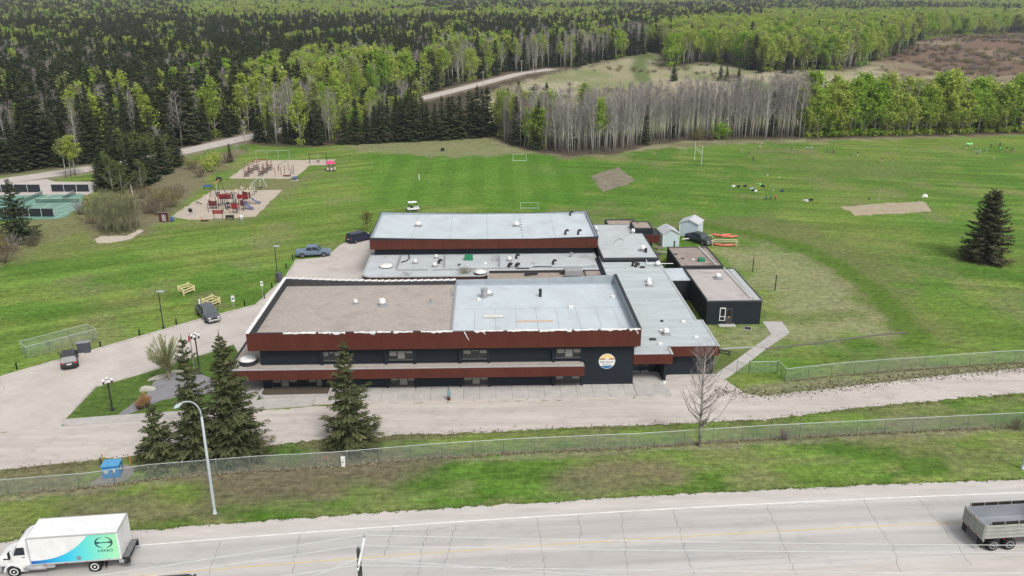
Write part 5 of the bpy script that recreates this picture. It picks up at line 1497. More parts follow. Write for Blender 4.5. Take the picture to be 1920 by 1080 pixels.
c = G(129, 687); car("parked_car", "black hatchback seen from behind, parked at the left kerb", "car", (c.x - .3, c.y + 1.0, .02), R(115), paint("black_paint", (.028, .026, .03)), 4.7, 1.88, 1.66, "suv", .36)
c = G(340, 1083, 1.6); car("passing_car", "dark car on the highway, only its roof in the frame", "car", (c.x, c.y - .35, .022), R(5), paint("charcoal_paint", (.045, .048, .05)), 4.7, 1.85, 1.66, "suv", .35)
p0 = G(1313, 461); car("pickup_truck", "black pickup standing behind the storage annex", "pickup truck", (p0.x + .3, p0.y + 2.2, .0), R(-58), paint("black_truck_paint", (.035, .042, .05)), 5.6, 1.95, 1.85, "pickup", .39)

# --- white box truck
TR = thing("box_truck", "white box truck with green and blue swoosh on its side, driving left", "truck", (-31.55, 58.18, .022), R(185.0))
bx = lambda n, m, *a, b=.03, parent=None: MB().bbox(*a, b).build(n, m, parent or TR)
M_tw = paint("truck_white", (.80, .80, .80)); M_al = mat("truck_aluminium", (.50, .51, .52), .4, (.42, .43, .44), metal=.3)
BX0, BX1, BW, BZ0, BZ1 = -2.15, 4.62, 1.29, 1.14, 3.62
box = bx("cargo_box", M_tw, BX0, BX1, -BW, BW, BZ0, BZ1, b=.02)
for s in (-1, 1):
    bx("top_rail", M_al, BX0 - .01, BX1 + .01, s * BW - .05, s * BW + .05, BZ1 - .06, BZ1 + .03, b=.015, parent=box)
    bx("bottom_rail", M_al, BX0 - .01, BX1 + .01, s * BW - .05, s * BW + .05, BZ0 - .03, BZ0 + .09, b=.015, parent=box)
    bx("corner_post", M_al, BX1 - .06, BX1 + .02, s * BW - .05, s * BW + .04, BZ0, BZ1, b=.015, parent=box)
    bx("rear_post", M_tw, BX0 - .03, BX0 + .08, s * BW - .08, s * BW + .03, BZ0, BZ1, b=.015, parent=box)
    for k in range(4): bx("marker_lamp", M_tail, BX0 + .9 + 1.6 * k, BX0 + 1.02 + 1.6 * k, s * (BW + .05), s * (BW + .07) if s > 0 else s * (BW + .05) + .02, BZ0 - .01, BZ0 + .05, b=.005, parent=box)
bx("rear_door", M_tw, BX0 - .025, BX0 - .005, -BW + .1, BW - .1, BZ0 + .05, BZ1 - .1, b=.006, parent=box)
for k in range(1, 5): bx("door_joint", M_al, BX0 - .03, BX0 - .024, -BW + .1, BW - .1, BZ0 + .05 + .45 * k, BZ0 + .062 + .45 * k, b=.002, parent=box)
bx("rear_header", M_al, BX0 - .035, BX0 + .05, -BW, BW, BZ1 - .1, BZ1 + .01, b=.01, parent=box)
# swoosh: colour runs from blue at the front foot to green at the back
def swoosh_mat():
    m, nt, b = _new("swoosh_print"); N, L = nt.nodes, nt.links
    tc = N.new("ShaderNodeTexCoord"); sx = N.new("ShaderNodeSeparateXYZ"); mr = N.new("ShaderNodeMapRange"); rp = N.new("ShaderNodeValToRGB")
    mr.inputs["From Min"].default_value = BX1; mr.inputs["From Max"].default_value = BX0
    L.new(tc.outputs["Object"], sx.inputs[0]); L.new(sx.outputs["X"], mr.inputs["Value"]); L.new(mr.outputs[0], rp.inputs["Fac"])
    e = rp.color_ramp.elements; e[0].position = .02; e[0].color = (.005, .10, .46, 1); e[1].position = .40; e[1].color = (.02, .50, .74, 1)
    q = rp.color_ramp.elements.new(.66); q.color = (.13, .66, .60, 1); q = rp.color_ramp.elements.new(.95); q.color = (.34, .76, .44, 1)
    L.new(rp.outputs[0], b.inputs["Base Color"]); b.inputs["Roughness"].default_value = .4
    return m
mb = MB(); yb = BW + .006; lowz = BZ0 + .1; n = 30
Lx = BX1 - BX0 - .12
def sw_top(t):   # t 0 front .. 1 rear
    return min(BZ1 - .07, lowz + .28 + 2.4 * max(0, (t - .02) / .70) ** 2.6)
for k in range(n):
    t0, t1 = k / n, (k + 1) / n; x0, x1 = BX1 - .06 - Lx * t0, BX1 - .06 - Lx * t1
    mb.face([(x0, yb, lowz), (x0, yb, sw_top(t0)), (x1, yb, sw_top(t1)), (x1, yb, lowz)])
mb.build("swoosh_print", swoosh_mat(), box)
# round emblem: two open arcs and a bar, letters below
M_emb = mat("emblem_navy", (.03, .08, .13), .3, metal=.3); ex, ez = -1.05, 2.78
def arc(a0, a1, r0, r1, th):
    mb = MB(); n = 16
    for k in range(n):
        t0 = a0 + (a1 - a0) * k / n; t1 = a0 + (a1 - a0) * (k + 1) / n; w0 = th * math.sin(math.pi * k / n) + .012; w1 = th * math.sin(math.pi * (k + 1) / n) + .012
        f = lambda t, w: (ex + (r0 + w) * math.cos(t), yb + .006, ez + (r1 + w) * math.sin(t)); g = lambda t, w: (ex + (r0 - w) * math.cos(t), yb + .006, ez + (r1 - w) * math.sin(t))
        mb.face([f(t0, w0), f(t1, w1), g(t1, w1), g(t0, w0)])
    return mb
for a0, a1 in ((R(-80), R(80)), (R(100), R(260))): arc(a0, a1, .62, .50, .055).build("emblem_arc", M_emb, box)
mb = MB(); mb.face([(ex - .44, yb + .008, ez - .04), (ex + .44, yb + .008, ez - .04), (ex + .44, yb + .008, ez + .04), (ex - .44, yb + .008, ez + .04)])
for s in (-1, 1): mb.face([(ex + s * .36, yb + .009, ez - .11), (ex + s * .56, yb + .009, ez - .06), (ex + s * .56, yb + .009, ez + .06), (ex + s * .36, yb + .009, ez + .11)])
mb.build("emblem_bar", M_emb, box)
lettering("HINO", .34, (ex - .03, yb + .008, 2.02), (R(90), 0, R(180)), M_emb, box, sx=1.35, name="lettering")
mb = MB(); dx_, dz_ = 1.0, 1.52; mb.face([(dx_ - .24, yb + .008, dz_), (dx_, yb + .008, dz_ + .24), (dx_ + .24, yb + .008, dz_), (dx_, yb + .008, dz_ - .24)]); mb.build("placard", mat("placard_grey", (.22, .25, .28), .6), box)
# lift gate
lg = bx("lift_gate", M_black, BX0 - .42, BX0 - .06, -BW + .05, BW - .05, 1.0, 1.14)
bx("gate_plate", mat("gate_steel", (.16, .16, .165), .5), BX0 - .55, BX0 - .08, -BW + .15, BW - .15, 1.15, 1.22, parent=lg)
for s in (-1, 1): bx("gate_arm", M_black, BX0 - .6, BX0 - .1, s * 1.12 - .08, s * 1.12 + .08, .62, 1.2, parent=lg); bx("gate_bracket", M_al, BX0 - .35, BX0 + .25, s * 1.15 - .05, s * 1.15 + .05, .70, 1.02, parent=lg)
bx("rear_bumper", M_black, BX0 - .3, BX0 - .1, -1.1, 1.1, .48, .6)
# chassis, cab
for s in (-1, 1): bx("chassis_rail", M_black, BX0, 6.9, s * .42 - .06, s * .42 + .06, .72, 1.0)
cabm = M_tw
secs = []
for x, zl, zt, wk in ((4.78, .95, 2.92, 1.06), (4.85, .78, 3.12, 1.10), (5.4, .70, 3.08, 1.10), (5.62, .70, 2.75, 1.10), (6.02, .74, 2.02, 1.08), (6.12, .78, 1.96, 1.04), (6.8, .88, 1.84, .92), (7.12, .86, 1.70, .84), (7.22, .84, 1.4, .78)):
    w = wk; secs.append((x, [(-w * .95, zl), (-w, zl + .2), (-w, min(zt - .3, 1.9)), (-w * .93, zt - .08), (-w * .80, zt), (w * .80, zt), (w * .93, zt - .08), (w, min(zt - .3, 1.9)), (w, zl + .2), (w * .95, zl)]))
cab = loft(secs).build("cab", cabm, TR)
fair = loft([(4.76, [(-.98, 3.0), (-.98, 3.3), (-.8, 3.48), (.8, 3.48), (.98, 3.3), (.98, 3.0)]), (5.1, [(-.95, 3.0), (-.95, 3.22), (-.75, 3.36), (.75, 3.36), (.95, 3.22), (.95, 3.0)]), (5.5, [(-.85, 2.98), (-.85, 3.02), (-.7, 3.05), (.7, 3.05), (.85, 3.02), (.85, 2.98)])]).build("roof_fairing", cabm, TR)
MB().face([(5.655, -.92, 2.70), (5.655, .92, 2.70), (6.045, .96, 2.04), (6.045, -.96, 2.04)]).build("windscreen", M_carglass, cab)
for s in (-1, 1):
    d_ = bx("door", cabm, 4.98, 5.92, *sorted((s * 1.095, s * 1.125)), .95, 1.98, b=.01)
    MB().face([(5.02, s * 1.128, 2.02), (5.88, s * 1.128, 2.02), (5.60, s * 1.06, 2.66), (5.02, s * 1.06, 2.66)][::s]).build("side_window", M_carglass, d_)
    bx("handle", M_black, 5.05, 5.25, *sorted((s * 1.12, s * 1.15)), 1.78, 1.84, b=.005, parent=d_)
    bx("mirror", M_black, 6.0, 6.12, *sorted((s * 1.28, s * 1.5)), 1.9, 2.5, b=.02)
    MB().path([(5.95, s * 1.1, 2.5), (6.06, s * 1.38, 2.55)], .02, 5).build("mirror_arm", M_black, TR)
    fm = MB()
    for k in range(9):
        t0, t1 = math.pi * (k / 9), math.pi * ((k + 1) / 9); f_ = lambda t, r_, yy: (6.1 + r_ * math.cos(t), s * yy, .55 + r_ * math.sin(t))
        fm.face([f_(t0, .70, .70), f_(t1, .70, .70), f_(t1, .70, 1.16), f_(t0, .70, 1.16)]); fm.face([f_(t0, .70, 1.16), f_(t1, .70, 1.16), f_(t1, .58, 1.16), f_(t0, .58, 1.16)])
    fm.build("fender", cabm, TR)
    bx("vent_slot", M_black, 6.25, 6.75, *sorted((s * .965, s * 1.0)), 1.58, 1.68, b=.005)
    bx("headlight", M_lamp, 7.0, 7.2, *sorted((s * .50, s * .78)), 1.0, 1.28)
    MB().lathe((4.4, s * .95, .78), [(.30, -.75), (.30, .75)], 14, 'x').build("fuel_tank", M_al, TR, True)
    bx("step", M_al, 4.98, 5.6, *sorted((s * .85, s * 1.12)), .45, .56)
    bx("mud_flap", M_black, -.85, -.82, *sorted((s * .7, s * 1.2)), .35, 1.0, b=.005)
    wheel(TR, 6.1, s * .98, .50, .28, rimc=M_tw); wheel(TR, 0, s * 1.06, .50, .28, rimc=M_tw); wheel(TR, 0, s * .74, .50, .28)
    bx("tool_box", M_al, 3.0, 3.8, *sorted((s * .6, s * 1.1)), .62, 1.0)
lettering("U.S.A.", .12, (5.45, 1.128, 1.45), (R(90), 0, R(180)), M_emb, cab) if False else None
bx("grille", M_black, 7.18, 7.25, -.55, .55, .95, 1.45); bx("front_bumper", M_chrome, 7.05, 7.32, -1.0, 1.0, .5, .82)
MB().tube((0, -1.0, .5), (0, 1.0, .5), .09, .09, 8).build("axle", M_black, TR); MB().tube((6.1, -.9, .5), (6.1, .9, .5), .08, .08, 8).build("axle", M_black, TR)

# --- gravel dump truck at the right edge
DT = thing("dump_truck", "grey gravel hauler with an open empty box, leaving the frame on the right", "truck", (41.45, 58.75, .022), R(3.4))
dx = lambda n, m, *a, b=.02, parent=None: MB().bbox(*a, b).build(n, m, parent or DT)
M_dump = mat("weathered_dump_paint", (.40, .40, .375), .6, (.31, .31, .295), scale=1.2, stain=((.22, .21, .195), 1.1, .5, .7, .6)); M_liner = mat("scuffed_bed_liner", (.34, .36, .39), .45, (.25, .27, .30), scale=1, stretch=(.3, 1, 1), metal=.2)
DX0, DX1, DW, DZ0, DZ1 = -1.02, 5.0, 1.42, 1.28, 2.55
bed = dx("bed_floor", M_liner, DX0 + .05, DX1, -DW + .06, DW - .06, DZ0, DZ0 + .15)
for s in (-1, 1):
    side = dx("bed_side", M_dump, DX0, DX1, *sorted((s * DW, s * (DW - .09))), DZ0, DZ1)
    for zz in (DZ0 + .1, DZ0 + .45, DZ0 + .8, DZ1 - .1): dx("side_rib", M_dump, DX0, DX1, *sorted((s * (DW - .01), s * (DW + .06))), zz - .06, zz + .06, parent=side)
    dx("side_board", M_black, DX0 + .35, DX1, *sorted((s * (DW - .02), s * (DW - .10))), DZ1, DZ1 + .30, parent=side)
    for k in range(5): dx("stake", M_dump, DX0 + .3 + 1.2 * k, DX0 + .38 + 1.2 * k, *sorted((s * (DW + .02), s * (DW - .11))), DZ1 - .05, DZ1 + .33, parent=side)
    dx("side_liner", M_liner, DX0 + .06, DX1, *sorted((s * (DW - .095), s * (DW - .12))), DZ0 + .1, DZ1 - .02, parent=side)
    dx("mud_flap", M_black, DX0 - .08, DX0 - .05, *sorted((s * .72, s * 1.36)), .35, 1.05, b=.005); dx("mud_flap", mat("grey_flap", (.10, .105, .12), .7), DX0 - .07, DX0 - .04, *sorted((s * .05, s * .68)), .4, 1.05, b=.005)
    for xx in (0, 1.42): wheel(DT, xx, s * 1.22, .53, .28); wheel(DT, xx, s * .90, .53, .28)
    wheel(DT, 6.3, s * 1.05, .53, .30)
    dx("clearance_lamp", M_tail, .6, .75, *sorted((s * (DW + .05), s * (DW + .075))), 1.2, 1.26, b=.004); dx("clearance_lamp", M_tail, 1.7, 1.85, *sorted((s * (DW + .05), s * (DW + .075))), 1.2, 1.26, b=.004)
    dx("chassis_rail", M_black, DX0 + .1, 7.2, s * .42 - .07, s * .42 + .07, .80, 1.15)
tg = dx("tailgate", M_dump, DX0 - .09, DX0, -DW, DW, DZ0 - .08, DZ1 + .02)
for zz in (DZ0 + .05, DZ0 + .42, DZ0 + .8, DZ1 - .08): dx("gate_rib", M_dump, DX0 - .15, DX0 - .085, -DW, DW, zz - .06, zz + .06, parent=tg)
for s in (-1, 0, 1): dx("gate_post", M_dump, DX0 - .16, DX0 - .08, s * (DW - .08) - .06, s * (DW - .08) + .06, DZ0 - .08, DZ1 + .12, parent=tg)
dx("tail_bar", M_dump, DX0 - .05, DX0 + .1, -DW + .05, DW - .05, .98, 1.2)
for s in (-1, 1): dx("tail_light", M_tail, DX0 - .09, DX0 - .05, s * .5 - .12, s * .5 + .12, 1.04, 1.14, b=.005)
dx("head_board", M_dump, DX1 - .02, DX1 + .08, -DW, DW, DZ0, DZ1 + .7)
secs = [(x, [(-w * .95, zl), (-w, zl + .3), (-w, zt - .3), (-w * .85, zt), (w * .85, zt), (w, zt - .3), (w, zl + .3), (w * .95, zl)]) for x, zl, zt, w in ((5.25, .9, 2.85, 1.15), (5.4, .8, 3.0, 1.18), (6.3, .8, 2.95, 1.18), (6.85, .8, 2.1, 1.12), (7.0, .9, 2.0, 1.0), (8.1, .9, 1.85, .95), (8.2, .9, 1.3, .9))]
dc = loft(secs).build("cab", paint("hauler_red", (.28, .03, .03)), DT)
MB().face([(6.37, -.95, 2.86), (6.37, .95, 2.86), (6.84, 1.0, 2.16), (6.84, -1.0, 2.16)]).build("windscreen", M_carglass, dc)
dx("front_bumper", M_chrome, 8.05, 8.35, -1.15, 1.15, .5, .85)
MB().tube((0, -1, .53), (0, 1, .53), .1, .1, 8).build("axle", M_black, DT); MB().tube((1.42, -1, .53), (1.42, 1, .53), .1, .1, 8).build("axle", M_black, DT); MB().tube((6.3, -1, .53), (6.3, 1, .53), .1, .1, 8).build("axle", M_black, DT)

# --- white utility cart behind the gym
c = G(774, 398); UC = thing("utility_cart", "small white roofed utility cart parked on the grass behind the gym", "golf cart", (c.x, c.y + 1.0, 0), R(10))
ux = lambda n, m, *a: MB().bbox(*a, .03).build(n, m, UC)
ux("body", M_tw, -1.2, .2, -.62, .62, .42, .78); loft([(.2, [(-.62, .4), (-.62, .72), (.62, .72), (.62, .4)]), (.9, [(-.58, .4), (-.55, 1.0), (.55, 1.0), (.58, .4)]), (1.25, [(-.5, .45), (-.45, .72), (.45, .72), (.5, .45)])]).build("nose", M_tw, UC)
ux("seat", M_black, -.5, .05, -.55, .55, .78, .95); ux("seat_back", M_black, -.58, -.46, -.55, .55, .9, 1.35); ux("roof", M_tw, -1.0, .8, -.66, .66, 1.88, 1.97)
for sx_, s in ((-.9, -1), (-.9, 1), (.72, -1), (.72, 1)): MB().tube((sx_, s * .56, .7), (sx_ * .95, s * .58, 1.9), .03, .03, 6).build("roof_post", M_black, UC)
for xx in (-.75, .85):
    for s in (-1, 1): wheel(UC, xx, s * .58, .27, .2)
# ------------------------------------------------------------------ fences
M_post = mat("fence_galvanised", (.52, .56, .56), .55, (.44, .47, .475), scale=3, metal=.2)
M_link = mat("chain_link_wire", (.36, .42, .40), .55, (.30, .35, .335), scale=3, metal=.1)
post_mesh = {}
def chain_fence(name, label, pts, h=1.6, sp=3.05, group=None, pitch=.125, w=.0065, top=True, cat="fence", pr=.038):
    P = [Vector((p[0], p[1], 0)) for p in pts]
    o = thing(name, label, cat, P[0], 0, group)
    if h not in post_mesh:
        post_mesh[h] = MB().lathe((0, 0, 0), [(pr, -.1), (pr, h), (pr * 1.3, h + .01), (pr * 1.2, h + .05), (.01, h + .08)], 8).mesh("post", M_post, True)
    s = 0; rail = MB(); mesh = MB()
    # even posts along the whole run
    lens = [(b - a).length for a, b in zip(P[:-1], P[1:])]; tot = sum(lens)
    def at(s):
        for (a, b, l) in zip(P[:-1], P[1:], lens):
            if s <= l + 1e-6: return a.lerp(b, min(1, s / l))
            s -= l
        return P[-1]
    k = max(1, round(tot / sp))
    for j in range(k + 1):
        q = at(tot * j / k); inst("post", post_mesh[h], o, q - P[0], (rnd.gauss(0, .012), rnd.gauss(0, .012), 0))
    for a, b in zip(P[:-1], P[1:]):
        a0, b0 = a - P[0], b - P[0]
        if top: rail.tube(a0 + Vector((0, 0, h)), b0 + Vector((0, 0, h)), .028, .028, 6)
        d = (b - a); L = d.length; d.normalize(); up = Vector((0, 0, 1)); run = h * .95
        n = int((L + run) / pitch)
        for i in range(n):
            for sg in (1, -1):
                s0 = i * pitch - (run if sg > 0 else 0); z0 = .04; s1 = s0 + sg * run; z1 = .04 + run
                if sg < 0: s0 += 0; s1 = s0 - run
                lo, hi = 0, L
                t0, t1 = 0.0, 1.0
                ds = s1 - s0
                ta, tb = (lo - s0) / ds, (hi - s0) / ds
                t0 = max(0, min(ta, tb)); t1 = min(1, max(ta, tb))
                if t1 - t0 < .02: continue
                pa = a0 + d * (s0 + ds * t0) + up * (z0 + (z1 - z0) * t0); pb = a0 + d * (s0 + ds * t1) + up * (z0 + (z1 - z0) * t1)
                wv = d * w
                mesh.face([pa - wv, pa + wv, pb + wv, pb - wv])
    if top: rail.build("top_rail", M_post, o)
    lk = mesh.build("chain_link", M_link, o); lk["kind"] = "stuff"
    return o
chain_fence("chain_link_fence", "long chain link fence between the highway verge and the gravel lane", FENCE_NEAR, 1.62)
chain_fence("chain_link_fence", "chain link fence along the far side of the gravel lane on the right", gp([(1472, 715), (1566, 704), (1666, 696), (1767, 689), (1871, 681), (1920, 679), (2150, 664)]), 1.62)
chain_fence("chain_link_fence", "short chain link return beside the footpath gate", gp([(1457, 699), (1472, 714)]), 1.62, 1.2)
chain_fence("chain_link_gate", "wide chain link gate beside the concrete footpath", gp([(1406, 699), (1455, 699)]), 1.5, 5.0, cat="gate")
chain_fence("chain_link_gate", "narrow open chain link gate across the footpath", gp([(1381, 699), (1403, 698)]), 1.6, 5.0, cat="gate")
chain_fence("fenced_enclosure", "low chain link enclosure on the lawn beside the driveway", gp([(50, 672), (184, 637), (166, 628), (41, 661), (50, 672)]), 1.55, 2.6, cat="enclosure")

# ------------------------------------------------------------------ lamps, poles and wires
M_lampg = mat("painted_lamp_grey", (.42, .47, .50), .5, (.36, .40, .43), scale=2)
M_polek = mat("black_pole", (.03, .034, .036), .5)
M_globe = mat("white_globe", (.80, .80, .78), .35, (.74, .74, .72))
def street_lamp(base, label, arm=(-.62, -.78)):
    o = thing("street_lamp", label, "street lamp", base, 0, "highway street lamps")
    MB().lathe((0, 0, 0), [(.22, 0), (.22, .08), (.15, .1), (.145, .6), (.13, 4), (.10, 9.7)], 12).build("pole", M_lampg, o, True)
    pts = [(0, 0, 9.6)] + [(arm[0] * 1.5 * (1 - math.cos(t)), arm[1] * 1.5 * (1 - math.cos(t)), 9.7 + 1.9 * math.sin(t)) for t in (.25, .55, .85, 1.15, 1.45, 1.62)]
    MB().path(pts, [.10, .085, .075, .07, .065, .06, .055], 8).build("arm", M_lampg, o, True)
    e = Vector(pts[-1]); dx_ = Vector((arm[0], arm[1], -.12))
    hd = MB().lathe((0, 0, 0), [(.06, 0), (.16, .12), (.22, .38), (.20, .62), (.08, .80)], 12, 'x').build("lamp_head", M_lampg, o, True)
    hd.location = e; hd.rotation_euler = (0, .25, math.atan2(arm[1], arm[0])); hd.scale = (1, 1, .6)
    MB().lathe((.42, 0, -.12), [(.16, 0), (.12, -.09), (.02, -.12)], 10).build("lens", M_globe, hd, True)
    return o
street_lamp(G(403, 963), "tall grey street lamp with curved arm standing on the verge left of centre")
street_lamp(G(1917, 879), "street lamp pole at the right edge of the frame")
def lot_lamp(px, py, tx, ty, label):
    p = G(px, py); h = height(tx, ty, p)
    o = thing("lot_lamp", label, "lamp post", p, 0, "driveway lamp posts")
    MB().lathe((0, 0, 0), [(.2, 0), (.2, .35), (.08, .36), (.065, h)], 8).build("pole", M_polek, o)
    MB().bbox(-.12, .75, -.18, .18, h - .04, h + .12, .03).build("lamp_head", M_lampg, o)
lot_lamp(307, 617, 297, 547, "black lamp post with flat head beside the dark grey pickup's kerb"); lot_lamp(521, 526, 516, 462, "black lamp post with flat head next to the waste bin")
def globe_lamp(px, py, h, label):
    p = G(px, py); o = thing("globe_lamp", label, "lamp post", p, rnd.uniform(0, 1), "globe lamp posts on the island")
    MB().lathe((0, 0, 0), [(.28, 0), (.28, .12), (.1, .14), (.075, h), (.05, h + .35)], 10).build("pole", M_polek, o)
    for k in range(4):
        a = k * math.pi / 2; x_, y_ = .42 * math.cos(a), .42 * math.sin(a)
        MB().path([(0, 0, h - .3), (x_, y_, h - .25), (x_, y_, h)], .035, 6).build("arm", M_polek, o)
        MB().lathe((x_, y_, h), [(.05, 0), (.13, .06), (.16, .16), (.13, .26), (.02, .32)], 12).build("globe", M_globe, o, True)
        MB().lathe((x_, y_, h - .32), [(.02, 0), (.10, .06), (.10, .28), (.03, .32)], 8).build("hanging_lamp", M_polek, o, True)
p = G(211, 769); globe_lamp(211, 769, height(201, 715, p), "lamp post with clustered white globes on the lawn island")
globe_lamp(375, 701, 4.9, "lamp post with white globes behind the tall spruces")
p = G(366, 704); o = thing("flagpole", "flagpole with limp red and white flag behind the spruces", "flagpole", p)
MB().lathe((0, 0, 0), [(.07, 0), (.05, 5.6), (.08, 5.62), (.02, 5.75)], 8).build("pole", M_wht, o, True)
fl = MB()
for k in range(10):
    y0, y1 = -.06 * math.sin(k * 1.2), -.06 * math.sin((k + 1) * 1.2)
    x0, x1 = -.09 * k, -.09 * (k + 1); z0 = 5.3 - .10 * k; z1 = 5.3 - .10 * (k + 1)
    fl.mat(1 if k < 3 or k > 6 else 0).face([(x0, y0, z0), (x1, y1, z1), (x1, y1, z1 - .75), (x0, y0, z0 - .75)])
fl.build("flag", [M_wht, mat("flag_red", (.52, .02, .05), .8)], o)
bm_ = MB().lathe((0, 0, 0), [(.09, 0), (.09, .72), (.12, .73), (.12, .86), (.03, .9)], 10).mesh("bollard", M_polek, True)
for i, (px, py) in enumerate(((32, 693), (189, 652), (262, 629), (331, 609), (459, 574), (496, 560), (510, 540), (537, 503), (549, 487))):
    b = thing("bollard", "short black bollard light along the driveway kerb", "bollard", G(px, py), 0, "bollards along the driveway"); inst("post", bm_, b); MB().lathe((0, 0, .74), [(.075, 0), (.075, .08)], 8).build("lens", M_globe, b)
p = G(524, 530); o = thing("waste_bin", "dark grey wheeled waste bin at the foot of the lamp post", "bin", (p.x, p.y, 0), .2)
MB().lathe((0, 0, 0), [(.45, .1), (.55, 1.45), (.58, 1.5)], 4).build("bin_body", mat("bin_grey", (.09, .095, .105), .6), o); MB().lathe((0, 0, 1.5), [(.62, 0), (.60, .1), (.3, .2)], 4).build("lid", mat("bin_grey", (0, 0, 0)), o)
for s in (-1, 1): wheel(o, .3 * s, -.4, .12, .08)
def sign(px, py, tx, ty, w, h, label, m=None, cat="sign"):
    p = G(px, py); H_ = height(tx, ty, p); o = thing("road_sign", label, cat, p)
    MB().tube((0, 0, -.05), (0, 0, H_), .03, .03, 6).build("post", M_post, o); MB().bbox(-w / 2, w / 2, -.06, -.035, H_ - h, H_, .008).build("sign_plate", m or M_wht, o)
    MB().box(-w * .3, w * .3, -.065, -.061, H_ - h * .65, H_ - h * .35).build("sign_mark", M_green, o)
sign(439, 580, 438, 554, .5, .95, "white sign with green mark near the driveway kerb"); sign(494, 563, 488, 527, .4, .75, "narrow sign on a post by the front roof corner")
p = G(375, 574); o = thing("notice_board", "small white board leaning beside the nearer yellow frame", "sign", p, .2); MB().bbox(-.12, .12, -.05, .05, .1, 1.1, .02).build("board", M_wht, o); MB().box(-.03, .03, -.02, .02, -.05, .12).build("stake", M_wood, o)
M_ypaint = mat("cream_yellow_paint", (.72, .66, .34), .7, (.62, .56, .28), scale=3)
def yellow_frame(cor, label):
    Q = [G(*c) for c in cor]; p = sum(Q, Vector((0, 0, 0))) / 4; o = thing("wooden_enclosure", label, "enclosure", p, 0, "yellow wooden enclosures")
    C_ = [((q - p).x, (q - p).y) for q in Q]
    for x_, y_ in C_: MB().bbox(x_ - .08, x_ + .08, y_ - .08, y_ + .08, -.05, 1.0, .015).build("post", M_ypaint, o)
    for k in range(4):
        (x0, y0), (x1, y1) = C_[k], C_[(k + 1) % 4]
        for zz in (.36, .76):
            q = (Vector((x0, y0, zz)), Vector((x1, y1, zz))); d = (q[1] - q[0]); nn = Vector((-d.y, d.x, 0)).normalized() * .05
            MB().prism([((q[0] + nn).x, (q[0] + nn).y), ((q[1] + nn).x, (q[1] + nn).y), ((q[1] - nn).x, (q[1] - nn).y), ((q[0] - nn).x, (q[0] - nn).y)], zz - .08, zz + .08).build("rail", M_ypaint, o)
    MB().prism([(a * .85, b * .85) for a, b in C_], 0, .04).build("soil_bed", mat("dark_soil", (.09, .07, .05), .95), o)
yellow_frame([(335, 547), (345, 554), (365, 546), (354, 540)], "yellow wooden enclosure farther up the left lawn"); yellow_frame([(380, 571), (393, 577), (413, 569), (399, 563)], "yellow wooden enclosure right behind the dark grey pickup")
p = G(156, 664); o = thing("electrical_cabinet", "dark grey electrical cabinet standing at the left kerb", "cabinet", (p.x, p.y + .5, 0), R(14))
CB = (.7, .36, 1.42); cm = mat("cabinet_grey", (.075, .082, .10), .55); MB().bbox(-.72, .72, -.36, .36, 0, 1.42, .03).build("cabinet_body", cm, o); MB().bbox(-.78, .78, -.42, .42, 1.42, 1.5, .02).build("lid", mat("cabinet_lid", (.26, .27, .30), .5), o)
for s in (-1, 1): MB().bbox(s * .36 - .33, s * .36 + .33, -.385, -.36, .08, 1.34, .01).build("door", cm, o)
MB().bbox(-.95, .95, -.55, .55, 0, .06, .02).build("plinth", M_conc, o)
p = G(206, 899); o = thing("utility_box", "bright blue utility box behind the near fence", "utility box", (p.x, p.y + .8, 0), R(8))
bl = mat("utility_blue", (.04, .23, .50), .5, (.035, .20, .44), scale=2); MB().bbox(-.78, .78, -.6, .6, 0, 1.25, .03).build("box_body", bl, o); MB().bbox(-.82, .82, -.65, .65, 1.25, 1.36, .03).build("lid", mat("utility_blue_lid", (.10, .33, .58), .5), o)
MB().box(-.6, -.2, -.61, -.603, .55, .95).build("label_plate", mat("label_grey", (.45, .47, .48), .6), o); MB().box(.2, .42, -.61, -.603, .6, .95).build("label_plate", M_plate, o); MB().box(.79, .795, -.2, .1, .6, 1.0).build("label_plate", M_plate, o)
for (px, py, c) in ((191, 876, (.03, .03, .03)), (194, 870, (.45, .27, .03)), (246, 875, (.5, .22, .05))):
    q = G(px, py); b = thing("marker_post", {191: "black marker post behind the blue utility box", 194: "dark yellow marker post behind the blue utility box", 246: "orange marker post right of the blue utility box"}[px], "marker post", q); MB().lathe((0, 0, 0), [(.06, -.05), (.06, 1.1), (.02, 1.14)], 8).build("post", mat("marker_%d" % px, c, .6), b)
p = G(644, 874); o = thing("utility_pedestal", "white utility pedestal standing at the near fence", "pedestal", p); MB().bbox(-.19, .19, -.15, .15, 0, .95, .03).build("pedestal_body", M_wht, o); MB().bbox(-.21, .21, -.17, .17, .95, 1.0, .01).build("lid", M_wht, o); MB().box(-.06, .06, -.156, -.151, .45, .6).build("label_plate", M_black, o)
p = G(616, 874); o = thing("marker_flag", "small red marker flag on a stake at the near fence", "marker flag", p); MB().tube((0, 0, 0), (0, 0, 1.15), .02, .02, 5).build("stake", M_post, o); MB().face([(0, 0, 1.15), (-.3, 0, 1.05), (-.15, .02, .8), (0, 0, .85)]).build("flag", mat("marker_red", (.6, .06, .04), .7), o)
p = G(842, 752); o = thing("post_box", "teal and maroon collection post at the sidewalk edge", "post", p); MB().bbox(-.16, .16, -.14, .14, 0, .6, .02).build("base", mat("maroon_box", (.10, .025, .02), .6), o); MB().bbox(-.18, .18, -.15, .15, .6, 1.35, .03).build("head", mat("teal_box", (.16, .30, .30), .5), o); MB().tube((0, 0, 1.35), (0, 0, 1.9), .03, .03, 6).build("mast", M_dark, o)
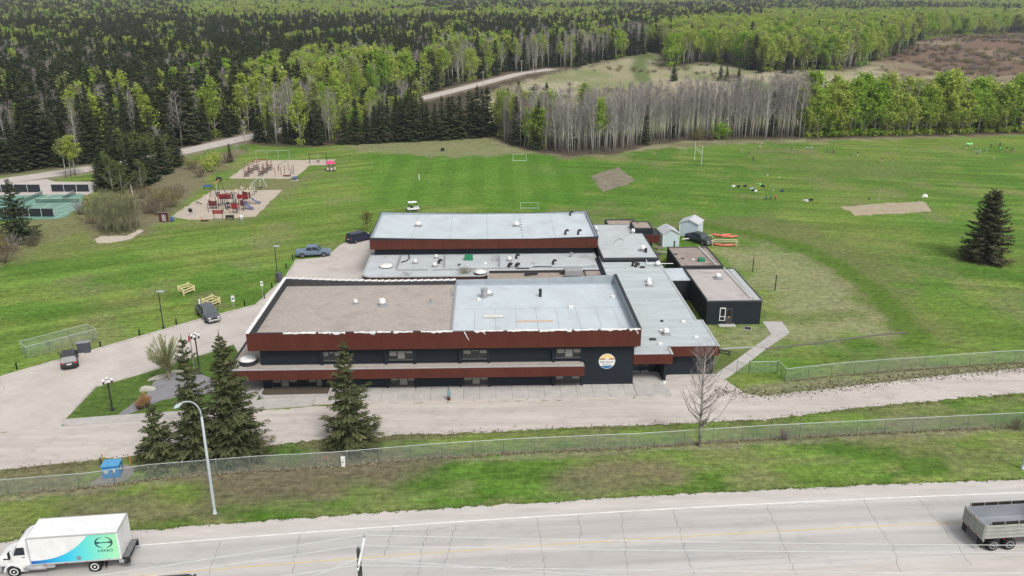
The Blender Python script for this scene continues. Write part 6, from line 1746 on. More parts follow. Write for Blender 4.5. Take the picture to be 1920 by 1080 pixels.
for (px, lb) in ((1192, "left"), (1223, "middle"), (1254, "right")):
    q = G(px, 746); b = thing("railing_post", f"thin steel post before the entrance canopy, {lb} of three", "post", q, 0, "entrance railing posts"); MB().lathe((0, 0, 0), [(.09, 0), (.09, .04), (.035, .05), (.035, 1.3), (.01, 1.33)], 8).build("post", M_post, b)
    if px < 1254: MB().tube((0, 0, 1.0), Vector((1.85, 0, 1.0)), .012, .012, 5).build("chain", M_post, b)
# concrete planter at the foot of the front wall
o = thing("planter", "low white concrete planter against the left end of the front wall", "planter", (-22, 87.4, 0))
pl = [(-26.0, 88.6)] + rounded((-25.3, 87.4), .7, math.pi, 1.5 * math.pi, 5) + [(-18.0, 86.85), (-18.0, 88.6)]
pin = [(-25.8, 88.6)] + rounded((-25.2, 87.5), .6, math.pi, 1.5 * math.pi, 5) + [(-18.2, 87.05), (-18.2, 88.6)]
wm = MB()
for i in range(len(pl) - 1):
    (a0, a1), (b0, b1), (c0, c1), (d0, d1) = pl[i], pl[i + 1], pin[i + 1], pin[i]
    wm.face([(a0, a1, 0), (b0, b1, 0), (b0, b1, .5), (a0, a1, .5)]); wm.face([(a0, a1, .5), (b0, b1, .5), (c0, c1, .5), (d0, d1, .5)]); wm.face([(d0, d1, .5), (c0, c1, .5), (c0, c1, 0), (d0, d1, 0)])
wm.build("planter_wall", M_brick, o, world=True)
MB().prism(pin[:-1] + [(-18.2, 88.9), (-25.8, 88.9)], 0, .38).build("soil", MATS["dark_soil"], o, world=True)
sheet("side_paving", [(-30.6, 84.5), (-26.2, 84.3), (-26.1, 97), (-30.3, 97.4), (-30.8, 90)], .035, M_conc, "concrete paving under the left corner of the lower roof")
sheet("entrance_gravel", rag(gp([(1190, 722), (1255, 718), (1262, 702), (1345, 701), (1352, 712), (1300, 742), (1190, 748)]), .6, .06), .018, M_gravel, "gravelly yard before the right wing")
# power pole at the foot of the frame, with its wires
M_polew = mat("weathered_pole", (.075, .072, .065), .9, (.05, .048, .045), scale=3)
pp = thing("power_pole", "wooden power pole with one white crossarm at the foot of the frame", "power pole", (-8.2, 44.5, 0))
MB().lathe((0, 0, 0), [(.19, -.3), (.15, 8), (.13, 10.9), (.12, 11.0)], 12).build("pole", M_polew, pp, True)
ca_ = MB(); ca_.bbox(.10, .24, -1.65, 1.55, 10.62, 10.78, .02); ca_.build("crossarm", M_wht, pp)
MB().path([(.16, .0, 10.0), (.17, .9, 10.6)], .02, 5).build("brace", M_post, pp)
INS = []
for (x_, y_, z_) in ((.17, 1.45, 10.78), (0, .05, 11.0), (.17, -1.55, 10.78), (.0, -.16, 10.2)):
    MB().lathe((x_, y_, z_), [(.03, 0), (.07, .06), (.05, .1), (.08, .16), (.04, .24)], 10).build("insulator", M_galv, pp, True); INS.append(Vector((-8.2 + x_, 44.5 + y_, z_ + .2)))
MB().bbox(-.06, .14, -.2, -.12, 9.6, 10.4, .02).build("bracket", M_dark, pp)
M_wire = mat("aluminium_wire", (.62, .62, .63), .5)
WR = [((1200, 1009, 10.6), (1920, 1014, 10.8)), ((1200, 1027.5, 10.7), (1920, 1027, 11.0)), ((1200, 1067, 10.6), (1920, 1066, 10.8)), ((1000, 1077, 10.0), (1300, 1083, 9.9))]
WLf = [((560, 1019, 10.75), (134, 1080, 9.9)), ((560, 1036, 10.85), (200, 1085, 10.1)), ((560, 1074, 10.7), (480, 1085, 10.6)), ((620, 1080, 10.1), (560, 1089, 10.0))]
for i, (a, b, c) in enumerate(zip(INS, WR, WLf)):
    def run(lbl, A, B):
        q1 = G(*A); q2 = G(*B); d = (q2 - a); end = a + d * (70 / max(d.length, 1)) if d.length < 70 else q2
        pts = []
        for k in range(25):
            t = k / 24; p = a.lerp(end, t); p.z = a.z + (end.z - a.z) * t - 1.0 * (4 * t * (1 - t)) * (.35)
            pts.append(p)
        w = tag(MB().path(pts, .022, 5).build("power_line", M_wire), lbl, "power line", "wires at the power pole")
    nm = ["far end of the crossarm", "top of the pole", "near end of the crossarm", "bracket below the crossarm"][i]
    run(f"pale wire running right from the {nm}", *b); run(f"pale wire running left from the {nm}", *c)
# posts, goals and far poles
for (px, py, tx, ty, lb) in ((1411, 509, 1414, 484, "farther"), (1453, 545, 1456, 516, "nearer")):
    p = G(px, py); h = height(tx, ty, p); o = thing("tall_post", f"black tetherball post on the dry grass right of the annex, {lb} of two", "post", p); MB().lathe((0, 0, 0), [(.09, -.1), (.08, h), (.02, h + .03)], 8).build("post", M_polek, o)
def goal(px0, px1, py, top, label, depth=1.2):
    a = G(px0, py); b = G(px1, py); h = height(px0, top, a); o = thing("soccer_goal", label, "goal", a); d = b - a
    for q in (Vector((0, 0, 0)), d): MB().tube(q, q + Vector((0, 0, h)), .03, .03, 6).build("upright", M_wht, o); MB().tube(q + Vector((0, 0, h)), q + Vector((0, depth, 0)), .04, .04, 6).build("back_stay", M_wht, o)
    MB().tube((0, 0, h), d + Vector((0, 0, h)), .035, .035, 6).build("crossbar", M_post, o); MB().tube((0, depth, .03), d + Vector((0, depth, .03)), .04, .04, 6).build("back_bar", M_wht, o)
goal(962, 987, 303, 289, "white soccer goal at the far head of the playing field"); goal(976, 1009, 393, 380, "white soccer goal just behind the gym roof")
a = G(1302, 300); b = G(1315, 310); o = thing("rugby_goal", "tall white H shaped goal at the left end of the upper field", "goal", a); d = b - a; h = height(1304, 265, a)
for q in (Vector((0, 0, 0)), d): MB().tube(q, q + Vector((0, 0, h)), .06, .05, 6).build("upright", M_wht, o)
MB().tube((0, 0, 3.0), d + Vector((0, 0, 3.0)), .06, .06, 6).build("crossbar", M_wht, o)
MB().tube((0, 0, 3.6), d + Vector((0, 0, 3.6)), .05, .05, 6).build("crossbar", M_wht, o)
for i, (px, py, tx, ty) in enumerate(((906, 163, 906, 133), (790, 176, 790, 143), (1000, 137, 1000, 110), (978, 136, 978, 112))):
    p = GT(px, py); h = height(tx, ty, p); o = thing("utility_pole", ["pale utility pole beside the gravel road where it climbs", "utility pole at the spruce row's end by the gravel road", "utility pole at the wood's edge, right of two close together", "utility pole at the wood's edge, left of two close together"][i], "utility pole", p, 0, "utility poles by the gravel road"); MB().lathe((0, 0, 0), [(.18, -.2), (.12, h)], 8).build("pole", mat("pale_pole", (.40, .37, .33), .9), o); MB().box(-1, 1, -.06, .06, h - .6, h - .45).build("crossarm", MATS["pale_pole"], o)
p = G(786, 338); o = thing("field_marker", "short pale post standing in the mown field", "post", p); MB().lathe((0, 0, 0), [(.1, -.05), (.1, 1.5), (.02, 1.55)], 8).build("post", M_wht, o); MB().lathe((0, 0, 1.2), [(.11, 0), (.11, .2)], 8).build("band", M_ypaint, o)
p = G(830, 283); o = thing("black_crate", "black box lying at the head of the field", "box", p); MB().bbox(-.5, .5, -.4, .4, 0, .7, .05).build("crate_body", M_black, o); MB().bbox(-.53, .53, -.43, .43, .7, .78, .02).build("lid", M_black, o)
p = G(1629, 375); o = thing("bat_stand", "dark stake beside the dirt rectangle", "stake", p); MB().lathe((0, 0, 0), [(.12, 0), (.1, .6), (.03, .65)], 8).build("post", M_dark, o); MB().box(-.2, .2, -.2, .2, 0, .05).build("foot", M_dark, o)
p = G(1647, 375); o = thing("net_post", "thin white post behind the dirt rectangle", "post", p); MB().tube((0, 0, 0), (.15, 0, 2.6), .035, .03, 6).build("post", M_post, o); MB().box(-.2, .2, -.2, .2, 0, .06).build("foot", M_conc, o)
p = G(1734, 370); o = thing("equipment_bag", "white bundle lying on the grass right of the dirt rectangle", "bag", p); MB().lathe((0, 0, 0), [(.5, 0), (.6, .25), (.45, .6), (.1, .75)], 10).build("bag_body", M_wht, o, True); MB().lathe((-.55, -.1, 0), [(.2, 0), (.26, .15), (.15, .35), (.03, .4)], 8).build("bag_end", M_wht, o, True)
# low edging right of the wing, bench and drain
o = thing("garden_edging", "low dark timber edging crossing the lawn right of the footpath", "edging", G(1437, 655)); e0 = G(1437, 655)
prev = None
for (px, py) in ((1437, 655), (1500, 648), (1570, 639), (1640, 630), (1700, 624)):
    q = G(px, py) - e0
    if prev is not None:
        d = q - prev; nn = Vector((-d.y, d.x, 0)).normalized() * .08; MB().prism([((prev + nn).x, (prev + nn).y), ((q + nn).x, (q + nn).y), ((q - nn).x, (q - nn).y), ((prev - nn).x, (prev - nn).y)], -.05, .16).build("timber", mat("old_timber", (.16, .145, .125), .9), o)
    prev = q
o = thing("garden_edging", "pale edging strip between the right wing and the footpath", "edging", G(1352, 655)); e0 = G(1352, 655); q = G(1412, 652) - e0; MB().prism([(0, 0), (q.x, q.y), (q.x, q.y + .15), (0, .15)], -.05, .12).build("timber", M_edge, o)
p = G(1358, 664); o = thing("bench", "dark bench beside the right wing's corner", "bench", p, R(-30)); MB().bbox(-.8, .8, -.2, .2, .42, .5, .02).build("seat", M_dark, o)
for s in (-1, 1): MB().box(s * .65 - .05, s * .65 + .05, -.18, .18, 0, .42).build("leg", M_dark, o)
p = G(1402, 616); o = thing("boot_scraper", "small metal grate on the grass before the annex wall", "grate", p, R(-20)); mbg = MB(); mbg.box(-.5, .5, -.55, -.5, 0, .06); mbg.box(-.5, .5, .5, .55, 0, .06); mbg.box(-.5, -.44, -.5, .5, 0, .06); mbg.box(.44, .5, -.5, .5, 0, .06); mbg.build("rim", M_post, o); MB().box(-.44, .44, -.5, .5, 0, .03).build("plate", M_dark, o)
# boulders on the island
M_rock = mat("pale_boulder", (.50, .475, .42), .9, (.36, .34, .30), scale=2, bump=.5, bscale=5); M_rock2 = mat("grey_boulder", (.40, .375, .31), .9, (.28, .265, .225), scale=2, bump=.5, bscale=5)
def boulder(px, py, a, b, h, rz, m, label, seed):
    bm = bmesh.new(); bmesh.ops.create_icosphere(bm, subdivisions=3, radius=1); r_ = random.Random(seed)
    ph = [(Vector((r_.gauss(0, 1), r_.gauss(0, 1), r_.gauss(0, 1))).normalized(), r_.uniform(.55, .95)) for _ in range(9)]
    for v in bm.verts:
        for n_, d_ in ph:
            s = v.co.dot(n_)
            if s > d_: v.co -= n_ * (s - d_)
        v.co = Vector((v.co.x * a, v.co.y * b, max(-.1, v.co.z * h)))
    me_ = bpy.data.meshes.new("boulder"); bm.to_mesh(me_); bm.free(); me_.materials.append(m)
    o = bpy.data.objects.new("boulder", me_); col.objects.link(o); o.location = G(px, py); o.rotation_euler = (0, 0, rz); tag(o, label, "boulder", "boulders on the island")
boulder(277, 731, .95, .6, .55, .1, M_rock, "white boulder at the lower left of the grey pad", 1); boulder(299, 709, 1.5, .38, .45, .75, M_rock2, "long tan boulder on the upper left edge of the pad", 2); boulder(340, 699, 1.4, .42, .42, -.1, M_rock2, "flat tan boulder at the top edge of the pad", 3)

# ------------------------------------------------------------------ trees and shrubs that stand alone
def near_spruce(px, py, top, seed, r, m, label, nw=34, nb=12, nt=12, full=.94, lop=.1, tx=None, w=.10, pw=.8, wide=1, rough=(.45, 1.3)):
    p = G(px, py); h = height(tx or px, top, p)
    pr = spruce(seed, h, r, nw, nb, nt, m, full, w, lop, pw, rough)
    lean = 0
    return tree("spruce", 0, p, h, label, "spruce", None, wide, 0, "spruce_tree", pr, (0, 0), h)
near_spruce(300, 870, 757, 501, 2.5, M_needle_near, "short bushy spruce, lowest of the three at the left of the near fence", 22, 11, 14, .9, w=.09)
near_spruce(372, 862, 627, 502, 2.9, M_needle_near, "tall spruce, middle of the three at the left of the near fence", 34, 11, 17, .82, .15, 368, .095)
near_spruce(442, 856, 620, 503, 3.3, M_needle_near, "tall dense spruce, rightmost of the three at the left of the near fence", 38, 13, 17, .92, .2, 424, .10, .85)
near_spruce(657, 838, 635, 504, 3.3, M_needle_near, "spruce standing alone before the school front", 32, 11, 17, .80, .15, 645, .095, .85)
near_spruce(1845, 489, 355, 505, 4.4, M_needle_brown, "broad lone spruce in the field at the right", 36, 15, 16, .98, .15, 1845, .13, .58)
near_spruce(35, 452, 335, 506, 4.0, M_needle, "dark spruce before the tennis courts at the left edge", 30, 11, 12, .9, .1, 20, .13, .7)
M_birch = mat("birch_bark", (.52, .49, .45), .85, (.12, .105, .095), scale=2.4, detail=6, stretch=(1, 1, .5))
p = G(1311, 836); h = height(1318, 648, p); pr = bare(601, h, .18, 3.1, 50, 700, M_twig, M_birch, 1.15, .016, .9, 1.9)
tree("bare", 0, p, h, "bare birch with mottled trunk standing at the near fence", "birch", None, 1, .6, "bare_birch", pr, (0, .02), h)
def fan_tree(seed, h, r):
    rr = random.Random(seed); mb = MB(); lv = Leaves()
    mb.tube((0, 0, -.1), (-.12, 0, h * .2), .13, .11, 8)
    for k in range(60):
        d0 = Vector((rr.gauss(0, 1), rr.gauss(0, 1), rr.gauss(.55, .8))).normalized()
        if d0.z < -.35: d0.z = -d0.z
        p0 = Vector((-.12, 0, h * rr.uniform(.13, .26))); p2 = Vector((-.05, 0, h * .60)) + Vector((d0.x * h * .34, d0.y * h * .34, d0.z * h * .39)) * rr.uniform(.8, 1.03)
        p1 = p0.lerp(p2, .45) + Vector((-d0.x, -d0.y, .2)) * .22
        mb.tube(p0, p1, .035, .018, 4, False); mb.tube(p1, p2, .018, .005, 3, False)
        for j in range(130):
            t = rr.uniform(.3, 1); q = p0.lerp(p1, t * 2) if t < .5 else p1.lerp(p2, t * 2 - 1)
            d = ((p2 - p1).normalized() + Vector((rr.gauss(0, .55), rr.gauss(0, .55), rr.gauss(.2, .4)))).normalized(); e = q + d * rr.uniform(.25, .6); wv = Vector((rr.uniform(-1, 1), rr.uniform(-1, 1), 0)) * .020
            lv.tri(q - wv, q + wv, e, rr.random())
    return mb.mesh("trunk", mat("willow_bark", (.24, .225, .14), .9)), lv.mesh("crown", M_willow)
p = G(319, 713); h = height(305, 626, p); pr = fan_tree(611, h, 2.2)
tree("bare", 0, p, h, "round crowned budding tree on the grey pad of the island", "tree", None, 1.12, 0, "budding_tree", pr, (0, 0), h)
p = G(690, 436); h = max(3, height(686, 400, p)); pr = aspen(620, h, .25, h * .55, 22, 420, .26, leaf_mat("bronze_leaves", (.13, .115, .05), (.15, .13, .06), .3), M_bark_d, 30)
tree("leafy", 0, p, h, "small bronze leaved tree at the back left corner of the gym", "tree", None, 1, 0, "small_tree", pr, (0, 0), h)
# clump left of the playground and the tangle behind it
M_clump = leaf_mat("pale_green_twigs", (.235, .235, .13), (.27, .26, .15), .15, spread=.35)
CL = [bare(700 + i, 6.2, .22, 1.5, 26, 210, M_clump, mat("young_bark", (.24, .225, .16), .9, rand=.15), 1.6, .024, .8) for i in range(4)]
for i in range(46):
    a = rnd.uniform(0, 6.283); rr_ = math.sqrt(rnd.random()); p = G(222, 432) + Vector((math.cos(a) * rr_ * 3.6, math.sin(a) * rr_ * 4.2, 0))
    tree("bare", 0, p, rnd.uniform(4.5, 7.4), "slender young aspen in the clump below the brown bushes", "tree", "young aspens of the clump", 1, None, "young_aspen", CL[i % 4], (rnd.gauss(0, .04), rnd.gauss(0, .04)), 6.2)
p = G(257, 405); o = thing("dead_trunk", "pale dead trunk leaning over the clump of young aspens", "tree trunk", p, 0); MB().path([(0, 0, -.1), (-.1, 0, 3), (-.35, 0, 6.5)], [.14, .11, .05], 7).build("trunk", M_bark_w, o, True); MB().path([(-.12, 0, 3.2), (.4, .2, 4.3)], [.05, .01], 5).build("branch", M_bark_w, o)
BUSH = {"yellow": bush(801, 2.6, 2.0, 900, .24, M_leaf), "green": bush(802, 3.0, 2.2, 1000, .26, M_leaf2), "brown": bush(803, 2.2, 2.2, 800, .0, M_brush, 26, True), "tan": bush(804, 2.6, 2.4, 900, .17, leaf_mat("olive_buds", (.20, .19, .075), (.23, .21, .09), .3), 22), "grey": bush(805, 2.4, 2.0, 900, .0, M_twig, 26, True)}
def shrub(px, py, k, s, label, sx=1.0):
    p = GT(px, py); o = thing("shrub", label, "shrub", p, rnd.uniform(0, 6), "shrubs round the playing field"); o.scale = (s * sx, s * sx, s); inst("stem", BUSH[k][0], o); inst("foliage", BUSH[k][1], o)
SH = [(300, 402, "brown", 1.6, "brown leafless bush beside the maroon notice board"), (318, 388, "tan", 1.5, "olive budding bush on the slope left of the sand"), (280, 400, "brown", 1.5, "brown bush directly above the young aspen clump"), (330, 372, "brown", 1.4, "brown bush at the top of the slope by the sand"), (296, 378, "tan", 1.5, "olive budding bush deep in the tangle"),
      (388, 322, "yellow", 1.5, "bright yellow green bush left of the far playground"), (405, 312, "yellow", 1.6, "bright yellow green bush nearer the gravel road"), (376, 332, "brown", 1.2, "brown bush at the foot of the yellow green ones"), (425, 306, "brown", 1.3, "brown bush right of the yellow green ones"), (360, 318, "tan", 1.3, "olive bush at the end of the tree clump"),
      (8, 492, "brown", 1.4, "reddish brown bush at the left edge of the lawn"), (-15, 480, "tan", 1.8, "olive bush at the left edge of the frame"), (20, 470, "grey", 1.3, "grey leafless bush below the dark spruce"), (62, 462, "brown", 1.0, "low brown bush right of the dark spruce"),
      (170, 420, "brown", 1.3, "brown bush at the corner of the tennis court"), (152, 402, "grey", 1.3, "grey leafless bush against the court fence"), (180, 398, "tan", 1.5, "olive bush behind the court fence"), (205, 402, "grey", 1.3, "grey bush behind the young aspen clump"), (240, 385, "tan", 1.6, "olive bush in front of the dark tree clump"), (262, 372, "brown", 1.5, "brown bush in front of the dark tree clump"),
      (1310, 262, "tan", 1.6, "olive bush at the foot of the bare thicket"), (1352, 260, "green", 1.7, "green bush at the foot of the bare thicket"), (1330, 262, "brown", 1.2, "low brown bush at the foot of the bare thicket"), (1560, 256, "green", 1.5, "green bush where the bare thicket turns leafy"), (1470, 824, "grey", .55, "little grey bush growing through the near fence"), (1905, 805, "brown", .6, "little brown bush at the right end of the near fence"),
      (1252, 493, "yellow", .55, "yellow green shrub between the school and the storage annex")]
for a in SH: shrub(*a)
p = G(872, 513, MZ); o = thing("roof_weed", "green weeds sprouting on the low middle roof", "weeds", (p.x, p.y, MZ)); o.scale = (.75, .5, .45); inst("stem", BUSH["green"][0], o); inst("foliage", BUSH["tan"][1], o)
p = G(268, 766)
FG = bush(810, 1.3, .7, 500, .0, leaf_mat("tawny_grass", (.42, .24, .10), (.45, .30, .15), .3), 30, True)
for i, (px, py) in enumerate(((262, 768), (269, 766), (276, 763), (272, 756))):
    o = thing("ornamental_grass", "tawny ornamental grass tuft at the tip of the grey pad", "grass tuft", G(px, py), i * 1.1, "ornamental grasses on the island"); inst("blades", FG[1], o); inst("stem", FG[0], o)
M_olive = leaf_mat('olive_green_leaves', (.13, .165, .05), (.18, .20, .07), .35, spread=.4)
OLIVE = [aspen(280 + i, 15.5, .10, 4.3, 40, 1300, .46, m=M_olive, low=160) for i in range(3)]
# the dark clump between the gravel road and the playground, and scattered trees
for (px, py, top, k, lb) in ((225, 352, 262, "spruce", "dark spruce at the lower left of the roadside clump"), (250, 350, 250, "spruce", "dark spruce in the middle of the roadside clump"), (278, 338, 255, "spruce", "dark spruce right in the roadside clump"), (302, 326, 248, "spruce", "dark spruce at the upper right of the roadside clump"), (322, 312, 240, "spruce", "brownish spruce at the top end of the roadside clump"), (240, 335, 240, "bushy", "leafy aspen at the back of the roadside clump"), (262, 330, 245, "bushy", "leafy aspen rising behind the roadside clump"), (290, 318, 250, "bushy", "green aspen between the clump's spruces"), (212, 360, 290, "bushy", "low green tree at the clump's near corner"), (200, 346, 285, "bushy", "green tree overhanging the court fence"), (305, 308, 236, "bare", "bare white aspen rising from the roadside clump"), (230, 362, 305, "bushy", "olive green tree at the foot of the clump"), (196, 356, 282, "spruce", "dark spruce at the left end of the roadside clump"), (215, 340, 250, "spruce", "dark spruce behind the left of the roadside clump"), (268, 345, 262, "spruce", "dark spruce in the heart of the roadside clump"), (315, 318, 252, "bushy", "green tree at the right end of the roadside clump"), (334, 305, 255, "spruce", "dark spruce at the far right end of the roadside clump"), (185, 352, 300, "bushy", "green tree beside the court apron"), (265, 356, 300, "bushy", "bushy tree before the clump's spruces"),
                            (124, 332, 262, "leafy", "slim leafy aspen on the grass by the gravel road, left of three"), (133, 331, 258, "leafy", "slim leafy aspen on the grass by the gravel road, middle of three"), (141, 329, 256, "leafy", "slim leafy aspen on the grass by the gravel road, right of three"), (432, 303, 268, "spruce", "small dark spruce beside the far playground"), (445, 296, 262, "bare", "bare aspen at the corner of the far playground"), (462, 282, 225, "bare", "bare aspen leaning over the gravel road"), (655, 262, 195, "leafy", "yellow green aspen at the left end of the spruce row"), (668, 266, 200, "bushy", "bright green aspen before the left end of the spruce row"),
                            (2, 470, 420, "bushy", "olive tree cut by the left edge of the frame"), (1263, 152, 112, "spruce", "lone spruce on the pale meadow"), (1475, 137, 90, "spruce", "dark spruce on the meadow behind the thicket"), (1480, 138, 94, "spruce", "second dark spruce on the meadow behind the thicket"), (1425, 137, 90, "spruce", "spruce at the aspens' edge behind the thicket"), (1350, 152, 118, "spruce", "small spruce behind the bare thicket, left of three"), (1362, 152, 120, "spruce", "small spruce behind the bare thicket, middle of three"), (1385, 152, 122, "spruce", "small spruce behind the bare thicket, right of three"), (1720, 98, 82, "spruce", "tiny dark spruce on the brown hill")):
    p = GT(px, py); h = height(px, top, p); tree(k, rnd.randrange(9), p, max(4, h), lb, proto=OLIVE[rnd.randrange(3)] if (k == 'bushy' and px < 340) else None, wide=(2.0 if px < 340 else 1.4) if k == "spruce" else 1.45)
# ------------------------------------------------------------------ tennis courts at the left
M_court = mat("court_green", (.16, .30, .235), .85, (.13, .255, .20), scale=.4, detail=6, stain=((.22, .33, .27), .3, .55, .75, .5))
court = sheet("tennis_court", gp([(-230, 418), (62, 412), (104, 411), (120, 408), (151, 388), (157, 364), (-230, 372)]), .045, M_court, "green tennis courts with white lines at the left edge")
M_cl = mat("court_line", (.62, .66, .62), .8)
def cline(a, b, w=.14):
    p, q = G(*a), G(*b); d = (q - p).normalized(); n = Vector((-d.y, d.x, 0)) * w / 2
    MB().face([(*(p - n)[:2], .052), (*(q - n)[:2], .052), (*(q + n)[:2], .052), (*(p + n)[:2], .052)]).build("court_line", M_cl, court)
for a, b in (((20, 408), (95, 365)), ((75, 375), (96, 366)), ((102, 393), (151, 370)), ((100, 398), (150, 386)), ((105, 408), (150, 387)), ((80, 391), (95, 382)), ((65, 382), (150, 381)), ((62, 388), (150, 386)), ((40, 402), (130, 401)), ((100, 371), (140, 370)), ((40, 378), (66, 366)), ((0, 372), (14, 364)), ((100, 396), (145, 395))): cline(a, b)
M_screen = mat("black_windscreen", (.022, .027, .033), .85, (.017, .02, .026), scale=.4)
M_net = mat("court_net", (.05, .10, .085), .9)
def screen(px0, px1, pyb, pyt, label, n=5):
    a = G(px0, pyb); b = G(px1, pyb); h = height(px1, pyt, b); d = b - a
    o = thing("windscreen_fence", label, "fence", a, 0, "court fences")
    for k in range(n + 1):
        q = d * (k / n); MB().tube(q, q + Vector((0, 0, h + .1)), .05, .05, 6).build("post", M_post, o)
    for k in range(n):
        p0 = d * (k / n); p1 = d * ((k + 1) / n); u = d.normalized() * .08
        MB().prism([((p0 + u).x, (p0 + u).y - .02), ((p1 - u).x, (p1 - u).y - .02), ((p1 - u).x, (p1 - u).y + .02), ((p0 + u).x, (p0 + u).y + .02)], .15, h).build("screen_panel", M_screen, o)
    MB().tube(Vector((0, 0, h + .08)), d + Vector((0, 0, h + .08)), .035, .035, 6).build("top_rail", M_post, o)
screen(-120, 77, 361, 346, "tall black windscreen fence behind the left tennis court", 8); screen(97, 168, 360, 346, "tall black windscreen fence behind the right tennis court", 3); screen(-60, 102, 407, 391, "tall black windscreen fence before the tennis courts", 7)
def net(a, b, label, h=.95):
    p, q = G(*a), G(*b); d = q - p; o = thing("court_net", label, "net", p, 0, "court nets")
    for e in (Vector((0, 0, 0)), d): MB().tube(e, e + Vector((0, 0, h + .12)), .05, .05, 6).build("post", M_dark, o)
    n = d.normalized(); n = Vector((-n.y, n.x, 0)) * .012
    mbn = MB(); k = int(d.length / .12)
    for j in range(k): t = d * (j / k); mbn.face([t + Vector((0, 0, .08)), t + d.normalized() * .045 + Vector((0, 0, .08)), t + d.normalized() * .045 + Vector((0, 0, h)), t + Vector((0, 0, h))])
    for j in range(8): z_ = .1 + j * (h - .1) / 8; mbn.face([Vector((0, 0, z_)), d + Vector((0, 0, z_)), d + Vector((0, 0, z_ + .05)), Vector((0, 0, z_ + .05))])
    mbn.build("mesh", M_net, o); MB().prism([(n.x, n.y), (d.x + n.x, d.y + n.y), (d.x - n.x, d.y - n.y), (-n.x, -n.y)], h, h + .07).build("tape", M_cl, o)
net((40, 382), (80, 366), "net crossing the left tennis court"); net((68, 381), (148, 380), "net along the near right tennis court"); net((119, 376), (142, 364), "net crossing the far right tennis court")

# ------------------------------------------------------------------ playgrounds
M_red = mat("play_red", (.25, .02, .028), .5); M_maroon = mat("play_maroon", (.11, .028, .03), .6); M_cream = mat("play_cream", (.62, .54, .42), .5); M_slide = mat("slide_violet", (.17, .18, .32), .4); M_navy = mat("play_navy", (.03, .04, .06), .6); M_orange = mat("play_orange", (.60, .22, .07), .6); M_blue = mat("play_blue", (.05, .13, .30), .6)
o = PS = thing("play_structure", "red and cream play structure with two violet slides on the near sand", "play structure", G(440, 394))
pl = lambda px, py, z=0: G(px, py) - PS.location + Vector((0, 0, z))
def tower(px, py, w, d, deck, roof, m, roofm=None, panel=True):
    c = pl(px, py)
    for sx_ in (-1, 1):
        for sy_ in (-1, 1): MB().tube(c + Vector((sx_ * w, sy_ * d, 0)), c + Vector((sx_ * w, sy_ * d, roof)), .07, .07, 6).build("tower_post", roofm or M_navy, PS)
    MB().box(c.x - w, c.x + w, c.y - d, c.y + d, deck - .08, deck).build("deck", M_navy, PS)
    if panel:
        MB().bbox(c.x - w, c.x + w, c.y - d - .06, c.y - d, deck, deck + 1.0, .02).build("panel", m, PS); MB().bbox(c.x - w - .06, c.x - w, c.y - d, c.y + d, deck, deck + .9, .02).build("panel", m, PS)
    if roofm:
        for sx_ in (-1, 1): MB().lathe(c + Vector((sx_ * w, -d, roof - .6)), [(.17, 0), (.2, .3), (.14, .7), (.02, 1.0)], 8).build("finial", roofm, PS, True)
def slide(px, py, z0, dx_, dy_):
    c = pl(px, py); pts = [c + Vector((0, 0, z0)), c + Vector((dx_ * .3, dy_ * .3, z0 * .72)), c + Vector((dx_ * .7, dy_ * .7, z0 * .25)), c + Vector((dx_, dy_, .25)), c + Vector((dx_ * 1.2, dy_ * 1.2, .22))]
    mb = MB(); n = Vector((-dy_, dx_, 0)).normalized() * .35
    for a, b in zip(pts[:-1], pts[1:]):
        mb.face([a - n, b - n, b + n, a + n])
        for s in (-1, 1): mb.face([a + n * s, b + n * s, b + n * s + Vector((0, 0, .25)), a + n * s + Vector((0, 0, .25))])
    mb.build("slide", M_slide, PS)
tower(443, 400, .7, .7, 1.2, 2.9, M_red, M_cream); tower(459, 386, 1.2, .9, 1.7, 3.6, M_red, M_cream); tower(466, 381, .9, .8, 1.7, 3.6, M_maroon, M_cream); tower(453, 394, .7, .7, 1.3, 2.6, M_maroon); tower(433, 390, .9, .8, 1.1, 3.2, M_red, None, False); tower(402, 391, .9, .7, .8, 2.4, M_maroon, M_cream); tower(424, 384, 1.3, .7, 1.5, 2.8, M_red, None)
slide(468, 383, 1.6, 1.9, .3); slide(458, 392, 1.5, 1.7, -.7)
for (a, b, z0, m) in (((406, 390), (432, 384), 2.3, M_red), ((408, 386), (434, 381), 2.3, M_red), ((434, 392), (446, 398), 1.6, M_maroon), ((446, 396), (456, 388), 1.9, M_cream), ((410, 392), (424, 393), .9, M_navy), ((391, 384), (400, 391), 1.4, M_navy), ((427, 393), (440, 392), .7, M_navy)):
    p0, p1 = pl(*a, z0), pl(*b, z0); MB().tube(p0, p1, .07, .07, 6).build("bar", m, PS); MB().tube(p0, p0 - Vector((0, 0, z0)), .06, .06, 6).build("bar_post", M_navy, PS); MB().tube(p1, p1 - Vector((0, 0, z0)), .06, .06, 6).build("bar_post", M_navy, PS)
    for k in range(1, 6): q = p0.lerp(p1, k / 6); MB().tube(q, q - Vector((0, 0, .35)), .03, .03, 5).build("rung", m, PS)
for (px, py, h) in ((391, 398, 2), (420, 396, 2.6), (428, 394, 3.0), (437, 388, 3.2), (440, 385, 3.0), (418, 390, 2.8)): c = pl(px, py); MB().tube(c, c + Vector((0, 0, h)), .06, .06, 6).build("post", M_navy, PS)
MB().path([pl(418, 393, 0), pl(419, 393, 1.3), pl(421, 397, 1.2), pl(422, 400, .4)], .09, 6).build("chute", M_cream, PS)
